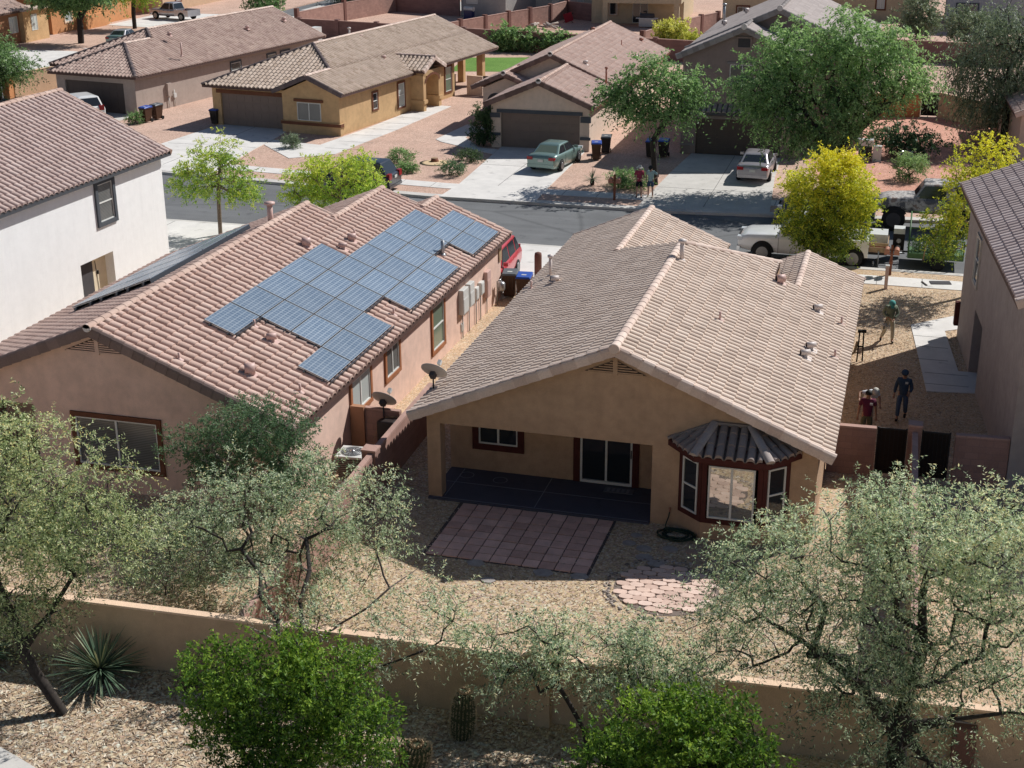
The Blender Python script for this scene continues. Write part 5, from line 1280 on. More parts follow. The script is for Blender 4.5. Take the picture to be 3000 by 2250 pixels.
def branches(name, A, par, ntr, r0, rtip, mat, parent, minr=0.0, power=0.5, twigmat=None):
    n = len(A); cnt = np.zeros(n)
    child = np.zeros(n)
    for i in range(n):
        if par[i] >= 0: child[par[i]] += 1
    cnt[child == 0] = 1
    for i in range(n - 1, -1, -1):
        if par[i] >= 0: cnt[par[i]] += cnt[i]
    rad = rtip + (r0 - rtip) * (cnt / cnt.max()) ** power
    mb = MB()
    for i in range(n):
        j = par[i]
        if j < 0: continue
        ra, rb = rad[j], rad[i]
        if j >= ntr: ra = min(ra, rb * 1.5)
        if rb < minr: continue
        mb.m = 1 if twigmat and rb < 0.011 else 0
        mb.tube([A[j], A[i]], [ra, rb], 7 if rb > 0.04 else (5 if rb > 0.015 else 3), caps=False)
    return mb.build(name, [mat, twigmat] if twigmat else mat, parent)

def sample(g, blobs, n):
    w_ = np.array([b[6] if len(b) > 6 else b[3] * b[4] * b[5] for b in blobs]); w_ = w_ / w_.sum()
    out = []
    for b, k in zip(blobs, g.multinomial(n, w_)):
        d = unit(g.normal(0, 1, (k, 3))); r = g.uniform(0.12, 1, (k, 1)) ** 0.5 * np.where(g.random((k, 1)) < 0.12, 1.22, 1.0)
        out.append(np.array(b[:3]) + d * r * np.array(b[3:6]))
    return np.concatenate(out)

def shift(bl, base, k, c=(12.19, -34.11, 17.2), dx=0.0):
    out = []
    for b in bl:
        q = [c[i] + (b[i] + base[i] - c[i]) * k - base[i] for i in range(3)]
        q[0] += dx
        out.append((*q, b[3] * k, b[4] * k, b[5] * k))
    return out
def tree(name, label, cat, base, trunks, blobs, nc, seed, leaf, mat, bark='bark', r0=0.13, rtip=0.005, group=None, minr=0.0, power=0.62, second=None, toplight=0.35, clump=0.16):
    g = np.random.default_rng(seed)
    t = thing(name, label, cat, base, 0, group)
    P = sample(g, blobs, nc)
    P = P[P[:, 2] > 0.12]
    A, par, ntr = grow(trunks, P, base)
    branches('trunk', A, par, ntr, r0, rtip, M[bark], t, minr, power, M['twig'] if mat in ('mesq', 'mesqgold', 'darkleaf') else None)
    zmin, zmax = P[:, 2].min(), P[:, 2].max(); cen = P.mean(axis=0)
    # clumps of lighter and darker foliage
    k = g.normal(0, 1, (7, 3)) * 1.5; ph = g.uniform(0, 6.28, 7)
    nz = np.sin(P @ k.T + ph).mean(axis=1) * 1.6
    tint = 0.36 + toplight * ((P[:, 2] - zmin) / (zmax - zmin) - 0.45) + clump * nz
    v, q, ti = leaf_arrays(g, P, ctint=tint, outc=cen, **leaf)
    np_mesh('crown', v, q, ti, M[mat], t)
    if second:
        sel = P[g.random(len(P)) < second[1]]
        l2 = dict(leaf); l2['nspray'] = max(1, leaf['nspray'] // 2)
        v, q, ti = leaf_arrays(g, sel, ctint=np.full(len(sel), 0.6), outc=cen, **l2); np_mesh('crown_highlights', v, q, ti, M[second[0]], t)
    return t

FINE = dict(nspray=8, spread=0.16, slen=0.36, nleaf=13, ll=0.085, lw=0.0125, droop=0.35, updir=0.25, per=0.3)
# nearest mesquites, standing in the strip in front of the stucco wall
tree('mesquite_tree', 'grey green mesquite with a leaning bare dark trunk in the lower left corner', 'tree', (-4.05, -12.2, 0),
     [[(0, 0, 0), (-0.25, 0.0, 0.45), (-0.55, 0.0, 0.95), (-0.8, 0.05, 1.45), (-1.0, 0.2, 1.9)], [(-0.8, 0.05, 1.45), (-0.35, 0.5, 2.1), (0.1, 0.9, 2.9)], [(-1.0, 0.2, 1.9), (-1.5, 0.4, 2.8), (-1.7, 0.4, 3.8)]],
     [(-1.2, 0.5, 3.0, 1.5, 1.4, 1.2), (-1.1, 0.9, 4.4, 1.5, 1.4, 1.3), (0.2, 1.0, 3.7, 1.3, 1.3, 1.1), (1.5, 1.2, 3.6, 0.9, 0.9, 0.8), (-2.4, 0.5, 4.0, 1.2, 1.2, 2.0), (-1.2, 0.8, 5.9, 1.1, 1.0, 0.9), (0.1, 0.9, 5.4, 0.9, 0.8, 0.9), (-0.7, 0.2, 2.2, 1.1, 0.9, 0.5), (0.9, 1.4, 4.7, 0.7, 0.7, 0.6)],
     520, 21, FINE, 'mesqgold', r0=0.12)
tree('mesquite_tree', 'wide airy mesquite with many thin spreading limbs over the wall, left of centre', 'tree', (1.0, -11.2, 0),
     [[(0, 0, 0), (-0.05, 0.1, 0.6), (-0.3, 0.4, 1.1)], [(-0.3, 0.4, 1.1), (-0.75, 0.7, 1.45), (-1.0, 1.3, 1.6), (-1.6, 1.7, 1.9), (-1.9, 2.4, 2.0), (-2.6, 2.9, 2.3)], [(-0.3, 0.4, 1.1), (0.1, 0.9, 1.45), (0.35, 1.5, 1.6), (0.85, 1.9, 1.85), (1.1, 2.6, 2.0), (1.6, 3.1, 2.3)], [(-0.3, 0.4, 1.1), (-0.35, 1.1, 1.6), (-0.7, 1.8, 1.8), (-0.75, 2.5, 2.2), (-1.2, 3.4, 2.5)], [(-0.75, 0.7, 1.45), (-1.5, 0.9, 1.6), (-2.1, 1.4, 1.9)], [(-0.05, 0.1, 0.6), (0.6, 0.2, 1.0), (1.2, 0.45, 1.15), (1.9, 0.5, 1.5), (2.6, 0.7, 1.8)]],
     shift([(-2.0, 0.3, 3.7, 1.3, 1.3, 1.1), (-0.7, 0.5, 4.5, 1.4, 1.3, 1.1), (0.5, 0.6, 5.0, 1.15, 1.1, 0.95), (1.6, 0.5, 4.6, 1.15, 1.1, 1.05), (-1.8, 0.2, 2.4, 1.0, 1.0, 0.6), (-3.0, 0.2, 2.6, 0.8, 0.8, 0.7), (0.3, 0.5, 3.4, 1.3, 1.0, 0.8)], (1.0, -11.2, 0), 1.17, dx=-0.3) + [(2.5, 0.8, 2.4, 1.2, 0.9, 0.7), (2.0, 0.4, 1.7, 0.9, 0.8, 0.5), (3.3, 0.9, 2.9, 0.8, 0.7, 0.45), (0.0, 1.2, 2.2, 0.9, 0.8, 0.5), (-1.5, 1.6, 2.3, 1.1, 0.9, 0.5)],
     520, 22, FINE, 'mesq', r0=0.085)
tree('mesquite_tree', 'thin sparse mesquite forking low in front of the wall, centre right', 'tree', (7.1, -10.6, 0),
     [[(0, 0, 0), (-0.15, 0.05, 0.5), (-0.45, 0.1, 1.0), (-0.75, 0.15, 1.45)], [(0.0, 0.0, 0.02), (0.35, 0.05, 0.6), (0.7, 0.1, 1.2), (0.75, 0.2, 1.7)], [(0.7, 0.1, 1.2), (1.4, 0.1, 1.35), (1.9, 0.1, 1.5)]],
     [(-1.4, 0.3, 2.0, 1.3, 0.9, 0.5), (0.0, 0.4, 2.1, 1.3, 1.0, 0.5), (1.4, 0.4, 2.05, 1.2, 1.0, 0.5), (-1.7, 0.0, 1.5, 0.9, 0.7, 0.4), (0.8, 0.5, 2.5, 0.8, 0.8, 0.35), (-0.9, 0.6, 2.5, 0.7, 0.7, 0.35), (0.9, 0.2, 1.6, 1.2, 0.7, 0.4)],
     250, 23, dict(FINE, nspray=7), 'mesq', r0=0.10)
tree('mesquite_tree', 'largest grey green mesquite filling the lower right corner', 'tree', (13.0, -10.6, 0),
     [[(0, 0, 0), (0.05, 0.05, 0.8), (0.0, 0.1, 1.6), (0.1, 0.2, 2.2)], [(0.0, 0.1, 1.6), (-0.9, 0.2, 2.5), (-1.9, 0.3, 3.1), (-2.7, 0.3, 3.5)], [(0.1, 0.2, 2.2), (0.3, 0.4, 3.2), (0.2, 0.5, 4.2)], [(0.0, 0.1, 1.6), (0.9, 0.2, 1.9), (1.8, 0.2, 2.2)], [(0.0, 0.1, 1.6), (0.6, -0.2, 1.2), (1.1, -0.4, 0.7)]],
     [(-2.6, 0.4, 4.4, 1.3, 1.2, 1.1), (-1.4, 0.4, 4.9, 1.5, 1.4, 1.3), (0.0, 0.5, 5.3, 1.5, 1.4, 1.2), (1.4, 0.4, 5.2, 1.3, 1.3, 1.3), (-0.8, 0.2, 3.2, 1.7, 1.3, 1.0), (0.9, 0.2, 3.7, 1.6, 1.3, 1.2), (-3.2, 0.3, 3.0, 1.2, 1.0, 0.6), (-0.6, -0.1, 1.9, 1.5, 0.9, 0.7), (0.4, -0.3, 1.0, 1.3, 0.8, 0.7), (2.0, 0.3, 2.7, 1.0, 0.9, 0.9), (1.9, 0.3, 6.2, 0.7, 0.7, 0.7)],
     760, 24, FINE, 'mesq', r0=0.19)
tree('desert_tree', 'dark leafed small tree with pale bare twigs at the rear corner of the pink house', 'tree', (-3.55, -3.6, 0),
     [[(0, 0, 0), (-0.1, 0, 0.6), (-0.2, 0.05, 1.2)], [(-0.2, 0.05, 1.2), (0.5, 0.1, 1.8), (0.9, 0.1, 2.5)], [(-0.2, 0.05, 1.2), (-0.8, 0, 1.9), (-1.2, 0, 2.5)]],
     [(-1.3, 0, 2.6, 1.1, 0.9, 0.7), (-0.1, 0, 3.1, 1.1, 0.9, 0.8), (1.0, 0, 3.2, 0.9, 0.8, 0.7), (1.2, 0, 2.1, 0.8, 0.9, 0.8), (0.3, 0, 1.9, 1.2, 0.9, 0.9), (-1.2, 0, 1.9, 0.8, 0.8, 0.6), (1.2, 0, 3.9, 0.4, 0.4, 0.3)],
     380, 25, dict(nspray=8, spread=0.13, slen=0.22, nleaf=9, ll=0.085, lw=0.016, droop=0.25, updir=0.3), 'darkleaf', 'twig', r0=0.09)
LAU = dict(per=0.26, nspray=9, spread=0.12, slen=0.14, nleaf=9, ll=0.088, lw=0.019, droop=0.05, updir=0.55)
tree('laurel_bush', 'dense glossy green shrub at the bottom left of centre', 'shrub', (1.6, -13.6, -0.35),
     [[(0, 0, 0), (0.05, 0, 0.5), (0.1, 0, 1.0)], [(0.05, 0, 0.5), (-0.7, 0, 1.3)], [(0.1, 0, 1.0), (0.8, 0.1, 1.9)]],
     [(-1.0, 0.0, 3.0, 0.75, 0.7, 0.6), (0.1, 0.1, 3.2, 0.9, 0.8, 0.75), (1.2, 0.1, 3.3, 0.8, 0.8, 0.6), (-0.9, 0, 2.1, 0.85, 0.8, 0.7), (0.3, 0, 2.2, 1.1, 0.9, 0.9), (1.6, 0.1, 2.3, 0.9, 0.8, 0.8), (0.2, -0.1, 1.2, 1.4, 0.9, 0.7), (1.9, 0, 1.4, 0.7, 0.7, 0.6)],
     520, 31, LAU, 'laurel', r0=0.08, toplight=0.45, clump=0.2)
tree('laurel_bush', 'dense glossy green shrub at the bottom right of centre, cut by the frame', 'shrub', (9.4, -13.9, 0),
     [[(0, 0, 0), (0.05, 0, 0.5), (0.1, 0, 1.0)], [(0.05, 0, 0.5), (-0.7, 0, 1.3)], [(0.1, 0, 1.0), (0.8, 0.1, 1.9)]],
     [(-1.2, 0.1, 2.3, 0.8, 0.8, 0.6), (-0.3, 0.1, 3.0, 0.9, 0.8, 0.7), (0.5, 0.1, 3.1, 0.85, 0.8, 0.7), (1.1, 0.1, 2.4, 0.8, 0.8, 0.7), (0.0, 0, 1.8, 1.5, 1.0, 0.9), (-0.3, 0, 3.6, 0.35, 0.35, 0.35)],
     440, 32, LAU, 'laurel', r0=0.08, toplight=0.45, clump=0.2)
# street trees
STREET = dict(nspray=7, spread=0.17, slen=0.26, nleaf=9, ll=0.11, lw=0.028, droop=0.3, updir=0.3)
tree('ash_tree', 'slim green street tree with one straight trunk beside the white house', 'tree', (-19.0, 24.8, 0), [[(0, 0, 0), (0.02, 0, 0.8), (0.05, 0, 1.6), (0.1, 0, 2.4), (0.25, 0, 3.3)]],
     [(-1.2, 0, 2.6, 1.1, 1.1, 0.9), (0.3, 0, 2.6, 1.3, 1.2, 0.9), (1.4, 0, 2.4, 1.0, 1.0, 0.7), (-0.1, 0, 3.6, 1.2, 1.1, 0.7), (0.6, 0, 4.4, 0.55, 0.5, 0.6), (1.0, 0, 3.5, 0.8, 0.8, 0.6), (-0.6, 0, 4.1, 0.5, 0.5, 0.5)], 190, 41, STREET, 'olive', 'barkpale', r0=0.10, second=('lime', 0.3))
tree('ash_tree', 'bushy lime green street tree behind the rose roof', 'tree', (-13.2, 25.6, 0), [[(0, 0, 0), (0.02, 0, 0.8), (0.05, 0, 1.6), (0.1, 0, 2.4)]],
     [(-1.6, 0, 2.3, 1.3, 1.2, 1.0), (-0.2, 0, 2.9, 1.4, 1.2, 1.1), (1.2, 0, 3.0, 1.1, 1.1, 0.95), (2.1, 0, 2.5, 0.8, 0.8, 0.6), (0.9, 0, 3.8, 0.6, 0.6, 0.55), (-1.2, 0, 3.2, 0.8, 0.8, 0.6), (0.6, 0, 1.8, 1.8, 1.3, 0.8)], 290, 42, STREET, 'lime', 'barkpale', r0=0.11)
tree('ash_tree', 'round golden yellow street tree in front of the white pickup', 'tree', (9.1, 25.9, 0), [[(0, 0, 0), (0.0, 0, 0.8), (-0.05, 0, 1.5), (0, 0, 2.4), (0.1, 0, 3.3)]],
     [(-0.9, 0, 2.3, 1.1, 1.0, 1.1), (0.6, 0, 2.4, 1.3, 1.1, 1.2), (-0.9, 0, 3.6, 1.0, 1.0, 0.9), (0.5, 0, 4.0, 1.2, 1.1, 0.95), (1.2, 0, 3.3, 0.8, 0.9, 0.8), (0.1, 0, 4.7, 0.8, 0.7, 0.55), (0.0, 0, 1.3, 1.2, 1.0, 0.7)], 420, 43, dict(STREET, nspray=12), 'golden_mix', 'barkpale', r0=0.10, toplight=0.95, clump=0.12)
tree('ash_tree', 'open yellow green street tree behind the roof of the right hand house', 'tree', (15.2, 23.9, 0), [[(0, 0, 0), (0.0, 0, 1.0), (-0.1, 0, 2.0), (-0.1, 0, 3.0), (0, 0, 4.2)]],
     [(-1.4, 0, 3.0, 0.9, 0.9, 0.9), (-0.2, 0, 3.3, 1.1, 1.0, 1.1), (-0.7, 0, 4.8, 1.0, 0.9, 0.8), (0.5, 0, 4.9, 1.1, 1.0, 0.9), (0.2, 0, 6.0, 0.8, 0.8, 0.75), (-1.2, 0, 2.0, 0.8, 0.8, 0.5), (-1.0, 0, 5.9, 0.25, 0.25, 0.6)], 210, 44, STREET, 'golden_mix', 'barkpale', r0=0.11, toplight=0.6)
# across the street
FAR_L = dict(nspray=5, spread=0.3, slen=0.55, nleaf=10, ll=0.20, lw=0.04, droop=0.5, updir=0.2)
def nearer(base, nb, blobs, k):
    return [(b[0] - nb[0] + base[0], b[1] - nb[1] + base[1], b[2], b[3], b[4], b[5]) for b in shift(blobs, base, k)]
tree('mesquite_tree', 'light green feathery mesquite between the beige and the grey house', 'tree', (-0.9, 40.6, 0), [[(0, 0, 0), (-0.1, 0, 1.2), (-0.2, 0, 2.4)]],
     nearer((-1.6, 46.6, 0), (-0.9, 40.6), [(-2.1, 0, 3.6, 1.7, 1.5, 1.0), (-0.6, 0, 4.7, 1.7, 1.5, 1.1), (1.1, 0, 4.2, 1.6, 1.4, 1.1), (-0.3, 0, 3.1, 2.2, 1.6, 0.9), (-0.9, 0, 5.6, 1.0, 1.0, 0.5)], 0.926), 270, 51, FAR_L, 'bright', r0=0.16)
tree('mesquite_tree', 'very large bright green mesquite in front of the grey two storey house', 'tree', (8.4, 40.7, 0), [[(0, 0, 0), (-0.3, 0, 1.5), (-0.6, 0, 3.0)], [(-0.3, 0, 1.5), (0.8, 0.3, 3.0), (2.2, 0.5, 4.4)]],
     nearer((8.2, 46.2, 0), (8.4, 40.7), [(-4.0, 0, 4.6, 2.0, 1.9, 1.9), (-1.8, 0.3, 6.3, 2.4, 2.1, 1.9), (0.8, 0.5, 6.6, 2.5, 2.2, 2.0), (3.2, 0.5, 5.6, 2.0, 1.9, 1.5), (-3.0, 0, 2.8, 2.1, 1.6, 1.6), (-0.6, 0, 3.6, 2.4, 1.8, 1.6), (-1.4, 0, 1.7, 1.8, 1.2, 0.9), (1.6, 0, 4.3, 2.2, 1.6, 1.1), (0.6, -0.6, 2.3, 1.6, 1.0, 0.7), (4.4, 0.4, 5.0, 1.0, 1.0, 0.8), (0.0, 0.5, 8.3, 1.2, 1.2, 0.7), (-3.2, 0, 7.0, 1.2, 1.2, 0.7), (2.6, 0.5, 7.6, 1.0, 1.0, 0.6)], 0.931),
     850, 52, FAR_L, 'bright', r0=0.3, toplight=0.6, clump=0.2)
tree('willow_tree', 'dusty grey green drooping tree in the upper right corner', 'tree', (17.8, 56.5, 0), [[(0, 0, 0), (0, 0, 1.6), (0.2, 0, 3.2)], [(0, 0, 1.6), (1.4, 0, 3.4)]],
     [(-1.4, 0, 5.4, 2.4, 2.0, 2.3), (1.4, 0, 6.2, 2.4, 2.2, 2.5), (-2.6, 0, 4.0, 1.4, 1.4, 1.8), (0.4, 0, 3.4, 2.4, 1.8, 1.7), (-1.6, 0, 2.6, 1.6, 1.3, 1.0), (-0.5, 0, 7.5, 1.8, 1.6, 1.2), (3.0, 0, 4.0, 1.6, 1.6, 2.2)],
     620, 53, dict(FAR_L, droop=1.6, slen=0.9, ll=0.22, lw=0.03, updir=-0.2), 'willow', r0=0.3, toplight=0.35)
tree('shrub_tree', 'low dark green tree above the blue pot', 'tree', (11.9, 51.3, 0), [[(0, 0, 0), (0.1, 0, 0.5), (0.2, 0, 1.0)]],
     [(-0.7, 0, 1.3, 1.3, 1.0, 0.8), (0.6, 0, 1.2, 1.3, 1.0, 0.8), (0.0, 0, 0.8, 1.0, 0.9, 0.6), (1.8, 0, 1.0, 0.7, 0.7, 0.4)], 90, 54, dict(FAR_L, spread=0.2, slen=0.4), 'darkgreen2', r0=0.08)
tree('round_bush', 'neat bright green bush in front of the blue pot', 'shrub', (12.4, 45.2, 0), [[(0, 0, 0), (0, 0, 0.3)]], [(0, 0, 0.7, 1.0, 0.9, 0.75)], 90, 55, dict(FAR_L, spread=0.1, slen=0.3, ll=0.13, lw=0.02, updir=0.9, droop=0.3), 'bright', r0=0.05, toplight=0.7)
tree('oleander_bush', 'tall dark bush beside the beige garage with a few pale blossoms', 'shrub', (-13.1, 48.6, 0), [[(0, 0, 0), (0, 0, 0.5)]], [(0, 0, 1.1, 0.95, 0.8, 1.1), (0.1, 0, 1.9, 0.7, 0.6, 0.6), (-0.1, 0, 0.5, 0.9, 0.8, 0.5)], 130, 56, dict(FAR_L, spread=0.12, slen=0.25, ll=0.14, lw=0.03, updir=0.6, droop=0.1), 'darkleaf2', r0=0.06)
BUSH = dict(nspray=6, spread=0.08, slen=0.2, nleaf=8, ll=0.10, lw=0.02, updir=0.5, droop=0.1)
for i, (x, y, rx, rz, l, mt) in enumerate(((-12.3, 40.1, 0.75, 0.5, 'round grey green bush right beside the sidewalk and the beige driveway', 'darkleaf'), (-12.5, 43.9, 0.85, 0.4, 'low spreading dark bush at the left edge of the beige driveway', 'darkleaf2'),
                                     (-16.3, 42.4, 0.75, 0.5, 'spiky green bush by the rear of the black parked car, farther one', 'bright'), (-15.1, 40.2, 0.6, 0.3, 'low green bush by the rear of the black parked car, nearer one', 'bright'),
                                     (-37.9, 49.8, 0.55, 0.45, 'small green bush beside the bins of the far left house', 'bright'), (-24.3, 44.9, 0.6, 0.5, 'thin pale shrub in front of the ochre house window', 'willow'),
                                     (2.5, 84.5, 1.2, 1.3, 'leafy green shrub behind the beige house at its back right corner', 'bright'), (-2.2, 39.8, 1.2, 0.5, 'sprawling green plant behind the standing couple', 'bright'))):
    tree('bush', l, 'shrub', (x, y, 0), [[(0, 0, 0), (0, 0, 0.12)]], [(0, 0, rz * 0.75, rx, rx * 0.9, rz * 0.8)], 60 if rx < 1 else 90, 60 + i, dict(BUSH, spread=0.08 * rx / 0.7, ll=0.10 if rx < 1 else 0.16), mt, 'twig', r0=0.03, group=None)
tree('garden_shrub', 'long dark green shrub against the rear block wall, left half', 'shrub', (-22.5, 90.4, 0), [[(0, 0, 0), (0, 0, 0.5)]], [(-0.9, 0, 1.1, 1.5, 0.8, 1.1), (0.9, 0, 1.0, 1.3, 0.8, 1.0)], 150, 71, dict(FAR_L, slen=0.4, spread=0.25, ll=0.26, lw=0.06), 'bright', r0=0.08)
tree('garden_shrub', 'long dark green shrub against the rear block wall, right half', 'shrub', (-18.6, 89.6, 0), [[(0, 0, 0), (0, 0, 0.5)]], [(0, 0, 0.95, 1.6, 0.8, 0.95), (1.5, 0, 0.8, 1.0, 0.7, 0.8)], 110, 72, dict(FAR_L, slen=0.4, spread=0.25, ll=0.26, lw=0.06), 'bright', r0=0.08)
tree('hedge_bush', 'bright yellow green bush behind the ridge of the beige house', 'shrub', (-7.4, 90.5, 0), [[(0, 0, 0), (0, 0, 0.6)]], [(-1.1, 0, 1.6, 1.5, 1.2, 1.3), (0.9, 0, 0.9, 1.4, 1.2, 1.0)], 240, 73, dict(FAR_L, slen=0.3, spread=0.25, ll=0.24, lw=0.07, droop=0.0), 'yellowgreen', r0=0.1, toplight=0.6)
# far left street
TL = dict(FAR_L, spread=0.35, slen=0.5, ll=0.26, lw=0.06)
tree('street_tree', 'big green tree with a dark shadow on the far left street corner', 'tree', (-64.6, 86.3, 0), [[(0, 0, 0), (0.1, 0, 1.5), (0.1, 0, 2.6)], [(0.1, 0, 2.0), (0.9, 0, 3.2)]], [(-2.6, 0, 4.4, 2.0, 1.8, 1.4), (-0.2, 0, 4.9, 2.2, 2.0, 1.7), (2.6, 0, 4.8, 1.7, 1.7, 1.5), (-1.2, 0, 3.4, 1.6, 1.4, 0.6)], 330, 81, TL, 'bright', r0=0.3)
tree('street_tree', 'smaller round green tree left of the silver pickup', 'tree', (-65.6, 98.0, 0), [[(0, 0, 0), (0, 0, 1.4), (0.1, 0, 2.4)]], [(-1.4, 0, 4.0, 1.5, 1.5, 1.2), (1.2, 0, 4.2, 1.9, 1.6, 1.4), (0, 0, 5.2, 1.6, 1.4, 1.0)], 200, 82, TL, 'lime', r0=0.22)
tree('palo_verde', 'spreading green desert tree overlapping the left edge above the stucco fence', 'tree', (-52.6, 56.0, 0), [[(0, 0, 0), (0, 0, 1.2), (0.1, 0, 2.2)]], [(-0.8, 0, 3.0, 2.6, 1.8, 1.6), (1.6, 0, 2.4, 1.8, 1.4, 0.9), (-1.0, 0, 4.2, 1.8, 1.4, 0.9), (-0.5, 0, 1.8, 2.0, 1.4, 0.6)], 330, 83, dict(FAR_L, spread=0.3, ll=0.2, lw=0.035), 'bright', r0=0.2)
for i, (x, y, r, h, l) in enumerate(((-57.5, 112, 2.0, 3.6, 'soft green tree at the top edge right of the silver pickup'), (-53.6, 127, 2.2, 2.2, 'dark rounded shrub at the top edge, left one of two'), (-49.3, 128.5, 2.0, 2.0, 'dark rounded shrub at the top edge, right one of two'))):
    tree('street_tree' if i == 0 else 'shrub', l, 'tree' if i == 0 else 'shrub', (x, y, 0), [[(0, 0, 0), (0, 0, 0.8)]], [(0, 0, h * 0.55, r, r, h * 0.5)], 130, 85 + i, TL, 'willow' if i else 'bright', r0=0.15)
for i, (x, y, r, h, l, mt) in enumerate(((12.0, 104, 1.6, 4.2, 'slim olive tree behind the rear wall between the ochre and blue grey houses', 'willow'), (11.0, 126, 1.8, 4.6, 'small rounded tree at the top edge beside the blue grey house', 'darkleaf2'), (16.5, 98, 2.2, 3.6, 'dusty pink tinged shrub tree behind the far wall, upper right', 'willow'))):
    tree('yard_tree', l, 'tree', (x, y, 0), [[(0, 0, 0), (0, 0, 1.2)]], [(0, 0, h * 0.6, r, r, h * 0.45)], 130, 90 + i, dict(TL, droop=0.1, updir=0.8), mt, 'twig', r0=0.12)
# yuccas
def yucca(label, p, n, L, seed):
    g = random.Random(seed); t = thing('yucca', label, 'yucca', p); mb = MB()
    for k in range(n):
        a = g.uniform(0, 2 * PI); el = math.asin(g.uniform(-0.12, 0.97)); l = L * g.uniform(0.75, 1.08)
        d = Vector((math.cos(a) * math.cos(el), math.sin(a) * math.cos(el), math.sin(el))); s = d.cross(Vector((0, 0, 1))).normalized()
        o = Vector((0, 0, 0.32)); w_ = 0.017; mb.t = g.random() * (0.5 + 0.5 * el)
        pts = []
        for f, ww in ((0.03, 1.0), (0.35, 1.0), (0.75, 0.75), (1.0, 0.08)):
            q = o + d * l * f + Vector((0, 0, -0.10 * l * f * f)); pts.append((q - s * w_ * ww, q + s * w_ * ww))
        for i in range(3): mb.face([pts[i][0], pts[i][1], pts[i + 1][1], pts[i + 1][0]])
    mb.build('blades', M['yuccaleaf'], t, tint=True)
    b = MB(); b.lathe([(0.10, 0), (0.13, 0.15), (0.10, 0.32), (0.03, 0.4)], n=10); b.build('stem', M['bark'], t)
yucca('spiky yucca rosette in the shade below the stucco wall, fully visible', (-3.9, -10.9, 0), 260, 1.12, 5)
yucca('spiky yucca rosette cut by the left edge behind the leaning trunk', (-6.9, -11.0, 0), 200, 1.05, 6)
yucca('small pale agave by the sidewalk near the red mailbox post', (-4.2, 39.6, 0), 60, 0.7, 9)
def barrel(label, p, r, h, lean, seed):
    g = random.Random(seed); t = thing('barrel_cactus', label, 'cactus', p); mb = MB(); sp = MB(); n = 22
    rings = [(0.72, 0), (0.95, 0.15), (1.0, 0.35), (0.98, 0.6), (0.88, 0.8), (0.62, 0.94), (0.25, 1.0)]
    vs = []
    for rr, hh in rings:
        for k in range(n * 2):
            a = PI * k / n; q = r * rr * (1.0 if k % 2 else 0.82)
            vs.append((math.cos(a) * q + lean[0] * hh * h, math.sin(a) * q + lean[1] * hh * h, hh * h))
            if k % 2:
                for e in range(16):
                    z = hh * h + g.uniform(-0.08, 0.1) * h; aa = a + g.uniform(-0.12, 0.12); q1 = q + g.uniform(0.02, 0.06)
                    p0 = Vector((math.cos(a) * q + lean[0] * z, math.sin(a) * q + lean[1] * z, z)); p1 = Vector((math.cos(aa) * q1 + lean[0] * z, math.sin(aa) * q1 + lean[1] * z, z + g.uniform(-0.05, 0.06)))
                    s = Vector((0, 0, 0.007)); sp.face([p0 - s, p0 + s, p1])
    m = n * 2
    fs = [(i * m + k, i * m + (k + 1) % m, (i + 1) * m + (k + 1) % m, (i + 1) * m + k) for i in range(len(rings) - 1) for k in range(m)]
    mb.mesh(vs, fs, False); mb.mesh([vs[-m + k] for k in range(m)], [tuple(range(m))]); mb.build('body', M['cactus'], t); sp.build('spines', M['spine'], t)
    fl_ = MB()
    for k in range(12):
        a = 2 * PI * k / 12; q = r * 0.38; fl_.lathe([(0.0, 0), (0.03, 0.01), (0.025, 0.05), (0.0, 0.06)], (math.cos(a) * q + lean[0] * h, math.sin(a) * q + lean[1] * h, h * 0.985), 6)
    fl_.build('fruit', M['wood'], t)
barrel('tall upright barrel cactus with an orange crown in front of the wall', (4.42, -10.75, 0), 0.26, 1.12, (0.06, 0), 1)
barrel('squat leaning barrel cactus at the bottom edge beside the left green shrub', (3.75, -12.0, 0), 0.34, 0.62, (0.25, -0.1), 2)
barrel('shaded barrel cactus half hidden behind the left green shrub', (-1.85, -10.65, 0), 0.2, 0.7, (0, 0), 3)
tree('branch', 'dry prunings pile of bare pale twigs in the pink house back yard', 'branches', (-2.9, -4.0, 0), [[(0, 0, 0), (0.3, 0, 0.4)]], [(0.5, 0, 0.8, 1.0, 0.5, 0.6)], 60, 95, dict(BUSH, nspray=1, nleaf=3), 'darkleaf', 'woodpale', r0=0.03)
# ------------------------------------------------------------------ walls and fences
def fence(name, label, pts, h, mat, capmat, th=0.18, pil=None, pilm=None, cap=0.05, capw=0.02, group=None, pilh=0.12, base=0.0):
    t = thing(name, label, 'wall', (pts[0][0], pts[0][1], 0), 0, group); o = Vector((*pts[0], 0))
    P = [Vector((*p, 0)) - o for p in pts]
    a = MB(); b = MB(); c = MB()
    for i, (p, q) in enumerate(zip(P[:-1], P[1:])):
        d = (q - p); L = d.length; d.normalize(); n = Vector((-d.y, d.x, 0)); m = (p + q) / 2
        a.obox(m + Vector((0, 0, (h - cap) / 2)), d, n, (0, 0, 1), L / 2, th / 2 - 0.0005 * i, (h - cap) / 2)
        b.obox(m + Vector((0, 0, h - cap / 2 + 0.001)), d, n, (0, 0, 1), L / 2 + 0.0008 * i, th / 2 + capw, cap / 2)
        if pil:
            k = max(1, round(L / pil))
            for j in range(k + (1 if i == len(P) - 2 else 0)):
                r = p + d * (L * j / k); c.obox(r + Vector((0, 0, (h + pilh) / 2)), d, n, (0, 0, 1), 0.2, th / 2 + 0.1, (h + pilh) / 2)
    a.build('wall_panel', mat, t); b.build('coping', capmat, t)
    if pil: c.build('pilaster', pilm or mat, t)
    return t
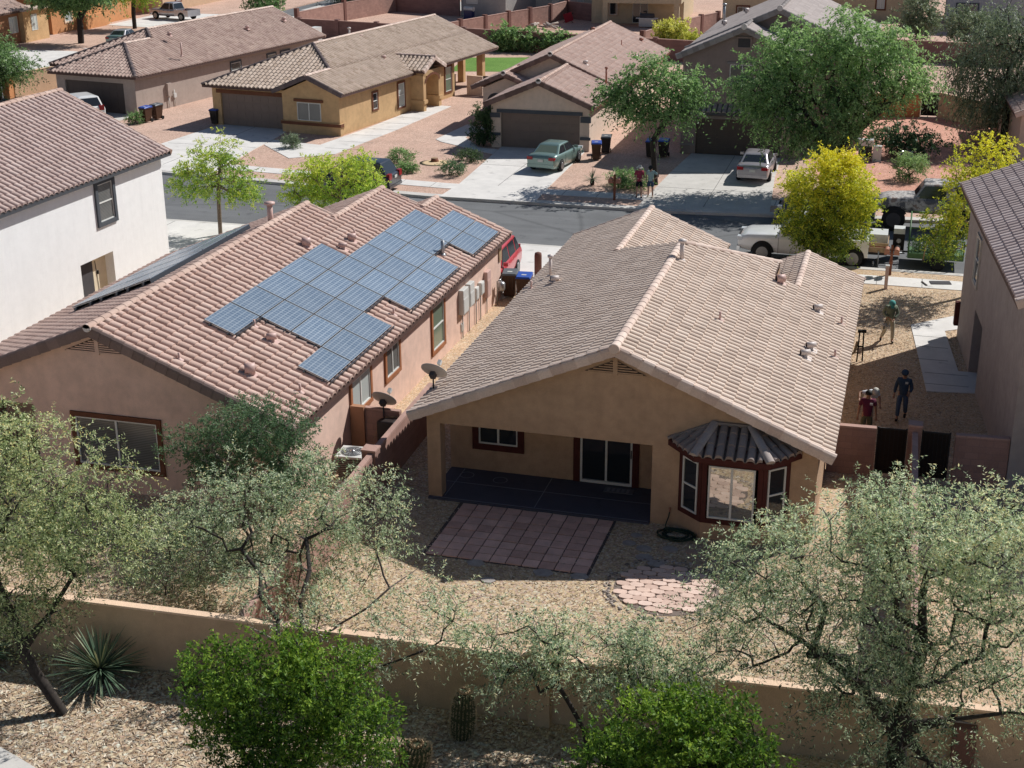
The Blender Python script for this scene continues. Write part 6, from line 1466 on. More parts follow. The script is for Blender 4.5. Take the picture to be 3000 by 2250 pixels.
fence('boundary_wall', 'tan stucco boundary wall running across the foreground behind the cacti', [(-30, -10.95), (-5.89, -10.17), (1.85, -9.86), (5.82, -9.70), (16.5, -9.15), (22, -8.9)], 1.55, M['fence'], M['fencetop'], 0.2, capw=0.0)
t = thing('wall_pillar', 'square stucco pillar standing proud of the foreground boundary wall', 'pillar', (5.85, -9.76, 0))
m = MB(); m.box(-0.23, 0.23, -0.22, 0.22, 0, 1.74); m.build('shaft', M['fence'], t); m = MB(); m.box(-0.25, 0.25, -0.24, 0.24, 1.741, 1.79); m.build('cap', M['fencetop'], t)
t = thing('wall_pillar', 'red block pillar in the foreground wall at the lower right corner', 'pillar', (14.3, -9.35, 0)); m = MB(); m.box(-0.22, 0.22, -0.2, 0.2, 0, 1.2); m.build('shaft', M['pillar'], t)
fence('block_wall', 'long red block wall between the pink and the tan house back yards', [(-0.97, -9.75), (-1.25, -5.0), (-1.45, -0.45), (-1.6, 5.0)], 1.46, M['block'], M['blockcap'], 0.16, cap=0.07, capw=0.0)
t = thing('wall_pillar', 'red block pillar with a flat cap in the wall beside the air conditioner', 'pillar', (-1.5, -0.5, 0)); m = MB(); m.box(-0.2, 0.2, -0.2, 0.2, 0, 1.5); m.build('shaft', M['block'], t); m = MB(); m.box(-0.22, 0.22, -0.22, 0.22, 1.501, 1.56); m.build('cap', M['blockcap'], t)
fence('block_wall', 'short red block cross wall closing the alley beside the pink house', [(-3.28, 2.52), (-1.7, 2.46)], 1.5, M['block'], M['blockcap'], 0.16, capw=0.0)
t = thing('wall_pillar', 'orange tan pillar where the alley cross wall meets the pink house', 'pillar', (-3.05, 2.42, 0)); m = MB(); m.box(-0.22, 0.22, -0.08, 0.12, 0, 1.53); m.build('shaft', M['orangeblock'], t)
fence('block_wall', 'red block wall between the tan house corner and the iron gate', [(10.71, 4.78), (11.55, 4.8), (12.05, 4.82)], 1.5, M['block'], M['blockcap'], 0.2, capw=0.0)
fence('block_wall', 'red block wall between the iron gate and the grey brown house', [(14.25, 4.9), (15.72, 4.98)], 1.5, M['block'], M['blockcap'], 0.2, capw=0.0)
fence('block_wall', 'red block wall running towards the camera from the gate pillar', [(13.12, 4.6), (13.2, -2.0), (13.3, -8.95)], 1.55, M['block'], M['blockcap'], 0.16, cap=0.07, capw=0.0)
t = thing('wall_pillar', 'red block pillar standing between the two iron gates', 'pillar', (13.12, 4.84, 0)); m = MB(); m.box(-0.18, 0.18, -0.18, 0.18, 0, 1.68); m.build('shaft', M['block'], t); m = MB(); m.box(-0.2, 0.2, -0.2, 0.2, 1.681, 1.74); m.build('cap', M['blockcap'], t)
def gate(label, x0, x1, y, h):
    t = thing('iron_gate', label, 'gate', ((x0 + x1) / 2, y, 0), 0, 'iron side yard gates'); w_ = (x1 - x0) / 2
    f = MB(); f.box(-w_, w_, -0.02, 0.02, h - 0.05, h); f.box(-w_, w_, -0.02, 0.02, 0.08, 0.13); f.box(-w_, -w_ + 0.05, -0.021, 0.021, 0.05, h + 0.02); f.box(w_ - 0.05, w_, -0.021, 0.021, 0.05, h + 0.02); f.build('frame', M['iron'], t)
    n = int(w_ * 2 / 0.11)
    b = MB()
    for k in range(1, n): x = -w_ + 2 * w_ * k / n; b.box(x - 0.009, x + 0.009, -0.035, -0.018, 0.13, h - 0.05)
    b.build('bars', M['iron'], t)
    s = MB(); s.face([(-w_ + 0.05, 0.01, 0.13), (w_ - 0.05, 0.01, 0.13), (w_ - 0.05, 0.01, h - 0.05), (-w_ + 0.05, 0.01, h - 0.05)]); s.build('privacy_mesh', M['ironmesh'], t)
    return t
gate('black iron gate with privacy mesh left of the gate pillar', 12.08, 12.92, 4.85, 1.5)
gate('black iron gate with privacy mesh right of the gate pillar', 13.32, 14.12, 4.88, 1.5)
# rear walls of the row across the street
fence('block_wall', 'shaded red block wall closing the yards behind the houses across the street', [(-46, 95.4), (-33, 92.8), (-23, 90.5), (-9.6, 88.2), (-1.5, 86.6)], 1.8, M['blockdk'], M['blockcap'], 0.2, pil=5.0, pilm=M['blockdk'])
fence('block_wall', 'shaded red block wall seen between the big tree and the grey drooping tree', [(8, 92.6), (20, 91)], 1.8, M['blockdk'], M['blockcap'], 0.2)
fence('block_wall', 'sunlit red block wall with dark posts running back at the top left of centre', [(-48.1, 99.5), (-47.1, 109.5), (-44.8, 119.3)], 1.9, M['block'], M['blockcap'], 0.2, pil=9.0, pilm=M['pillar'], pilh=0.4)
fence('block_wall', 'sunlit red block wall with five dark posts behind the ochre house roof', [(-31.2, 93.6), (-30.2, 97.3), (-27.7, 105.4), (-25.2, 112.6), (-24.6, 117.5)], 1.8, M['block'], M['blockcap'], 0.2, pil=4.2, pilm=M['pillar'], pilh=0.15)
fence('block_wall', 'sunlit red block wall beside the yellow green bush behind the beige house', [(-11.6, 92.6), (-8.5, 106.7), (-7.3, 110)], 1.8, M['block'], M['blockcap'], 0.2, pil=5.0, pilm=M['pillar'])
fence('block_wall', 'dark red block wall joining the two sunny walls at the top', [(-24.5, 117.5), (-21.0, 115)], 1.8, M['blockdk'], M['blockcap'], 0.2)
fence('block_wall', 'dark red block wall at the back of the bare dirt yard, top edge', [(-44.8, 119.3), (-36.3, 116.2)], 1.9, M['blockdk'], M['blockcap'], 0.2)
fence('stucco_wall', 'peach stucco wall beside the far left house', [(-52.3, 57.4), (-51.6, 61), (-50.6, 66), (-49.2, 72)], 1.75, M['fence'], M['fencetop'], 0.2, capw=0.03)
t = thing('wall_pillar', 'orange brown pillar at the end of the peach stucco wall', 'pillar', (-52.45, 56.9, 0)); m = MB(); m.box(-0.28, 0.28, -0.28, 0.28, 0, 1.7); m.build('shaft', M['orange'], t)
fence('stucco_wall', 'beige stucco garden wall by the dark gate under the drooping tree, left piece', [(9.2, 64.2), (12.7, 65.3)], 1.65, M['orange'], M['fencetop'], 0.2)
fence('stucco_wall', 'beige stucco garden wall right of the dark gate under the drooping tree', [(13.9, 65.7), (16.1, 63.0), (17.0, 62.0)], 1.65, M['sand'], M['fencetop'], 0.2)
t = gate('dark iron gate in the beige garden wall under the drooping tree', 12.75, 13.85, 65.5, 1.6); t['group'] = ''
t = gate('narrow dark iron gate by the sandy house wall, far right', 17.0, 17.7, 61.9, 1.5); t['group'] = ''
for o in bpy.data.objects:
    if o.get('group') == '': del o['group']
fence('stucco_wall', 'low beige wall stub across the yard by the ochre house patio', [(-19.9, 66.9), (-18.6, 66.6)], 1.4, M['beige'], M['fencetop'], 0.2, capw=0.0)
t = thing('wooden_gate', 'dark wooden gate between the ochre house and the beige house', 'gate', (-17.6, 66.5, 0)); m = MB()
for k in range(12): m.box(-0.95 + k * 0.16, -0.95 + k * 0.16 + 0.15, -0.02, 0.02, 0.05, 1.45)
m.build('boards', M['bronze'], t); m = MB(); m.box(-0.95, 0.97, 0.022, 0.06, 0.3, 0.4); m.box(-0.95, 0.97, 0.022, 0.06, 1.1, 1.2); m.build('rail', M['bronze'], t)
# sandy wall of the next house on the right
def simple_house(label, loc, rz, L, W, h, mat, roofmat, rise=0.42, wins=(), hip=False, eave=0.4, roof=True, extra=None, flatz=None):
    t = thing('house', label, 'house', loc, rz); wb = MB()
    holes = []
    gb = [(W / 2, h + rise * W / 2 - 0.1)] if roof else None
    wall_run(wb, (0, 0), (W, 0), 0, h, gable=gb); wall_run(wb, (W, 0), (W, L), 0, h); wall_run(wb, (W, L), (0, L), 0, h, gable=gb); wall_run(wb, (0, L), (0, 0), 0, h)
    wb.build('wall', M[mat], t)
    zE = h + 0.1
    if roof:
        roof_face(t, (-eave, 0), (1, 0), zE, rise, [[(-eave, -eave), (W / 2, -eave), (W / 2, L + eave), (-eave, L + eave)]], M[roofmat], deck=M['fascia'], **FAR)
        roof_face(t, (W + eave, 0), (-1, 0), zE, rise, [[(W / 2, -eave), (W + eave, -eave), (W + eave, L + eave), (W / 2, L + eave)]], M[roofmat], deck=M['fascia'], **FAR)
        zr = zE + rise * (W / 2 + eave); cap_line(t, (W / 2, -eave, zr + 0.04), (W / 2, L + eave, zr + 0.04), M['capm'])
        for a in (-eave, W + eave): rake_line(t, (a, -eave, zE), (W / 2, -eave, zr), (0, -1), M['capm'])
    else:
        m = MB(); m.box(-0.1, W + 0.1, -0.1, L + 0.1, h, h + 0.2); m.build('roof', M['conc2'], t)
    for (side, u0, u1, z0, z1, split, pane, trim) in wins:
        F = {'f': Fr((0, 0), (W, 0)), 'r': Fr((W, 0), (W, L)), 'l': Fr((0, L), (0, 0))}[side]
        window(t, F, u0, u1, z0, z1, trim, 0.16, split=split, pane=pane)
    return t
simple_house('sandy stucco house wall at the right edge beyond the grey drooping tree', (18.2, 50.5, 0), 3, 12, 10, 2.9, 'beige', 'tile_far', wins=(('l', 3, 4, 1, 2, 'h', 'glass', 'brown'),))
simple_house('pale blue grey two storey house at the top right with a dark framed window', (14.6, 117.3, 0), 0, 12, 9, 5.6, 'bluegrey', 'tile_flat', wins=(('f', 1.0, 2.9, 0.95, 2.35, 'n', 'glassblind', 'darkgrey'),))
simple_house('ochre tan house at the top edge with white window and mauve roof', (2.0, 122.5, 0), 0, 12, 9, 2.9, 'sand', 'tile_far', wins=(('f', 5.6, 6.4, 1.2, 2.5, 'v', 'glasswhite', 'brown'),))
t = simple_house('sandy tan house with a shaded covered patio at the top centre', (-21.0, 113.6, 0), 4, 12, 9.6, 5.2, 'sand', 'tile_far', wins=(('f', 1.9, 2.7, 0.9, 2.2, 'n', 'glass', 'fence'), ('f', 4.3, 5.9, 0.1, 2.1, 'v', 'glass', None)))
m = MB(); m.box(1.6, 9.6, -3.0, 0, 2.35, 5.0); m.box(1.6, 2.1, -3.0, -2.5, 0, 2.35); m.box(8.9, 9.4, -3.0, -2.5, 0, 2.35); m.build('patio_cover', M['sand'], t)
t = simple_house('blue grey house wall cut by the top edge beside the red block wall', (-36.2, 116.4, 0), -14, 10, 5.6, 5.4, 'taupe2', 'tile_far', wins=(('f', 0.7, 2.1, 1.4, 3.0, 'n', 'glasswhite', None), ('f', 3.8, 4.6, 2.7, 3.3, 'n', 'glass', 'taupe2')))
simple_house('pale taupe house wing with tall white windows at the top edge', (-29.5, 121.5, 0), 8, 10, 8.5, 5.2, 'sandpale2', 'tile_far', wins=(('f', 2.2, 2.9, 1.0, 3.2, 'h', 'glasswhite', None), ('f', 5.0, 5.7, 1.0, 3.2, 'h', 'glasswhite', None)))
simple_house('tan house at the top edge behind the grey flat tiled roof', (-7.2, 112.5, 0), 2, 10, 8, 2.9, 'sand', 'tile_far', wins=(('f', 1.5, 2.6, 0.9, 2.1, 'v', 'glass', 'brown'),))
# far left corner houses
t = simple_house('orange stucco house with a basketball hoop at the top left corner', (-80.5, 75.5, 0), 0, 11, 10, 2.9, 'orangedk', 'tile_far', wins=(('r', 8.3, 9.6, 1.0, 2.5, 'v', 'glasswhite', None),))
m = MB(); m.box(10.0, 10.5, 9.9, 13.9, 0, 2.9); m.build('wing', M['ochre'], t)
m = MB(); m.prism([(4.5, 9.6), (10.9, 9.6), (10.9, 14.2), (4.5, 14.2)], 2.9, lambda x, y: 3.0 + 0.4 * (2.4 - abs(y - 11.9))); m.build('wing_roof', M['tile_ochre'], t, tint=True)
window(t, Fr((10.5, 9.9), (10.5, 13.9)), 1.2, 2.2, 1.0, 2.5, None, split='v', pane='glasswhite')
t = simple_house('orange stucco house behind the two street trees on the far left', (-82, 91.5, 0), 0, 16, 11, 2.9, 'orange', 'tile_far', wins=(('r', 2.4, 3.6, 1.0, 2.2, 'v', 'glasswhite', 'fencetop'),))
m = MB(); m.box(11.0, 12.0, 4.5, 9.0, 0, 1.3); m.build('porch_wall', M['orange'], t)
simple_house('peach stucco house behind the silver pickup at the top edge', (-80, 112, 0), 0, 16, 10, 2.9, 'fence', 'tile_far', wins=(('r', 3, 4.2, 1, 2.1, 'v', 'glass', 'brown'),))
# ------------------------------------------------------------------ small yard things
t = thing('air_conditioner', 'outdoor air conditioner with a round fan grille beside the block wall', 'air conditioner', (-2.5, 0.55, 0), 4)
m = MB(); m.box(-0.34, 0.34, -0.34, 0.34, 0.08, 0.82); m.build('cabinet', M['acdark'], t)
m = MB(); m.box(-0.44, 0.44, -0.44, 0.44, 0.0, 0.08); m.build('pad', M['conc2'], t)
m = MB()
for k in range(11):
    z = 0.14 + k * 0.06; m.box(-0.35, 0.35, -0.352, -0.342, z, z + 0.025); m.box(0.342, 0.352, -0.35, 0.35, z, z + 0.025)
m.build('coil_guard', M['bronze'], t)
m = MB(); m.box(-0.4, 0.4, -0.4, 0.4, 0.82, 0.88); m.build('top_panel', M['boxgrey'], t)
m = MB()
for r in (0.08, 0.13, 0.18, 0.23, 0.28, 0.33):
    pts = [(math.cos(2 * PI * k / 24) * r, math.sin(2 * PI * k / 24) * r, 0.9) for k in range(25)]; m.tube(pts, 0.006, 4, False)
for k in range(12): a = 2 * PI * k / 12; m.tube([(math.cos(a) * 0.05, math.sin(a) * 0.05, 0.905), (math.cos(a) * 0.34, math.sin(a) * 0.34, 0.9)], 0.005, 4, False)
m.build('fan_grille', M['steel'], t)
m = MB(); m.lathe([(0.33, 0.882), (0.33, 0.886)], n=24); m.build('fan_opening', M['acfan'], t); m = MB(); m.lathe([(0.08, 0.89), (0.08, 0.925), (0.03, 0.94)], n=14); m.build('motor_cap', M['chrome'], t)
def dish(label, loc, rz, mast):
    t = thing('satellite_dish', label, 'satellite dish', loc, rz)
    nrm = Vector((0.25, 0.75, 0.62)).normalized(); c = Vector((0.0, 0.0, mast)) + nrm * 0.02
    a = nrm.cross(Vector((0, 0, 1))).normalized(); b = a.cross(nrm).normalized()
    rings = []; n = 28
    for r in (0.0, 0.1, 0.2, 0.3, 0.36):
        rings.append([c + nrm * (0.55 * r * r) + a * math.cos(2 * PI * k / n) * r * 1.12 + b * math.sin(2 * PI * k / n) * r for k in range(n)])
    for off, nm in ((0.0, 'reflector'),):
        m = MB(); vs = [v for rg in rings for v in rg] + [v - nrm * 0.012 for rg in rings for v in rg]; N = len(rings) * n
        fs = []
        for i in range(len(rings) - 1):
            for k in range(n):
                k2 = (k + 1) % n
                fs.append((i * n + k, i * n + k2, (i + 1) * n + k2, (i + 1) * n + k)); fs.append((N + (i + 1) * n + k, N + (i + 1) * n + k2, N + i * n + k2, N + i * n + k))
        e = (len(rings) - 1) * n; fs += [(e + k, e + (k + 1) % n, N + e + (k + 1) % n, N + e + k) for k in range(n)]
        m.mesh(vs, fs, True); m.build(nm, M['dish'], t)
    m = MB(); m.tube([(0, 0, 0), (0, 0, mast * 0.6), (0.0, -0.03, mast - 0.06)], 0.024, 8); m.obox((0, -0.05, mast - 0.05), (1, 0, 0), nrm, b, 0.07, 0.07, 0.1); m.build('mast', M['charcoal'], t)
    m = MB(); foc = c + nrm * 0.42 - b * 0.12; m.tube([c - b * 0.34 + nrm * 0.04, foc], 0.014, 6); m.build('feed_arm', M['boxgrey'], t)
    m = MB(); m.obox(foc, a, nrm, b, 0.05, 0.07, 0.05); m.build('receiver', M['boxgrey'], t)
    m = MB(); m.box(-0.1, 0.1, -0.08, 0.08, -0.02, 0.02); m.build('foot', M['charcoal'], t)
    return t
dish('grey satellite dish on the tan roof eave above the alley', (-0.28, 1.45, 2.70), 10, 0.5)
t = dish('grey satellite dish mounted on the alley cross wall above the air conditioner', (-2.2, 2.36, 1.05), 10, 0.75)
m = MB(); m.tube([(0.0, -0.02, 0.25), (-0.25, -0.2, -0.3), (-0.42, -0.24, -0.95)], 0.008, 5); m.tube([(0.05, -0.05, 0.25), (0.45, -0.1, 0.28)], 0.014, 6); m.build('cable', M['wood'], t)
t = thing('storage_cover', 'black barbecue cover standing against the alley cross wall', 'barbecue', (-1.98, 2.12, 0)); m = MB(); m.prism([(-0.3, -0.2), (0.28, -0.2), (0.3, 0.2), (-0.3, 0.2)], 0.0, lambda x, y: 1.3 - 0.1 * y); o = m.build('cover', M['binblack'], t)
bm_ = o.modifiers.new('b', 'BEVEL'); bm_.width = 0.06; bm_.segments = 3
# utility boxes on the pink wall
def ubox(label, y0, y1, z0, z1, dp, mat='boxgrey', pipe=True, grp='electrical boxes on the pink wall'):
    t = thing('utility_box', label, 'utility box', (-3.3, (y0 + y1) / 2, 0), 0, grp); w_ = (y1 - y0) / 2
    m = MB(); m.box(0.0, dp, -w_, w_, z0, z1); o = m.build('housing', M[mat], t); b = o.modifiers.new('b', 'BEVEL'); b.width = 0.02; b.segments = 2
    m = MB(); m.box(dp, dp + 0.012, -w_ + 0.04, w_ - 0.04, z0 + 0.05, z1 - 0.35 if z1 - z0 > 0.7 else z1 - 0.05); m.build('cover', M[mat], t)
    if pipe: m = MB(); m.tube([(0.05, 0, z0), (0.05, 0, 0.02)], 0.022, 6); m.build('conduit', M['steel'], t)
ubox('nearest tall white solar inverter box on the pink wall', 13.1, 13.75, 1.0, 1.95, 0.2)
ubox('second tall white solar inverter box on the pink wall', 13.95, 14.5, 1.05, 1.95, 0.2)
ubox('small grey box third from the camera on the pink wall', 14.95, 15.3, 1.0, 1.5, 0.13)
ubox('pale meter box with a round meter, fourth on the pink wall', 15.5, 15.9, 1.05, 1.55, 0.16)
ubox('tall pink painted service panel, farthest box on the pink wall', 16.3, 16.8, 0.7, 1.75, 0.16, 'vent')
ubox('tiny white valve box low on the pink wall', 13.3, 13.6, 0.25, 0.6, 0.04, 'boxgrey', False)
t = thing('gas_meter', 'grey gas meter with bent pipes at the far corner of the pink wall', 'gas meter', (-3.05, 17.9, 0)); m = MB(); m.lathe([(0.12, 0.55), (0.16, 0.62), (0.16, 0.85), (0.1, 0.92)], n=12); m.build('body', M['steel'], t)
m = MB(); m.tube([(-0.1, -0.25, 0.02), (-0.1, -0.25, 1.0), (0, -0.1, 1.05), (0, 0, 0.92)], 0.025, 6); m.tube([(0, 0.1, 0.7), (0, 0.3, 0.7), (-0.1, 0.3, 0.02)], 0.025, 6); m.build('pipes', M['steel'], t)
# lights etc
t = thing('garden_hose', 'dark green garden hose coiled on the gravel left of the bay window', 'hose', (7.2, -0.62, 0)); m = MB(); g = random.Random(4); pts = []
for k in range(150):
    a = k * 0.32; r = 0.36 + 0.10 * math.sin(k * 0.11) + g.uniform(-0.01, 0.01); pts.append((math.cos(a) * r * 1.15, math.sin(a) * r * 0.75, 0.03 + 0.012 * (k % 7) + g.uniform(0, 0.01)))
pts += [(-0.3, 0.2, 0.03), (-0.4, 0.5, 0.05), (-0.33, 0.58, 0.3), (-0.3, 0.6, 0.5)]
m.tube(pts, 0.016, 6); m.build('coil', M['hose'], t); m = MB(); m.tube([(-0.3, 0.62, 0.5), (-0.3, 0.52, 0.52), (-0.3, 0.5, 0.46)], 0.018, 6); m.lathe([(0.03, 0.55), (0.03, 0.57)], (-0.3, 0.53, 0), 8); m.build('tap', M['rust'], t)
t = thing('door_mat', 'pale patterned door mat in front of the sliding door', 'mat', (5.15, 1.66, 0.06), 0); m = MB(); m.box(-0.42, 0.42, -0.16, 0.16, 0, 0.015); m.build('mat', M['matgrey'], t); m = MB()
for k in range(5): m.box(-0.34 + k * 0.14, -0.26 + k * 0.14, -0.1, 0.1, 0.015, 0.02)
m.build('pattern', M['line'], t)
t = thing('electric_meter', 'grey meter box on the side wall behind the patio post', 'utility box', (-0.02, 4.2, 0)); m = MB(); m.box(-0.16, 0.0, -0.25, 0.25, 1.0, 1.9); m.build('housing', M['steel'], t)
t = thing('post', 'short white numbered post in the front gravel beside the sidewalk', 'post', (11.81, 23.95, 0)); m = MB(); m.box(-0.07, 0.07, -0.07, 0.07, 0, 0.96); m.build('shaft', M['postpink'], t); m = MB(); m.box(-0.085, 0.085, -0.085, 0.085, 0.961, 1.02); m.build('cap', M['boxgrey'], t)
t = thing('post', 'thick dark brown bollard at the edge of the pink house driveway', 'post', (-2.55, 21.8, 0)); m = MB(); m.lathe([(0.16, 0), (0.16, 1.0), (0.14, 1.1), (0.05, 1.14)], n=14); m.build('shaft', M['pillar'], t)
def mailbox(label, loc, rz):
    t = thing('mailbox', label, 'mailbox', loc, rz); m = MB(); m.box(-0.055, 0.055, -0.055, 0.055, 0, 1.32); m.box(-0.075, 0.075, -0.075, 0.075, 0.5, 0.62); m.prism([(-.055, -.055), (.055, -.055), (.055, .055), (-.055, .055)], 1.32, lambda x, y: 1.32 + 0.05 - abs(x)); m.build('post', M['woodred'], t)
    for s in (-1, 1):
        m = MB(); pts = []
        for y in (-0.24, 0.24):
            pts.append([(s * 0.2 + math.cos(PI * k / 8) * 0.11, y, 1.08 + math.sin(PI * k / 8) * 0.11) for k in range(9)] + [(s * 0.2 - 0.11, y, 0.94), (s * 0.2 + 0.11, y, 0.94)])
        n = 11; m.mesh(pts[0] + pts[1], [(k, (k + 1) % n, n + (k + 1) % n, n + k) for k in range(n)] + [tuple(range(n - 1, -1, -1)), tuple(range(n, 2 * n))]); m.build('box', M['rustbox'], t)
    m = MB(); m.box(-0.32, 0.32, -0.03, 0.03, 0.88, 0.935); m.build('bracket', M['woodred'], t)
mailbox('twin rust coloured mailboxes on a red post on the far sidewalk', (-2.33, 36.55, 0), 3)
mailbox('twin rust coloured mailboxes on a post in front of the green trailer', (11.92, 26.1, 0), 0)
t = thing('meter_cover', 'grey metal plate lying on the sunny sidewalk', 'cover plate', (14.0, 25.3, 0.03), 12); m = MB(); m.box(-0.42, 0.42, -0.22, 0.22, 0, 0.02); m.build('plate', M['charcoal'], t)
t = thing('lifting_bar', 'short dark bar lying beside the metal plate on the sidewalk', 'bar', (13.35, 25.0, 0.03), 112); m = MB(); m.box(-0.28, 0.28, -0.03, 0.03, 0, 0.03); m.build('bar', M['bronze'], t)
t = thing('tree_stump', 'sawn tree stump with pale sawdust in the gravel by the beige driveway', 'stump', (-14.5, 43.3, 0)); m = MB(); m.lathe([(0.28, 0), (0.22, 0.1), (0.2, 0.22)], n=14); m.build('bark', M['woodred'], t); m = MB(); m.lathe([(0.19, 0.221), (0.19, 0.23)], n=14); m.build('cut_face', M['wood'], t)
m = MB(); m.lathe([(0.9, 0.004), (0.6, 0.02), (0.25, 0.03)], (0.1, -0.3, 0), n=18); m.build('sawdust', M['sawdust'], t)
t = thing('flower_pot', 'dark blue glazed pot standing on rust gravel', 'pot', (12.12, 49.4, 0)); m = MB(); m.lathe([(0.22, 0), (0.36, 0.25), (0.4, 0.5), (0.33, 0.68), (0.36, 0.74), (0.3, 0.74), (0.28, 0.66)], n=18); m.build('pot', M['potblue'], t); m = MB(); m.lathe([(0.3, 0.69), (0.05, 0.7)], n=12); m.build('soil', M['woodred'], t)
m = MB(); m.tube([(0, 0, 0.7), (0.02, 0, 0.85), (-0.05, 0, 0.95)], 0.03, 5); m.build('stem', M['barkpale'], t)
t = thing('stand', 'unidentified upright black frame beyond the eave between the tan house and the standing worker', 'stand', (11.2, 14.6, 0), 5); m = MB(); m.tube([(-0.09, 0, 0), (-0.07, 0, 1.15)], 0.03, 6); m.tube([(0.1, 0, 0.02), (0.07, 0, 1.15)], 0.03, 6); m.box(-0.14, 0.16, -0.05, 0.05, 1.1, 1.2); m.box(-0.1, 0.1, -0.02, 0.02, 0.55, 0.6); m.build('frame', M['iron'], t); m = MB(); m.tube([(-0.12, 0, 0.75), (-0.2, 0, 0.35), (-0.34, 0, 0.2)], [0.05, 0.045, 0.03], 8); m.build('strap', M['khaki'], t)  # upright black object of unclear kind, built as a simple frame
t = thing('basketball_hoop', 'basketball hoop with a clear backboard at the top left edge', 'basketball hoop', (-72.6, 84.9, 0), -10)
m = MB(); m.tube([(0, 0, 0), (0.1, 0, 1.8), (0.5, 0, 2.6)], 0.07, 8); m.build('pole', M['iron'], t); m = MB()
for a in ((-0.8, 0.8, 2.35, 2.42), (-0.8, 0.8, 3.25, 3.32), (-0.3, 0.3, 2.5, 2.56), (-0.3, 0.3, 2.85, 2.9)): m.box(0.55, 0.6, a[0], a[1], a[2], a[3])
for y in (-0.8, 0.74, -0.3, 0.26): m.box(0.551, 0.599, y, y + 0.06, 2.42 if abs(y) > 0.5 else 2.56, 3.25 if abs(y) > 0.5 else 2.85)
m.build('backboard_frame', M['vinyl'], t); m = MB(); m.tube([(0.85 + math.cos(2 * PI * k / 16) * 0.23, math.sin(2 * PI * k / 16) * 0.23, 2.45) for k in range(17)], 0.02, 5, False); m.build('rim', M['rust'], t)
def wbin(label, loc, rz, lid, body='binbrown', group='wheeled rubbish bins'):
    t = thing('wheelie_bin', label, 'rubbish bin', loc, rz, group)
    m = MB(); z0, z1 = 0.08, 0.98
    lo = [(-0.22, -0.24), (0.22, -0.24), (0.22, 0.24), (-0.22, 0.24)]; hi = [(-0.29, -0.33), (0.29, -0.33), (0.29, 0.36), (-0.29, 0.36)]
    m.mesh([(x, y, z0) for x, y in lo] + [(x, y, z1) for x, y in hi], [(3, 2, 1, 0), (4, 5, 6, 7)] + [(i, (i + 1) % 4, 4 + (i + 1) % 4, 4 + i) for i in range(4)]); m.box(-0.31, 0.31, -0.35, 0.38, 0.93, 0.975)
    for x in (-0.14, 0, 0.14): m.box(x - 0.012, x + 0.012, -0.335, -0.29, 0.35, 0.9)
    o = m.build('body', M[body], t)
    m = MB(); m.mesh([(-0.31, -0.38, 0.985), (0.31, -0.38, 0.985), (0.31, 0.38, 0.985), (-0.31, 0.38, 0.985), (-0.27, -0.33, 1.05), (0.27, -0.33, 1.05), (0.29, 0.36, 1.09), (-0.29, 0.36, 1.09)], [(3, 2, 1, 0), (4, 5, 6, 7), (0, 1, 5, 4), (1, 2, 6, 5), (2, 3, 7, 6), (3, 0, 4, 7)]); lo_ = m.build('lid', M[lid], t)
    m = MB(); m.box(-0.1, 0.1, -0.1, 0.06, 1.066, 1.07); m.build('label_patch', M['plate'], lo_)
    for s in (-1, 1): m = MB(); m.lathe([(0.12, -0.03), (0.13, 0), (0.12, 0.03)], (s * 0.27, 0.27, 0.13), 12, 'x'); m.build('wheel', M['black'], t)
    m = MB(); m.tube([(-0.2, 0.4, 0.93), (0.2, 0.4, 0.93)], 0.018, 6); m.build('handle', M[body], t)
    return t
wbin('brown bin with a bright blue lid at the far corner of the pink house', (-2.30, 18.65, 0), 5, 'lidblue')
wbin('brown bin with a dark grey lid touching the far corner of the pink house', (-2.98, 18.95, 0), 8, 'lidgrey')
wbin('brown bin with a bright blue lid at the right corner of the beige garage', (-5.45, 46.2, 0), 12, 'lidblue')
wbin('dark bin with a grey lid behind the blue lidded one by the beige garage', (-5.3, 48.2, 0), 8, 'lidgrey', 'binblack')
wbin('black bin with a blue lid, left of the pair under the green tree', (-2.45, 47.6, 0), 0, 'lidblue', 'binblack')
wbin('black bin with a blue lid, right of the pair under the green tree', (-1.75, 47.9, 0), 0, 'lidblue', 'binblack')
wbin('brown bin with a bluish lid by the far left garage, nearer one', (-37.5, 50.6, 0), -15, 'lidblue')
wbin('brown bin with a dark lid by the far left garage, farther one', (-37.3, 51.7, 0), -15, 'lidgrey')
wbin('dark brown bin alone beside the ochre garage', (-32.5, 51.0, 0), -10, 'lidblue', 'binblack')
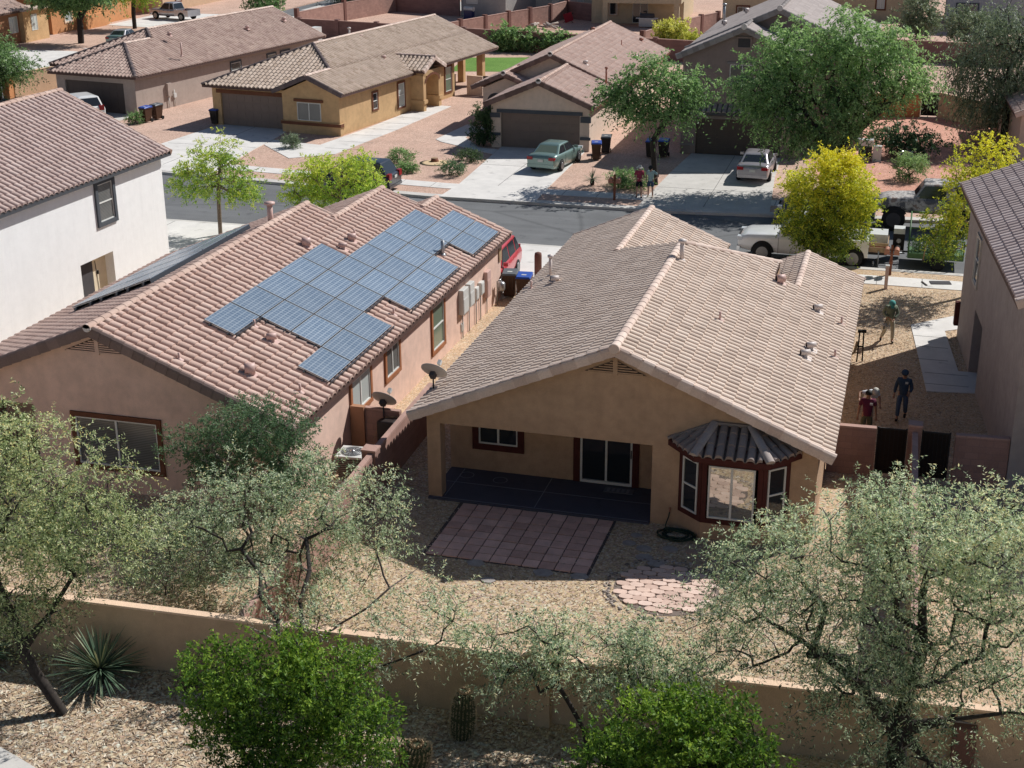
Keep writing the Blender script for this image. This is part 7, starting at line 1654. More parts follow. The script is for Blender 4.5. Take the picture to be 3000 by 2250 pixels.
# clutter far away
t = thing('barbecue', 'grey gas barbecue on the shaded patio at the top centre', 'barbecue', (-14.6, 110.9, 0)); m = MB(); m.box(-0.8, 0.8, -0.3, 0.3, 0.1, 0.9); m.build('cabinet', M['steel'], t); m = MB(); m.box(-1.1, 1.1, -0.35, 0.35, 0.9, 0.97); m.build('shelf', M['boxgrey'], t); m = MB(); m.tube([(-0.7, 0, 1.1), (0.7, 0, 1.1)], 0.32, 12); m.build('hood', M['charcoal'], t)
t = thing('barbecue', 'blue and white barbecue against the blue grey wall at the top', 'barbecue', (-34.6, 114.2, 0), -14); m = MB(); m.box(-0.5, 0.5, -0.3, 0.3, 0.0, 0.9); m.build('cabinet', M['potblue'], t); m = MB(); m.tube([(-0.6, 0, 1.05), (0.6, 0, 1.05)], 0.25, 10); m.build('hood', M['boxgrey'], t)
t = thing('folding_chair', 'red folded chair heaped by the wall corner in the shaded top yard', 'chair', (-23.4, 113.2, 0), 20); m = MB(); m.obox((0, 0, 0.55), (1, 0, 0.3), (0, 1, 0), (-0.3, 0, 1), 0.45, 0.1, 0.45); m.build('canvas', M['redcloth'], t); m = MB(); m.tube([(-0.5, 0, 0), (0.5, 0, 1.0)], 0.03, 5); m.tube([(0.5, 0, 0), (-0.5, 0, 1.0)], 0.03, 5); m.build('leg', M['iron'], t)
t = thing('wood_pile', 'pile of split pale firewood against the sunny block wall', 'firewood', (-24.7, 107.5, 0)); g = random.Random(2)
for k in range(9): m = MB(); a = g.uniform(0, 3); x, y = g.uniform(-1.2, 1.2), g.uniform(-0.7, 0.7); m.tube([(x - math.cos(a) * 0.6, y - math.sin(a) * 0.6, 0.12 + g.uniform(0, 0.3)), (x + math.cos(a) * 0.6, y + math.sin(a) * 0.6, 0.2 + g.uniform(0, 0.4))], 0.11, 6); m.build('log', M['woodpale'], t)
t = thing('patio_chair', 'black patio chair under the ochre house porch', 'chair', (-23.6, 70.2, 0), 20); m = MB(); m.box(-0.3, 0.3, -0.3, 0.3, 0.42, 0.47); m.build('seat', M['iron'], t); m = MB(); m.box(-0.3, 0.3, 0.27, 0.31, 0.5, 1.1); m.build('backrest', M['iron'], t)
for sx in (-0.27, 0.27):
    for sy in (-0.27, 0.27): m = MB(); m.tube([(sx, sy, 0), (sx, sy, 0.42)], 0.02, 5); m.build('leg', M['iron'], t)
t = thing('storage_box', 'tan storage box under the ochre house porch', 'box', (-22.4, 69.9, 0), 0); m = MB(); m.box(-0.5, 0.5, -0.35, 0.35, 0, 0.85); m.build('body', M['sand'], t); m = MB(); m.box(-0.53, 0.53, -0.38, 0.38, 0.85, 0.92); m.build('lid', M['taupe'], t)
t = thing('covered_trailer', 'camping trailer under a grey tarpaulin behind the far left roof', 'trailer', (-42.0, 83.5, 0), -10); m = MB(); m.prism([(-2.6, -1.2), (2.4, -1.2), (2.4, 1.2), (-2.6, 1.2)], 0.5, lambda x, y: 2.9 - 0.35 * abs(y) - 0.05 * x); m.build('tarpaulin', M['tarp'], t); m = MB(); m.box(2.42, 3.1, -1.0, 1.0, 0.5, 2.5); m.build('body', M['boxgrey'], t)
for s in (-1, 1): m = MB(); m.lathe([(0.36, -0.1), (0.38, 0), (0.36, 0.1)], (0, s * 1.15, 0.38), 14, 'y'); m.build('wheel', M['black'], t)
# ------------------------------------------------------------------ vehicles
def car(name, label, cat, loc, rz, sp, pt, group=None):
    """local frame: +x is the front; sp holds stations and sizes in metres"""
    t = thing(name, label, cat, loc, rz, group); W = sp['W'] / 2
    P = M[pt]; dark = M['glass']
    st = sp['st']; m = MB(); n = 13; vs = []
    for (x, zl, zh, hw) in st:
        h = zh - zl; cr = 0.035 * hw
        half = [(0, zh + cr), (hw * 0.5, zh + cr * 0.8), (hw * 0.82, zh - 0.01), (hw * 0.95, zh - 0.05 * h), (hw * 1.0, zh - 0.28 * h), (hw * 0.985, zl + 0.3 * h), (hw * 0.93, zl)]
        vs += [(x, y, z) for y, z in half] + [(x, -y, z) for y, z in reversed(half[1:])]
    n = 13; fs = []
    for i in range(len(st) - 1):
        for k in range(n - 1): fs.append((i * n + k, i * n + k + 1, (i + 1) * n + k + 1, (i + 1) * n + k))
        fs.append((i * n + n - 1, i * n, (i + 1) * n, (i + 1) * n + n - 1))
    m.mesh(vs, fs, True); m.mesh(vs[:n], [tuple(range(n - 1, -1, -1))]); m.mesh(vs[-n:], [tuple(range(n))])
    body = m.build('body', P, t)
    # cabin
    g = sp['cab']; x0, x1, x2, x3, zb, zt, wb, wt = g
    m = MB(); nn = 8
    def ring(xf, xr, z, w_, rr):
        pts = []
        for cx, cy, a0 in ((xf - rr, w_ - rr, 0), (xr + rr, w_ - rr, 90), (xr + rr, -w_ + rr, 180), (xf - rr, -w_ + rr, 270)):
            for k in range(4): a = math.radians(a0 + 30 * k); pts.append((cx + math.cos(a) * rr, cy + math.sin(a) * rr, z))
        return pts
    R = [ring(x0, x3, zb - 0.08, wb, 0.12), ring(x1 + 0.02, x2 - 0.02, zt - 0.05, wt, 0.1), ring(x1 - 0.1, x2 + 0.1, zt - 0.005, wt - 0.1, 0.12), ring(x1 - 0.35, x2 + 0.35, zt + 0.03, wt - 0.35, 0.1)]
    vs = [v for r in R for v in r]; k = 16
    m.mesh(vs, [(i * k + j, i * k + (j + 1) % k, (i + 1) * k + (j + 1) % k, (i + 1) * k + j) for i in range(3) for j in range(k)], False); m.mesh(R[3], [tuple(range(k))])
    roof = m.build('cabin', M[sp.get('roofmat', pt)], t)
    for p_ in roof.data.polygons: p_.use_smooth = p_.center.z > zt - 0.06
    def lerp(a, b, f): return a + (b - a) * f
    zl_, zh_ = zb + 0.03, zt - 0.09
    def fx(f): return lerp(x0, x1, f)
    def rx(f): return lerp(x3, x2, f)
    def wy(f): return lerp(wb, wt, f)
    fa, fb = (zl_ - zb + 0.08) / (zt - zb + 0.03), (zh_ - zb + 0.08) / (zt - zb + 0.03)
    o_ = 0.012
    m = MB(); m.face([(fx(fa) + o_ + 0.01, -wy(fa) + 0.12, zl_), (fx(fa) + o_ + 0.01, wy(fa) - 0.12, zl_), (fx(fb) + o_ + 0.01, wy(fb) - 0.12, zh_), (fx(fb) + o_ + 0.01, -wy(fb) + 0.12, zh_)]); m.build('windscreen', dark, t)
    m = MB(); m.face([(rx(fa) - o_ - 0.01, wy(fa) - 0.12, zl_), (rx(fa) - o_ - 0.01, -wy(fa) + 0.12, zl_), (rx(fb) - o_ - 0.01, -wy(fb) + 0.12, zh_), (rx(fb) - o_ - 0.01, wy(fb) - 0.12, zh_)]); m.build('rear_window', M[sp.get('rearglass', 'glass')], t)
    cuts = sp['win']
    for s in (-1, 1):
        for (a0, a1) in cuts:
            b0 = lerp(rx(fa) + 0.08, fx(fa) - 0.08, a0); b1 = lerp(rx(fa) + 0.08, fx(fa) - 0.08, a1)
            t0 = max(b0, rx(fb) + 0.06) if a0 > 0.02 else rx(fb) + 0.06; t1 = min(b1, fx(fb) - 0.06) if a1 < 0.98 else fx(fb) - 0.06
            m = MB(); f = [(b0, s * (wy(fa) + o_), zl_), (b1, s * (wy(fa) + o_), zl_), (t1, s * (wy(fb) + o_), zh_), (t0, s * (wy(fb) + o_), zh_)]
            m.face(f if s < 0 else f[::-1]); m.build('side_window', dark, t)
    # wheels
    r = sp['r']
    for s in (-1, 1):
        for wx in sp['wx']:
            a = MB(); pts = [(wx + math.cos(PI * q / 14) * r * 1.2, r + math.sin(PI * q / 14) * r * 1.2) for q in range(15)]
            zmin = sp.get('sill', 0.25)
            pl = [(x, W * s * 0.997 + s * 0.006, max(z, zmin)) for x, z in pts]
            a.face(pl if s < 0 else pl[::-1]); a.build('wheel_arch', M['black'], t)
            wh = MB(); wh.lathe([(r * 0.6, -0.11), (r * 0.93, -0.11), (r, -0.07), (r, 0.07), (r * 0.93, 0.11), (r * 0.6, 0.11)], (wx, s * (W - 0.07), r), 22, 'y'); wo = wh.build('wheel', M['black'], t)
            rm = MB(); c = (wx, s * (W + 0.035), r); rm.lathe([(r * 0.63, -0.02), (r * 0.62, 0.012), (r * 0.5, 0.0), (r * 0.15, 0.0), (r * 0.12, 0.02), (0, 0.02)] if s < 0 else [(0, -0.02), (r * 0.12, -0.02), (r * 0.15, 0.0), (r * 0.5, 0.0), (r * 0.62, -0.012), (r * 0.63, 0.02)], c, 16, 'y')
            rm.build('rim', M[sp.get('rim', 'rimgrey')], wo)
            sp_ = MB()
            for q in range(5):
                a2 = 2 * PI * q / 5 + 0.3; sp_.obox((wx + math.cos(a2) * r * 0.42, s * (W + 0.045), r + math.sin(a2) * r * 0.42), (math.sin(a2), 0, -math.cos(a2)), (0, 1, 0), (math.cos(a2), 0, math.sin(a2)), 0.03, 0.004, r * 0.12)
            sp_.build('rim_slot', M['black'], wo)
    L0, L1 = st[0][0], st[-1][0]; zt_ = sp['tail']; zf = sp['head']; whf = st[-1][3] if L1 > L0 else st[0][3]
    for s in (-1, 1):
        m = MB(); y0 = W * 0.62; m.obox((min(L0, L1) + 0.06, s * (W * 0.74), zt_), (1, s * 0.12, 0), (0, 1, 0), (0, 0, 1), 0.09, W * 0.19, sp.get('tailh', 0.08)); m.build('tail_light', M['redlight'], t)
        m = MB(); m.obox((max(L0, L1) - 0.10, s * (W * 0.72), zf), (1, s * -0.15, 0), (0, 1, 0), (0.2, 0, 1), 0.11, W * 0.17, 0.075); m.build('headlight', M['headlight'], t)
        m = MB(); m.obox((x0 - 0.25, s * (wb + 0.12), zb + 0.08), (1, 0, 0), (0, 1, 0), (0, 0, 1), 0.06, 0.1, 0.07); m.build('mirror', P, t)
        m = MB()
        for hx in sp.get('handles', (0.0,)): m.box(hx, hx + 0.14, s * W - 0.01, s * W + 0.02, zb - 0.16, zb - 0.13)
        m.build('door_handle', M[sp.get('trim', pt)], t)
    m = MB(); xr = min(L0, L1); m.box(xr - 0.03, xr + 0.1, -W * 0.9, W * 0.9, sp.get('bz', 0.36), sp.get('bz', 0.36) + 0.16); m.build('rear_bumper', M[sp.get('bump', pt)], t)
    m = MB(); xf = max(L0, L1); m.box(xf - 0.1, xf + 0.03, -W * 0.9, W * 0.9, sp.get('bz', 0.34), sp.get('bz', 0.34) + 0.17); m.build('front_bumper', M[sp.get('bump', pt)], t)
    m = MB(); m.box(xf - 0.05, xf + 0.02, -W * 0.45, W * 0.45, zf - 0.08, zf + 0.05); m.build('grille', M['black'], t)
    m = MB(); m.box(xr - 0.045, xr - 0.025, -0.16, 0.16, sp.get('pz', 0.72), sp.get('pz', 0.72) + 0.15); m.build('number_plate', M['plate'], t)
    m = MB()
    for dx in sp.get('seams', ()):
        for s in (-1, 1): m.box(dx - 0.006, dx + 0.006, s * W - 0.004, s * W + 0.004, 0.4, zb - 0.06)
    if m.v: m.build('door_seam', M['black'], t)
    return t
SEDAN = dict(W=1.8, st=[(-2.4, 0.34, 0.82, 0.78), (-2.34, 0.3, 0.98, 0.84), (-2.0, 0.26, 1.03, 0.885), (-1.2, 0.22, 1.0, 0.9), (0, 0.2, 0.96, 0.9), (1.0, 0.22, 0.95, 0.9), (1.7, 0.25, 0.86, 0.88), (2.25, 0.3, 0.74, 0.8), (2.4, 0.36, 0.62, 0.68)],
             cab=(1.05, 0.35, -1.0, -1.85, 0.95, 1.44, 0.83, 0.62), wx=(-1.4, 1.4), r=0.32, win=((0.0, 0.46), (0.5, 1.0)), tail=0.84, head=0.68, handles=(-0.85, 0.2), seams=(-0.75, 0.3, 1.15), pz=0.66)
SUV = dict(W=1.9, st=[(-2.3, 0.4, 1.0, 0.86), (-2.25, 0.36, 1.08, 0.93), (-1.2, 0.3, 1.1, 0.95), (0, 0.28, 1.08, 0.95), (1.0, 0.3, 1.06, 0.95), (1.8, 0.32, 0.98, 0.92), (2.2, 0.38, 0.86, 0.84), (2.3, 0.42, 0.7, 0.76)],
           cab=(1.15, 0.5, -1.75, -2.2, 1.06, 1.72, 0.88, 0.72), wx=(-1.4, 1.42), r=0.36, win=((0.0, 0.2), (0.24, 0.56), (0.6, 1.0)), tail=1.0, head=0.82, handles=(-0.9, 0.2), seams=(-0.8, 0.35, 1.2), sill=0.33, tailh=0.16, pz=0.85)
PICK = dict(W=1.95, st=[(-0.95, 0.42, 1.12, 0.95), (0, 0.4, 1.12, 0.97), (1.0, 0.4, 1.13, 0.97), (1.3, 0.42, 1.14, 0.97), (2.4, 0.45, 1.08, 0.93), (2.7, 0.5, 0.98, 0.86), (2.8, 0.52, 0.8, 0.82)],
            cab=(1.25, 0.65, -0.65, -0.9, 1.1, 1.8, 0.88, 0.72), wx=(-1.95, 1.75), r=0.4, win=((0.0, 0.4), (0.46, 1.0)), tail=0.9, head=0.9, handles=(-0.6, 0.4), seams=(-0.1, 1.1), sill=0.42, bump='chrome', trim='black', pz=0.5, bz=0.42)
M['pgreen'] = paint('sea green metallic paint', (0.20, 0.30, 0.275), 0.35); M['psilver'] = paint('silver metallic paint', (0.42, 0.40, 0.42), 0.4); M['pwhite'] = paint('white vehicle paint', (0.78, 0.78, 0.76))
M['pblack'] = paint('black vehicle paint', (0.015, 0.02, 0.03)); M['pred'] = paint('red vehicle paint', (0.52, 0.045, 0.06)); M['pblue'] = paint('dark slate paint', (0.05, 0.06, 0.085), 0.3)
M['rearcream'] = glass('rear glass over pale seats', (0.13, 0.165, 0.125), 0.06)
def camo():
    t = NT('camouflage paint'); v = t.coords(); n1 = t.noise(2.2, 4, v)
    c = t.ramp(n1, [(0.38, (0.12, 0.12, 0.13)), (0.47, (0.34, 0.31, 0.29)), (0.52, (0.50, 0.47, 0.44)), (0.62, (0.27, 0.2, 0.17))]); t.t.nodes[-1].color_ramp.interpolation = 'CONSTANT'
    return t.out(c, 0.6)
M['pcamo'] = camo()
car('sedan', 'sea green sedan parked nose in on the beige house driveway', 'car', (-7.35, 44.0, 0.03), 83, dict(SEDAN, rearglass='rearcream'), 'pgreen')
car('sedan', 'silver sedan parked under the big tree on the grey house driveway', 'car', (4.15, 44.3, 0.03), 90, SEDAN, 'psilver')
car('suv', 'white hatchback parked before the dark garage on the far left', 'car', (-42.4, 50.6, 0.03), 140, dict(SUV, W=1.85), 'pwhite')
car('suv', 'black sport utility vehicle parked at the far kerb behind the lime tree', 'car', (-16.4, 35.7, -0.1), 178, dict(SUV, rearglass='glass'), 'pblack')
car('suv', 'red sport utility vehicle parked nose in beyond the far corner of the pink house', 'car', (-4.35, 20.4, 0.03), -88, dict(SUV, W=1.85), 'pred')
car('suv', 'dark slate car parked at the far kerb, half hidden by the golden tree', 'car', (8.6, 35.0, -0.1), 180, SUV, 'pblue')
car('suv', 'greenish grey car parked on the far left street behind the trees', 'car', (-60.6, 87.5, -0.1), 96, dict(SEDAN, roofmat='psilver'), 'pgreen')
def bed(t, pt, full=False, x0=-2.95, load=False):
    m = MB(); W = 0.97
    m.box(x0, -0.97, -W, -W + 0.09, 0.46, 1.12); m.box(x0, -0.97, W - 0.09, W, 0.46, 1.12); m.box(x0, x0 + 0.09, -W + 0.09, W - 0.09, 0.46, 1.12); m.box(x0 + 0.09, -0.97, -W + 0.09, W - 0.09, 0.5, 0.6)
    m.build('cargo_bed', M[pt], t)
t = car('pickup_truck', 'white pickup facing left behind the golden tree on the near side of the street', 'pickup', (8.2, 28.1, -0.13), 180, PICK, 'pwhite'); bed(t, 'pwhite', x0=-2.55); t.scale = (1.06, 1.05, 1.14)
for s in (-1, 1): pass
t = car('pickup_truck', 'silver beige pickup parked on the driveway at the top left', 'pickup', (-65.7, 106.5, 0.03), 165, dict(PICK, win=((0.0, 0.28), (0.34, 1.0))), 'psilver'); bed(t, 'psilver')
t = car('off_road_truck', 'lifted camouflage painted off road truck with a huge tyre, facing left', 'truck', (13.35, 35.1, -0.1), 180,
        dict(W=1.95, st=[(-2.3, 0.95, 1.62, 0.9), (-1.2, 0.9, 1.66, 0.96), (0.2, 0.9, 1.64, 0.97), (0.9, 0.9, 1.62, 0.95), (1.9, 0.95, 1.56, 0.88), (2.35, 1.0, 1.45, 0.8), (2.4, 1.0, 1.3, 0.78)], cab=(0.75, 0.25, -2.0, -2.25, 1.6, 2.3, 0.88, 0.76), wx=(-1.5, 1.55), r=0.55, win=((0.0, 0.35), (0.5, 1.0)), tail=1.35, head=1.3, handles=(-0.4,), seams=(-0.6, 0.7), sill=0.85, bump='steel', bz=0.9, pz=1.1, rim='charcoal'), 'pcamo')
m = MB(); m.lathe([(0.13, -0.03), (0.14, 0.03)], (2.42, -0.62, 1.3), 14, 'x'); m.build('indicator', M['rust'], t)
# flat bed with load behind the white pickup, box trailer
t = thing('utility_trailer', 'open wooden sided trailer with a white box behind the golden tree', 'trailer', (11.15, 28.6, -0.13), 0)
m = MB(); m.box(-1.2, 0.55, -0.8, 0.8, 0.5, 0.6); m.build('deck', M['iron'], t); m = MB(); m.box(-1.2, 0.55, -0.83, -0.8, 0.62, 0.85); m.box(-1.2, 0.55, -0.83, -0.8, 0.9, 1.05); m.box(0.55, 0.58, -0.8, 0.8, 0.62, 1.05); m.build('side_board', M['wood'], t)
m = MB(); m.tube([(0.6, 0, 0.45), (1.3, 0, 0.45)], 0.04, 6); m.build('drawbar', M['steel'], t); m = MB(); m.tube([(0.2, -0.9, 0), (0.2, -0.9, 0.7)], 0.03, 6); m.build('jack_stand', M['steel'], t); m = MB(); m.tube([(0.0, -0.95, 0.02), (0.0, -0.95, 0.25)], 0.05, 6); m.build('hitch', M['steel'], t)
for s in (-1, 1): m = MB(); m.lathe([(0.3, -0.09), (0.34, 0), (0.3, 0.09)], (-0.6, s * 0.92, 0.34), 16, 'y'); m.build('wheel', M['black'], t)
t = thing('tool_box', 'white box carried on the open wooden sided trailer', 'box', (11.25, 28.75, 0.47)); m = MB(); m.prism([(-0.42, -0.45), (0.42, -0.45), (0.42, 0.45), (-0.42, 0.45)], 0.0, lambda x, y: 0.72 + 0.05 * y); m.build('body', M['boxgrey'], t); m = MB(); m.box(-0.3, 0.45, -0.5, -0.46, 0.02, 0.22); m.build('red_panel', M['redcloth'], t)
t = thing('landscape_trailer', 'green mesh sided landscaping trailer loaded with cut branches', 'trailer', (13.75, 28.7, -0.13), 0)
f = MB()
for (a, b) in (((-1.15, -0.95, 0.5), (1.15, -0.95, 0.5)), ((-1.15, -0.95, 1.35), (1.15, -0.95, 1.35)), ((-1.15, 0.95, 1.35), (1.15, 0.95, 1.35)), ((-1.15, -0.95, 0.5), (-1.15, -0.95, 1.35)), ((1.15, -0.95, 0.5), (1.15, -0.95, 1.35)), ((-1.15, -0.95, 0.5), (-1.15, 0.95, 0.5)), ((-1.15, 0.95, 0.5), (-1.15, 0.95, 2.1)), ((-1.15, -0.95, 1.35), (-1.15, 0.95, 2.1)), ((-1.15, 0.95, 2.1), (-0.5, 0.95, 2.1)), ((1.15, -0.95, 0.5), (1.15, 0.95, 0.5)), ((1.15, 0.95, 0.5), (1.15, 0.95, 1.35))): f.tube([a, b], 0.035, 6)
f.build('frame', M['greenframe'], t); m = MB()
for k in range(9): x = -1.0 + k * 0.25; m.tube([(x, -0.95, 0.5), (x, -0.95, 1.35)], 0.013, 5)
m.build('bars', M['greenframe'], t); m = MB(); m.box(-1.15, 1.15, -0.93, 0.95, 0.46, 0.5); m.box(-1.15, 1.15, -0.99, -0.96, 0.5, 0.72); m.build('deck', M['greenframe'], t)
for s in (-1, 1): m = MB(); m.lathe([(0.3, -0.09), (0.34, 0), (0.3, 0.09)], (0.1, s * 1.08, 0.34), 16, 'y'); m.build('wheel', M['black'], t)
m = MB(); m.tube([(-1.15, 0, 0.5), (-1.9, 0, 0.5), (-2.0, 0, 0.7)], 0.04, 6); m.build('hitch', M['iron'], t)
for k, (dx, l) in enumerate(((-0.15, 'tall pale wooden pole leaning upright in the green trailer, right one'), (-0.5, 'tall pale wooden pole leaning upright in the green trailer, left one'))):
    o = MB().tube([(13.75 + dx, 27.72, 0.3), (13.75 + dx + 0.1, 27.7, 1.75 - 0.3 * k)], 0.03, 6).build('pole', M['wood']); tag(o, l, 'pole')
tree('cut_branches', 'cut leafy branches heaped inside the green trailer', 'branches', (13.75, 28.75, 0.35), [[(0, 0, 0), (0, 0, 0.2)]], [(0, 0, 0.35, 1.0, 0.75, 0.35)], 70, 99, dict(BUSH, ll=0.12), 'darkleaf2', 'twig', r0=0.03)
t = thing('generator', 'white topped engine unit with hoses at the front of the green trailer', 'engine', (12.15, 29.6, -0.13)); m = MB(); m.box(-0.24, 0.24, -0.3, 0.3, 1.12, 1.36); m.build('tank', M['boxgrey'], t); m = MB(); m.box(-0.25, 0.25, -0.25, 0.25, 0.3, 1.1); m.build('engine', M['iron'], t); m = MB(); m.lathe([(0.1, -0.02), (0.11, 0.02)], (0, -0.27, 0.8), 12, 'y'); m.lathe([(0.1, -0.02), (0.11, 0.02)], (0, -0.27, 0.5), 12, 'y'); m.build('pulley', M['steel'], t)
t = thing('hand_cart', 'white and black cart standing on the rust gravel behind the golden tree', 'cart', (9.8, 49.9, 0)); m = MB(); m.box(-0.5, 0.4, -0.3, 0.3, 0.9, 1.25); m.build('bin', M['boxgrey'], t); m = MB(); m.box(-0.4, 0.35, -0.25, 0.25, 0.25, 0.85); m.build('frame', M['iron'], t); m = MB(); m.box(0.42, 0.9, -0.2, 0.2, 0.0, 0.9); m.build('side_panel', M['boxgrey'], t)

# ------------------------------------------------------------------ people
def skin_mesh(name, chains, mat, parent, sub=1):
    """chains: list of point lists [(pos, radius)...]; the first vertex of later chains snaps to an existing vertex when near"""
    vs = []; rs = []; es = []
    for ch in chains:
        prev = None
        for i, (p, r) in enumerate(ch):
            p = Vector(p); idx = None
            if i == 0:
                for j, q in enumerate(vs):
                    if (q - p).length < 0.012: idx = j; break
            if idx is None: vs.append(p); rs.append(r); idx = len(vs) - 1
            if prev is not None: es.append((prev, idx))
            prev = idx
    me = bpy.data.meshes.new(name); me.from_pydata([tuple(v) for v in vs], es, [])
    o = bpy.data.objects.new(name, me); COL.objects.link(o)
    o.modifiers.new('skin', 'SKIN'); s = o.modifiers.new('sub', 'SUBSURF'); s.levels = sub; s.render_levels = sub
    sv = me.skin_vertices[0].data
    for i, r in enumerate(rs):
        sv[i].radius = r if isinstance(r, tuple) else (r, r); sv[i].use_root = (i == 0)
    dg = bpy.context.evaluated_depsgraph_get(); dg.update()
    nm = bpy.data.meshes.new_from_object(o.evaluated_get(dg))
    o.modifiers.clear(); o.data = nm; bpy.data.meshes.remove(me)
    nm.materials.clear(); nm.materials.append(mat); nm.polygons.foreach_set('use_smooth', [True] * len(nm.polygons))
    o.name = name; nm.name = name
    if parent: o.parent = parent
    return o
def person(label, loc, rz, J, c, hat=None, group=None, badge=None):
    """J: joints in metres; local -y is where the person faces. c: colours"""
    t = thing('person', label, 'person', loc, rz, group)
    V = lambda k: Vector(J[k])
    skin = M[c.get('skin', 'skin')]
    pel, che, nk, hd = V('pel'), V('che'), V('neck'), V('head')
    body = [[(pel, 0.13), ((pel + che) / 2, 0.125), (che, 0.145), (nk, 0.06), (nk * 0.45 + hd * 0.55, 0.065), (hd, 0.092), (hd + (hd - nk).normalized() * 0.07, 0.07)]]
    for s in ('l', 'r'):
        sh, el, wr = V('sh' + s), V('el' + s), V('wr' + s)
        body.append([(che, 0.145), (sh, 0.058), (el, 0.043), (wr, 0.03)])
        hp, kn, an, to = V('hip' + s), V('kn' + s), V('an' + s), V('toe' + s)
        body.append([(pel, 0.13), (hp, 0.088), (kn, 0.058), (an, 0.042), (to, 0.035)])
    b = skin_mesh('body', body, skin, t)
    for s in ('l', 'r'):
        el, wr = V('el' + s), V('wr' + s); d = (wr - el).normalized(); sg = 1 if s == 'r' else -1
        side = d.cross(Vector((0, -1, 0)));
        if side.length < 0.1: side = Vector((1, 0, 0))
        side.normalize(); nrm = side.cross(d).normalized()
        palm = wr + d * 0.07
        hand = [[(wr - d * 0.01, 0.026), (palm, (0.034, 0.02))]]
        for q, (off, ln) in enumerate(((-0.03, 0.07), (-0.01, 0.085), (0.01, 0.08), (0.03, 0.062))):
            a = palm + side * off * 0.9; hand.append([(palm, (0.034, 0.02)), (a + d * 0.03, 0.011), (a + d * (0.03 + ln * 0.5) + nrm * 0.01, 0.009), (a + d * (0.02 + ln * 0.8) + nrm * 0.035, 0.007)])
        hand.append([(wr + d * 0.03, 0.022), (wr + d * 0.05 + side * -0.045, 0.012), (wr + d * 0.085 + side * -0.055 + nrm * 0.015, 0.009)])
        skin_mesh('hand', hand, skin, b, 1)
    sh = [[(pel + Vector((0, 0, -0.10)), 0.165), (pel + Vector((0, 0, 0.03)), 0.165), ((pel + che) / 2, 0.15), (che, 0.168), (nk - (nk - che) * 0.15, 0.085)]]
    for s in ('l', 'r'):
        e = V('el' + s); q = V('sh' + s); w_ = V('wr' + s)
        if c.get('sleeve', 'short') == 'short': sh.append([(che, 0.168), (q, 0.082), (q + (e - q) * 0.75, 0.062)])
        else: sh.append([(che, 0.168), (q, 0.082), (e, 0.062), (w_ - (w_ - e) * 0.1, 0.045)])
    skin_mesh('shirt', sh, M[c['top']], t)
    tr = [[(pel + Vector((0, 0, 0.03)), 0.148), (pel - Vector((0, 0, 0.06)), 0.14)]]
    for s in ('l', 'r'):
        hp, kn, an = V('hip' + s), V('kn' + s), V('an' + s)
        if c.get('legs', 'long') == 'long': tr.append([(pel - Vector((0, 0, 0.06)), 0.14), (hp, 0.105), (kn, 0.078), (an + (kn - an) * 0.12, 0.07)])
        else: tr.append([(pel - Vector((0, 0, 0.06)), 0.14), (hp, 0.108), (hp + (kn - hp) * 0.85, 0.10)])
    skin_mesh('trousers' if c.get('legs', 'long') == 'long' else 'shorts', tr, M[c['bottom']], t)
    for s in ('l', 'r'):
        an, to = V('an' + s), V('toe' + s); d = (to - an); d.z = 0; d = d.normalized() if d.length > 0.01 else Vector((0, -1, 0))
        z = min(an.z, to.z)
        skin_mesh('shoe', [[(an - d * 0.05 + Vector((0, 0, -0.02)), 0.045), (an + d * 0.05 + Vector((0, 0, -0.03)), 0.05), (Vector((an.x, an.y, to.z)) + d * 0.17, 0.042)]], M[c['shoe']], t)
    ax = (hd - nk).normalized(); fw = Vector(J.get('face', (0, -1, 0))).normalized(); fw = (fw - ax * fw.dot(ax)).normalized(); sd = ax.cross(fw)
    # face
    e = MB()
    for k in (-1, 1): e.lathe([(0, -0.012), (0.011, 0), (0, 0.012)], hd + fw * 0.086 + sd * 0.033 * k + ax * 0.01, 8)
    e.build('eyes', M['hair'], b)
    e = MB(); e.mesh([hd + fw * 0.088 + ax * 0.02, hd + fw * 0.085 - ax * 0.03 + sd * 0.018, hd + fw * 0.085 - ax * 0.03 - sd * 0.018, hd + fw * 0.118 - ax * 0.025], [(0, 1, 3), (0, 3, 2), (1, 2, 3)]); e.build('nose', skin, b)
    e = MB(); e.obox(hd + fw * 0.086 - ax * 0.055, sd, fw, ax, 0.024, 0.004, 0.005); e.build('mouth', M['redlip'], b)
    e = MB()
    for k in (-1, 1): e.obox(hd + sd * 0.094 * k - ax * 0.005, sd, fw, ax, 0.008, 0.018, 0.028)
    e.build('ears', skin, b)
    def dome(rad, up0, off, cut, squash=1.0):
        m = MB(); vs = []; n = 14; c0 = hd + ax * up0 + fw * off
        for i in range(6):
            ph = cut * i / 5
            for k in range(n): a = 2 * PI * k / n; vs.append(c0 + ax * math.cos(ph) * rad * squash + (sd * math.cos(a) + fw * math.sin(a) * 1.12) * max(math.sin(ph), 0.01) * rad)
        m.mesh(vs, [(i * n + k, (i + 1) * n + k, (i + 1) * n + (k + 1) % n, i * n + (k + 1) % n) for i in range(5) for k in range(n)], True); return m, c0
    m, c0 = dome(0.108, 0.012, -0.012, 1.75); m.build('hair', M[c.get('hair', 'hair')], t)
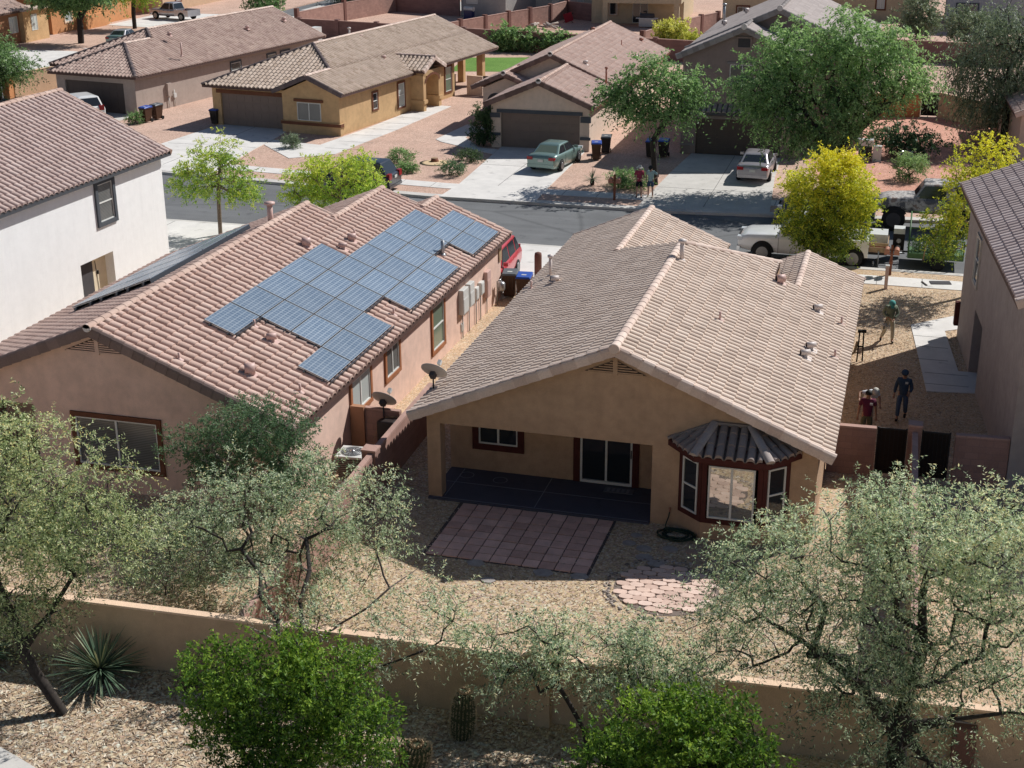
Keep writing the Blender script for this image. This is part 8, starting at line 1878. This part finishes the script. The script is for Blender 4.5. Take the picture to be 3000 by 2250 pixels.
    if hat:
        hm = M[hat[0]]
        m, c0 = dome(0.122, 0.02, -0.003, 1.45)
        if hat[1] == 'brim':
            n = 18; r0, r1 = 0.118, 0.19; vs = [c0 + ax * 0.015 + (sd * math.cos(2 * PI * k / n) + fw * math.sin(2 * PI * k / n)) * r0 for k in range(n)] + [c0 - ax * 0.015 + (sd * math.cos(2 * PI * k / n) + fw * math.sin(2 * PI * k / n)) * r1 for k in range(n)]
            m.mesh(vs, [(k, (k + 1) % n, n + (k + 1) % n, n + k) for k in range(n)] )
        if hat[1] == 'cap':
            m.mesh([c0 + fw * 0.11 + sd * 0.075 + ax * 0.02, c0 + fw * 0.11 - sd * 0.075 + ax * 0.02, c0 + fw * 0.2 - sd * 0.05 + ax * 0.0, c0 + fw * 0.2 + sd * 0.05 + ax * 0.0], [(0, 1, 2, 3)])
        m.build('hat', hm, t)
    if badge:
        q = che + Vector(badge); m = MB(); m.obox(q, (1, 0, 0), (0, 1, 0), (0, 0, 1), 0.045, 0.006, 0.035); m.build('badge', M['plate'], t)
    return t
BASE = dict(pel=(0, 0, 0.95), che=(0, 0, 1.27), neck=(0, 0, 1.46), head=(0, -0.015, 1.60), shl=(-0.18, 0, 1.38), ell=(-0.25, 0.02, 1.12), wrl=(-0.26, -0.06, 0.89), shr=(0.18, 0, 1.38), elr=(0.25, 0.02, 1.12), wrr=(0.26, -0.06, 0.89),
            hipl=(-0.09, 0, 0.88), knl=(-0.11, -0.02, 0.5), anl=(-0.12, 0.02, 0.09), toel=(-0.14, -0.14, 0.045), hipr=(0.09, 0, 0.88), knr=(0.11, -0.02, 0.5), anr=(0.12, 0.02, 0.09), toer=(0.14, -0.14, 0.045))
def J(**k): d = dict(BASE); d.update(k); return d
for n_, c_ in dict(c_red=(0.42, 0.06, 0.10), c_black=(0.015, 0.015, 0.02), c_mint=(0.45, 0.62, 0.58), c_navy=(0.035, 0.06, 0.13), c_white=(0.75, 0.76, 0.78), c_maroon=(0.14, 0.02, 0.05), c_denim=(0.07, 0.11, 0.18), c_khaki=(0.45, 0.42, 0.33), c_olive=(0.12, 0.12, 0.07), c_grn=(0.20, 0.24, 0.17), c_teal=(0.10, 0.40, 0.36), c_dark=(0.03, 0.035, 0.03), hatpale=(0.66, 0.64, 0.55), hoodie=(0.045, 0.075, 0.12)).items(): M[n_] = plain(n_ + ' cloth', c_, 0.9, var=0.25, scale=12)
M['redlip'] = plain('lip', (0.25, 0.09, 0.07), 0.6)
person('man in a red t-shirt and pale bucket hat on the far sidewalk', (-1.20, 37.4, 0), 10, J(ell=(-0.24, -0.03, 1.12), wrl=(-0.12, -0.2, 1.08), elr=(0.24, -0.03, 1.12), wrr=(0.12, -0.2, 1.05)), dict(top='c_red', bottom='c_black', legs='short', shoe='c_black', skin='skinpale'), ('hatpale', 'brim'))
person('man in a mint t-shirt and blue shorts with a hand on his hip', (-0.62, 37.55, 0), -5, J(elr=(0.42, 0.06, 1.16), wrr=(0.19, -0.02, 1.0), head=(0, -0.06, 1.58), ell=(-0.24, 0, 1.12), wrl=(-0.2, -0.15, 0.95)), dict(top='c_mint', bottom='c_denim', legs='short', shoe='c_khaki', skin='skinpale'), ('c_dark', 'cap'))
person('worker in khaki trousers looking down at his hands in the front gravel yard', (12.12, 17.05, 0), 8, J(che=(0, -0.03, 1.27), neck=(0, -0.09, 1.45), head=(0, -0.2, 1.55), ell=(-0.26, -0.02, 1.13), wrl=(-0.08, -0.24, 1.02), elr=(0.26, -0.02, 1.13), wrr=(0.1, -0.25, 0.98), knl=(-0.16, -0.06, 0.5), anl=(-0.26, 0.16, 0.11), toel=(-0.28, 0.0, 0.05), knr=(0.12, -0.05, 0.5), anr=(0.13, -0.06, 0.09), toer=(0.14, -0.22, 0.045)), dict(top='c_grn', bottom='c_khaki', shoe='c_dark', sleeve='long'), ('c_teal', 'cap'))
t = thing('string_trimmer', 'pale round tool hanging at the knee of the khaki clad worker', 'tool', (11.93, 16.82, 0)); m = MB(); m.lathe([(0.05, 0.55), (0.12, 0.6), (0.12, 0.72), (0.06, 0.78)], n=14); m.build('reel', M['hatpale'], t); m = MB(); m.tube([(0, 0, 0.75), (0.06, -0.02, 0.98)], 0.012, 6); m.tube([(0.0, -0.12, 0.6), (0.0, -0.14, 0.66), (0.0, -0.12, 0.72)], 0.02, 6); m.build('strap', M['c_black'], t)
person('person in a dark blue hooded jacket walking towards the gate', (12.75, 9.35, 0), -6, J(knl=(-0.11, -0.1, 0.5), anl=(-0.12, -0.08, 0.09), toel=(-0.13, -0.24, 0.045), knr=(0.1, 0.0, 0.5), anr=(0.09, 0.26, 0.14), toer=(0.09, 0.13, 0.05), wrl=(-0.27, -0.02, 0.88), wrr=(0.2, -0.16, 1.0), head=(0, -0.04, 1.6)), dict(top='hoodie', bottom='c_denim', shoe='c_black', sleeve='long'), ('hoodie', 'brimless'), badge=(0.09, -0.165, 0.07))
person('man in a maroon t-shirt with a white badge walking towards the gate', (11.72, 7.25, 0), 4, J(wrl=(-0.27, -0.04, 0.88), wrr=(0.27, 0.0, 0.88), knl=(-0.1, -0.08, 0.5), anr=(0.12, 0.15, 0.1), toer=(0.12, 0.0, 0.05)), dict(top='c_maroon', bottom='c_olive', shoe='c_black'), None, badge=(0.09, -0.17, 0.05))
person('man in a white t-shirt and cap bending forward behind the man in maroon', (11.72, 8.35, 0), 30, J(pel=(0, 0.1, 0.93), che=(0, -0.1, 1.2), neck=(0, -0.24, 1.33), head=(0, -0.36, 1.38), shl=(-0.18, -0.14, 1.3), shr=(0.18, -0.14, 1.3), ell=(-0.4, -0.1, 1.3), wrl=(-0.5, -0.3, 1.2), elr=(0.26, -0.2, 1.08), wrr=(0.2, -0.36, 0.92), face=(0, -0.6, -0.6)), dict(top='c_white', bottom='c_khaki', shoe='c_dark'), ('hatpale', 'cap'))
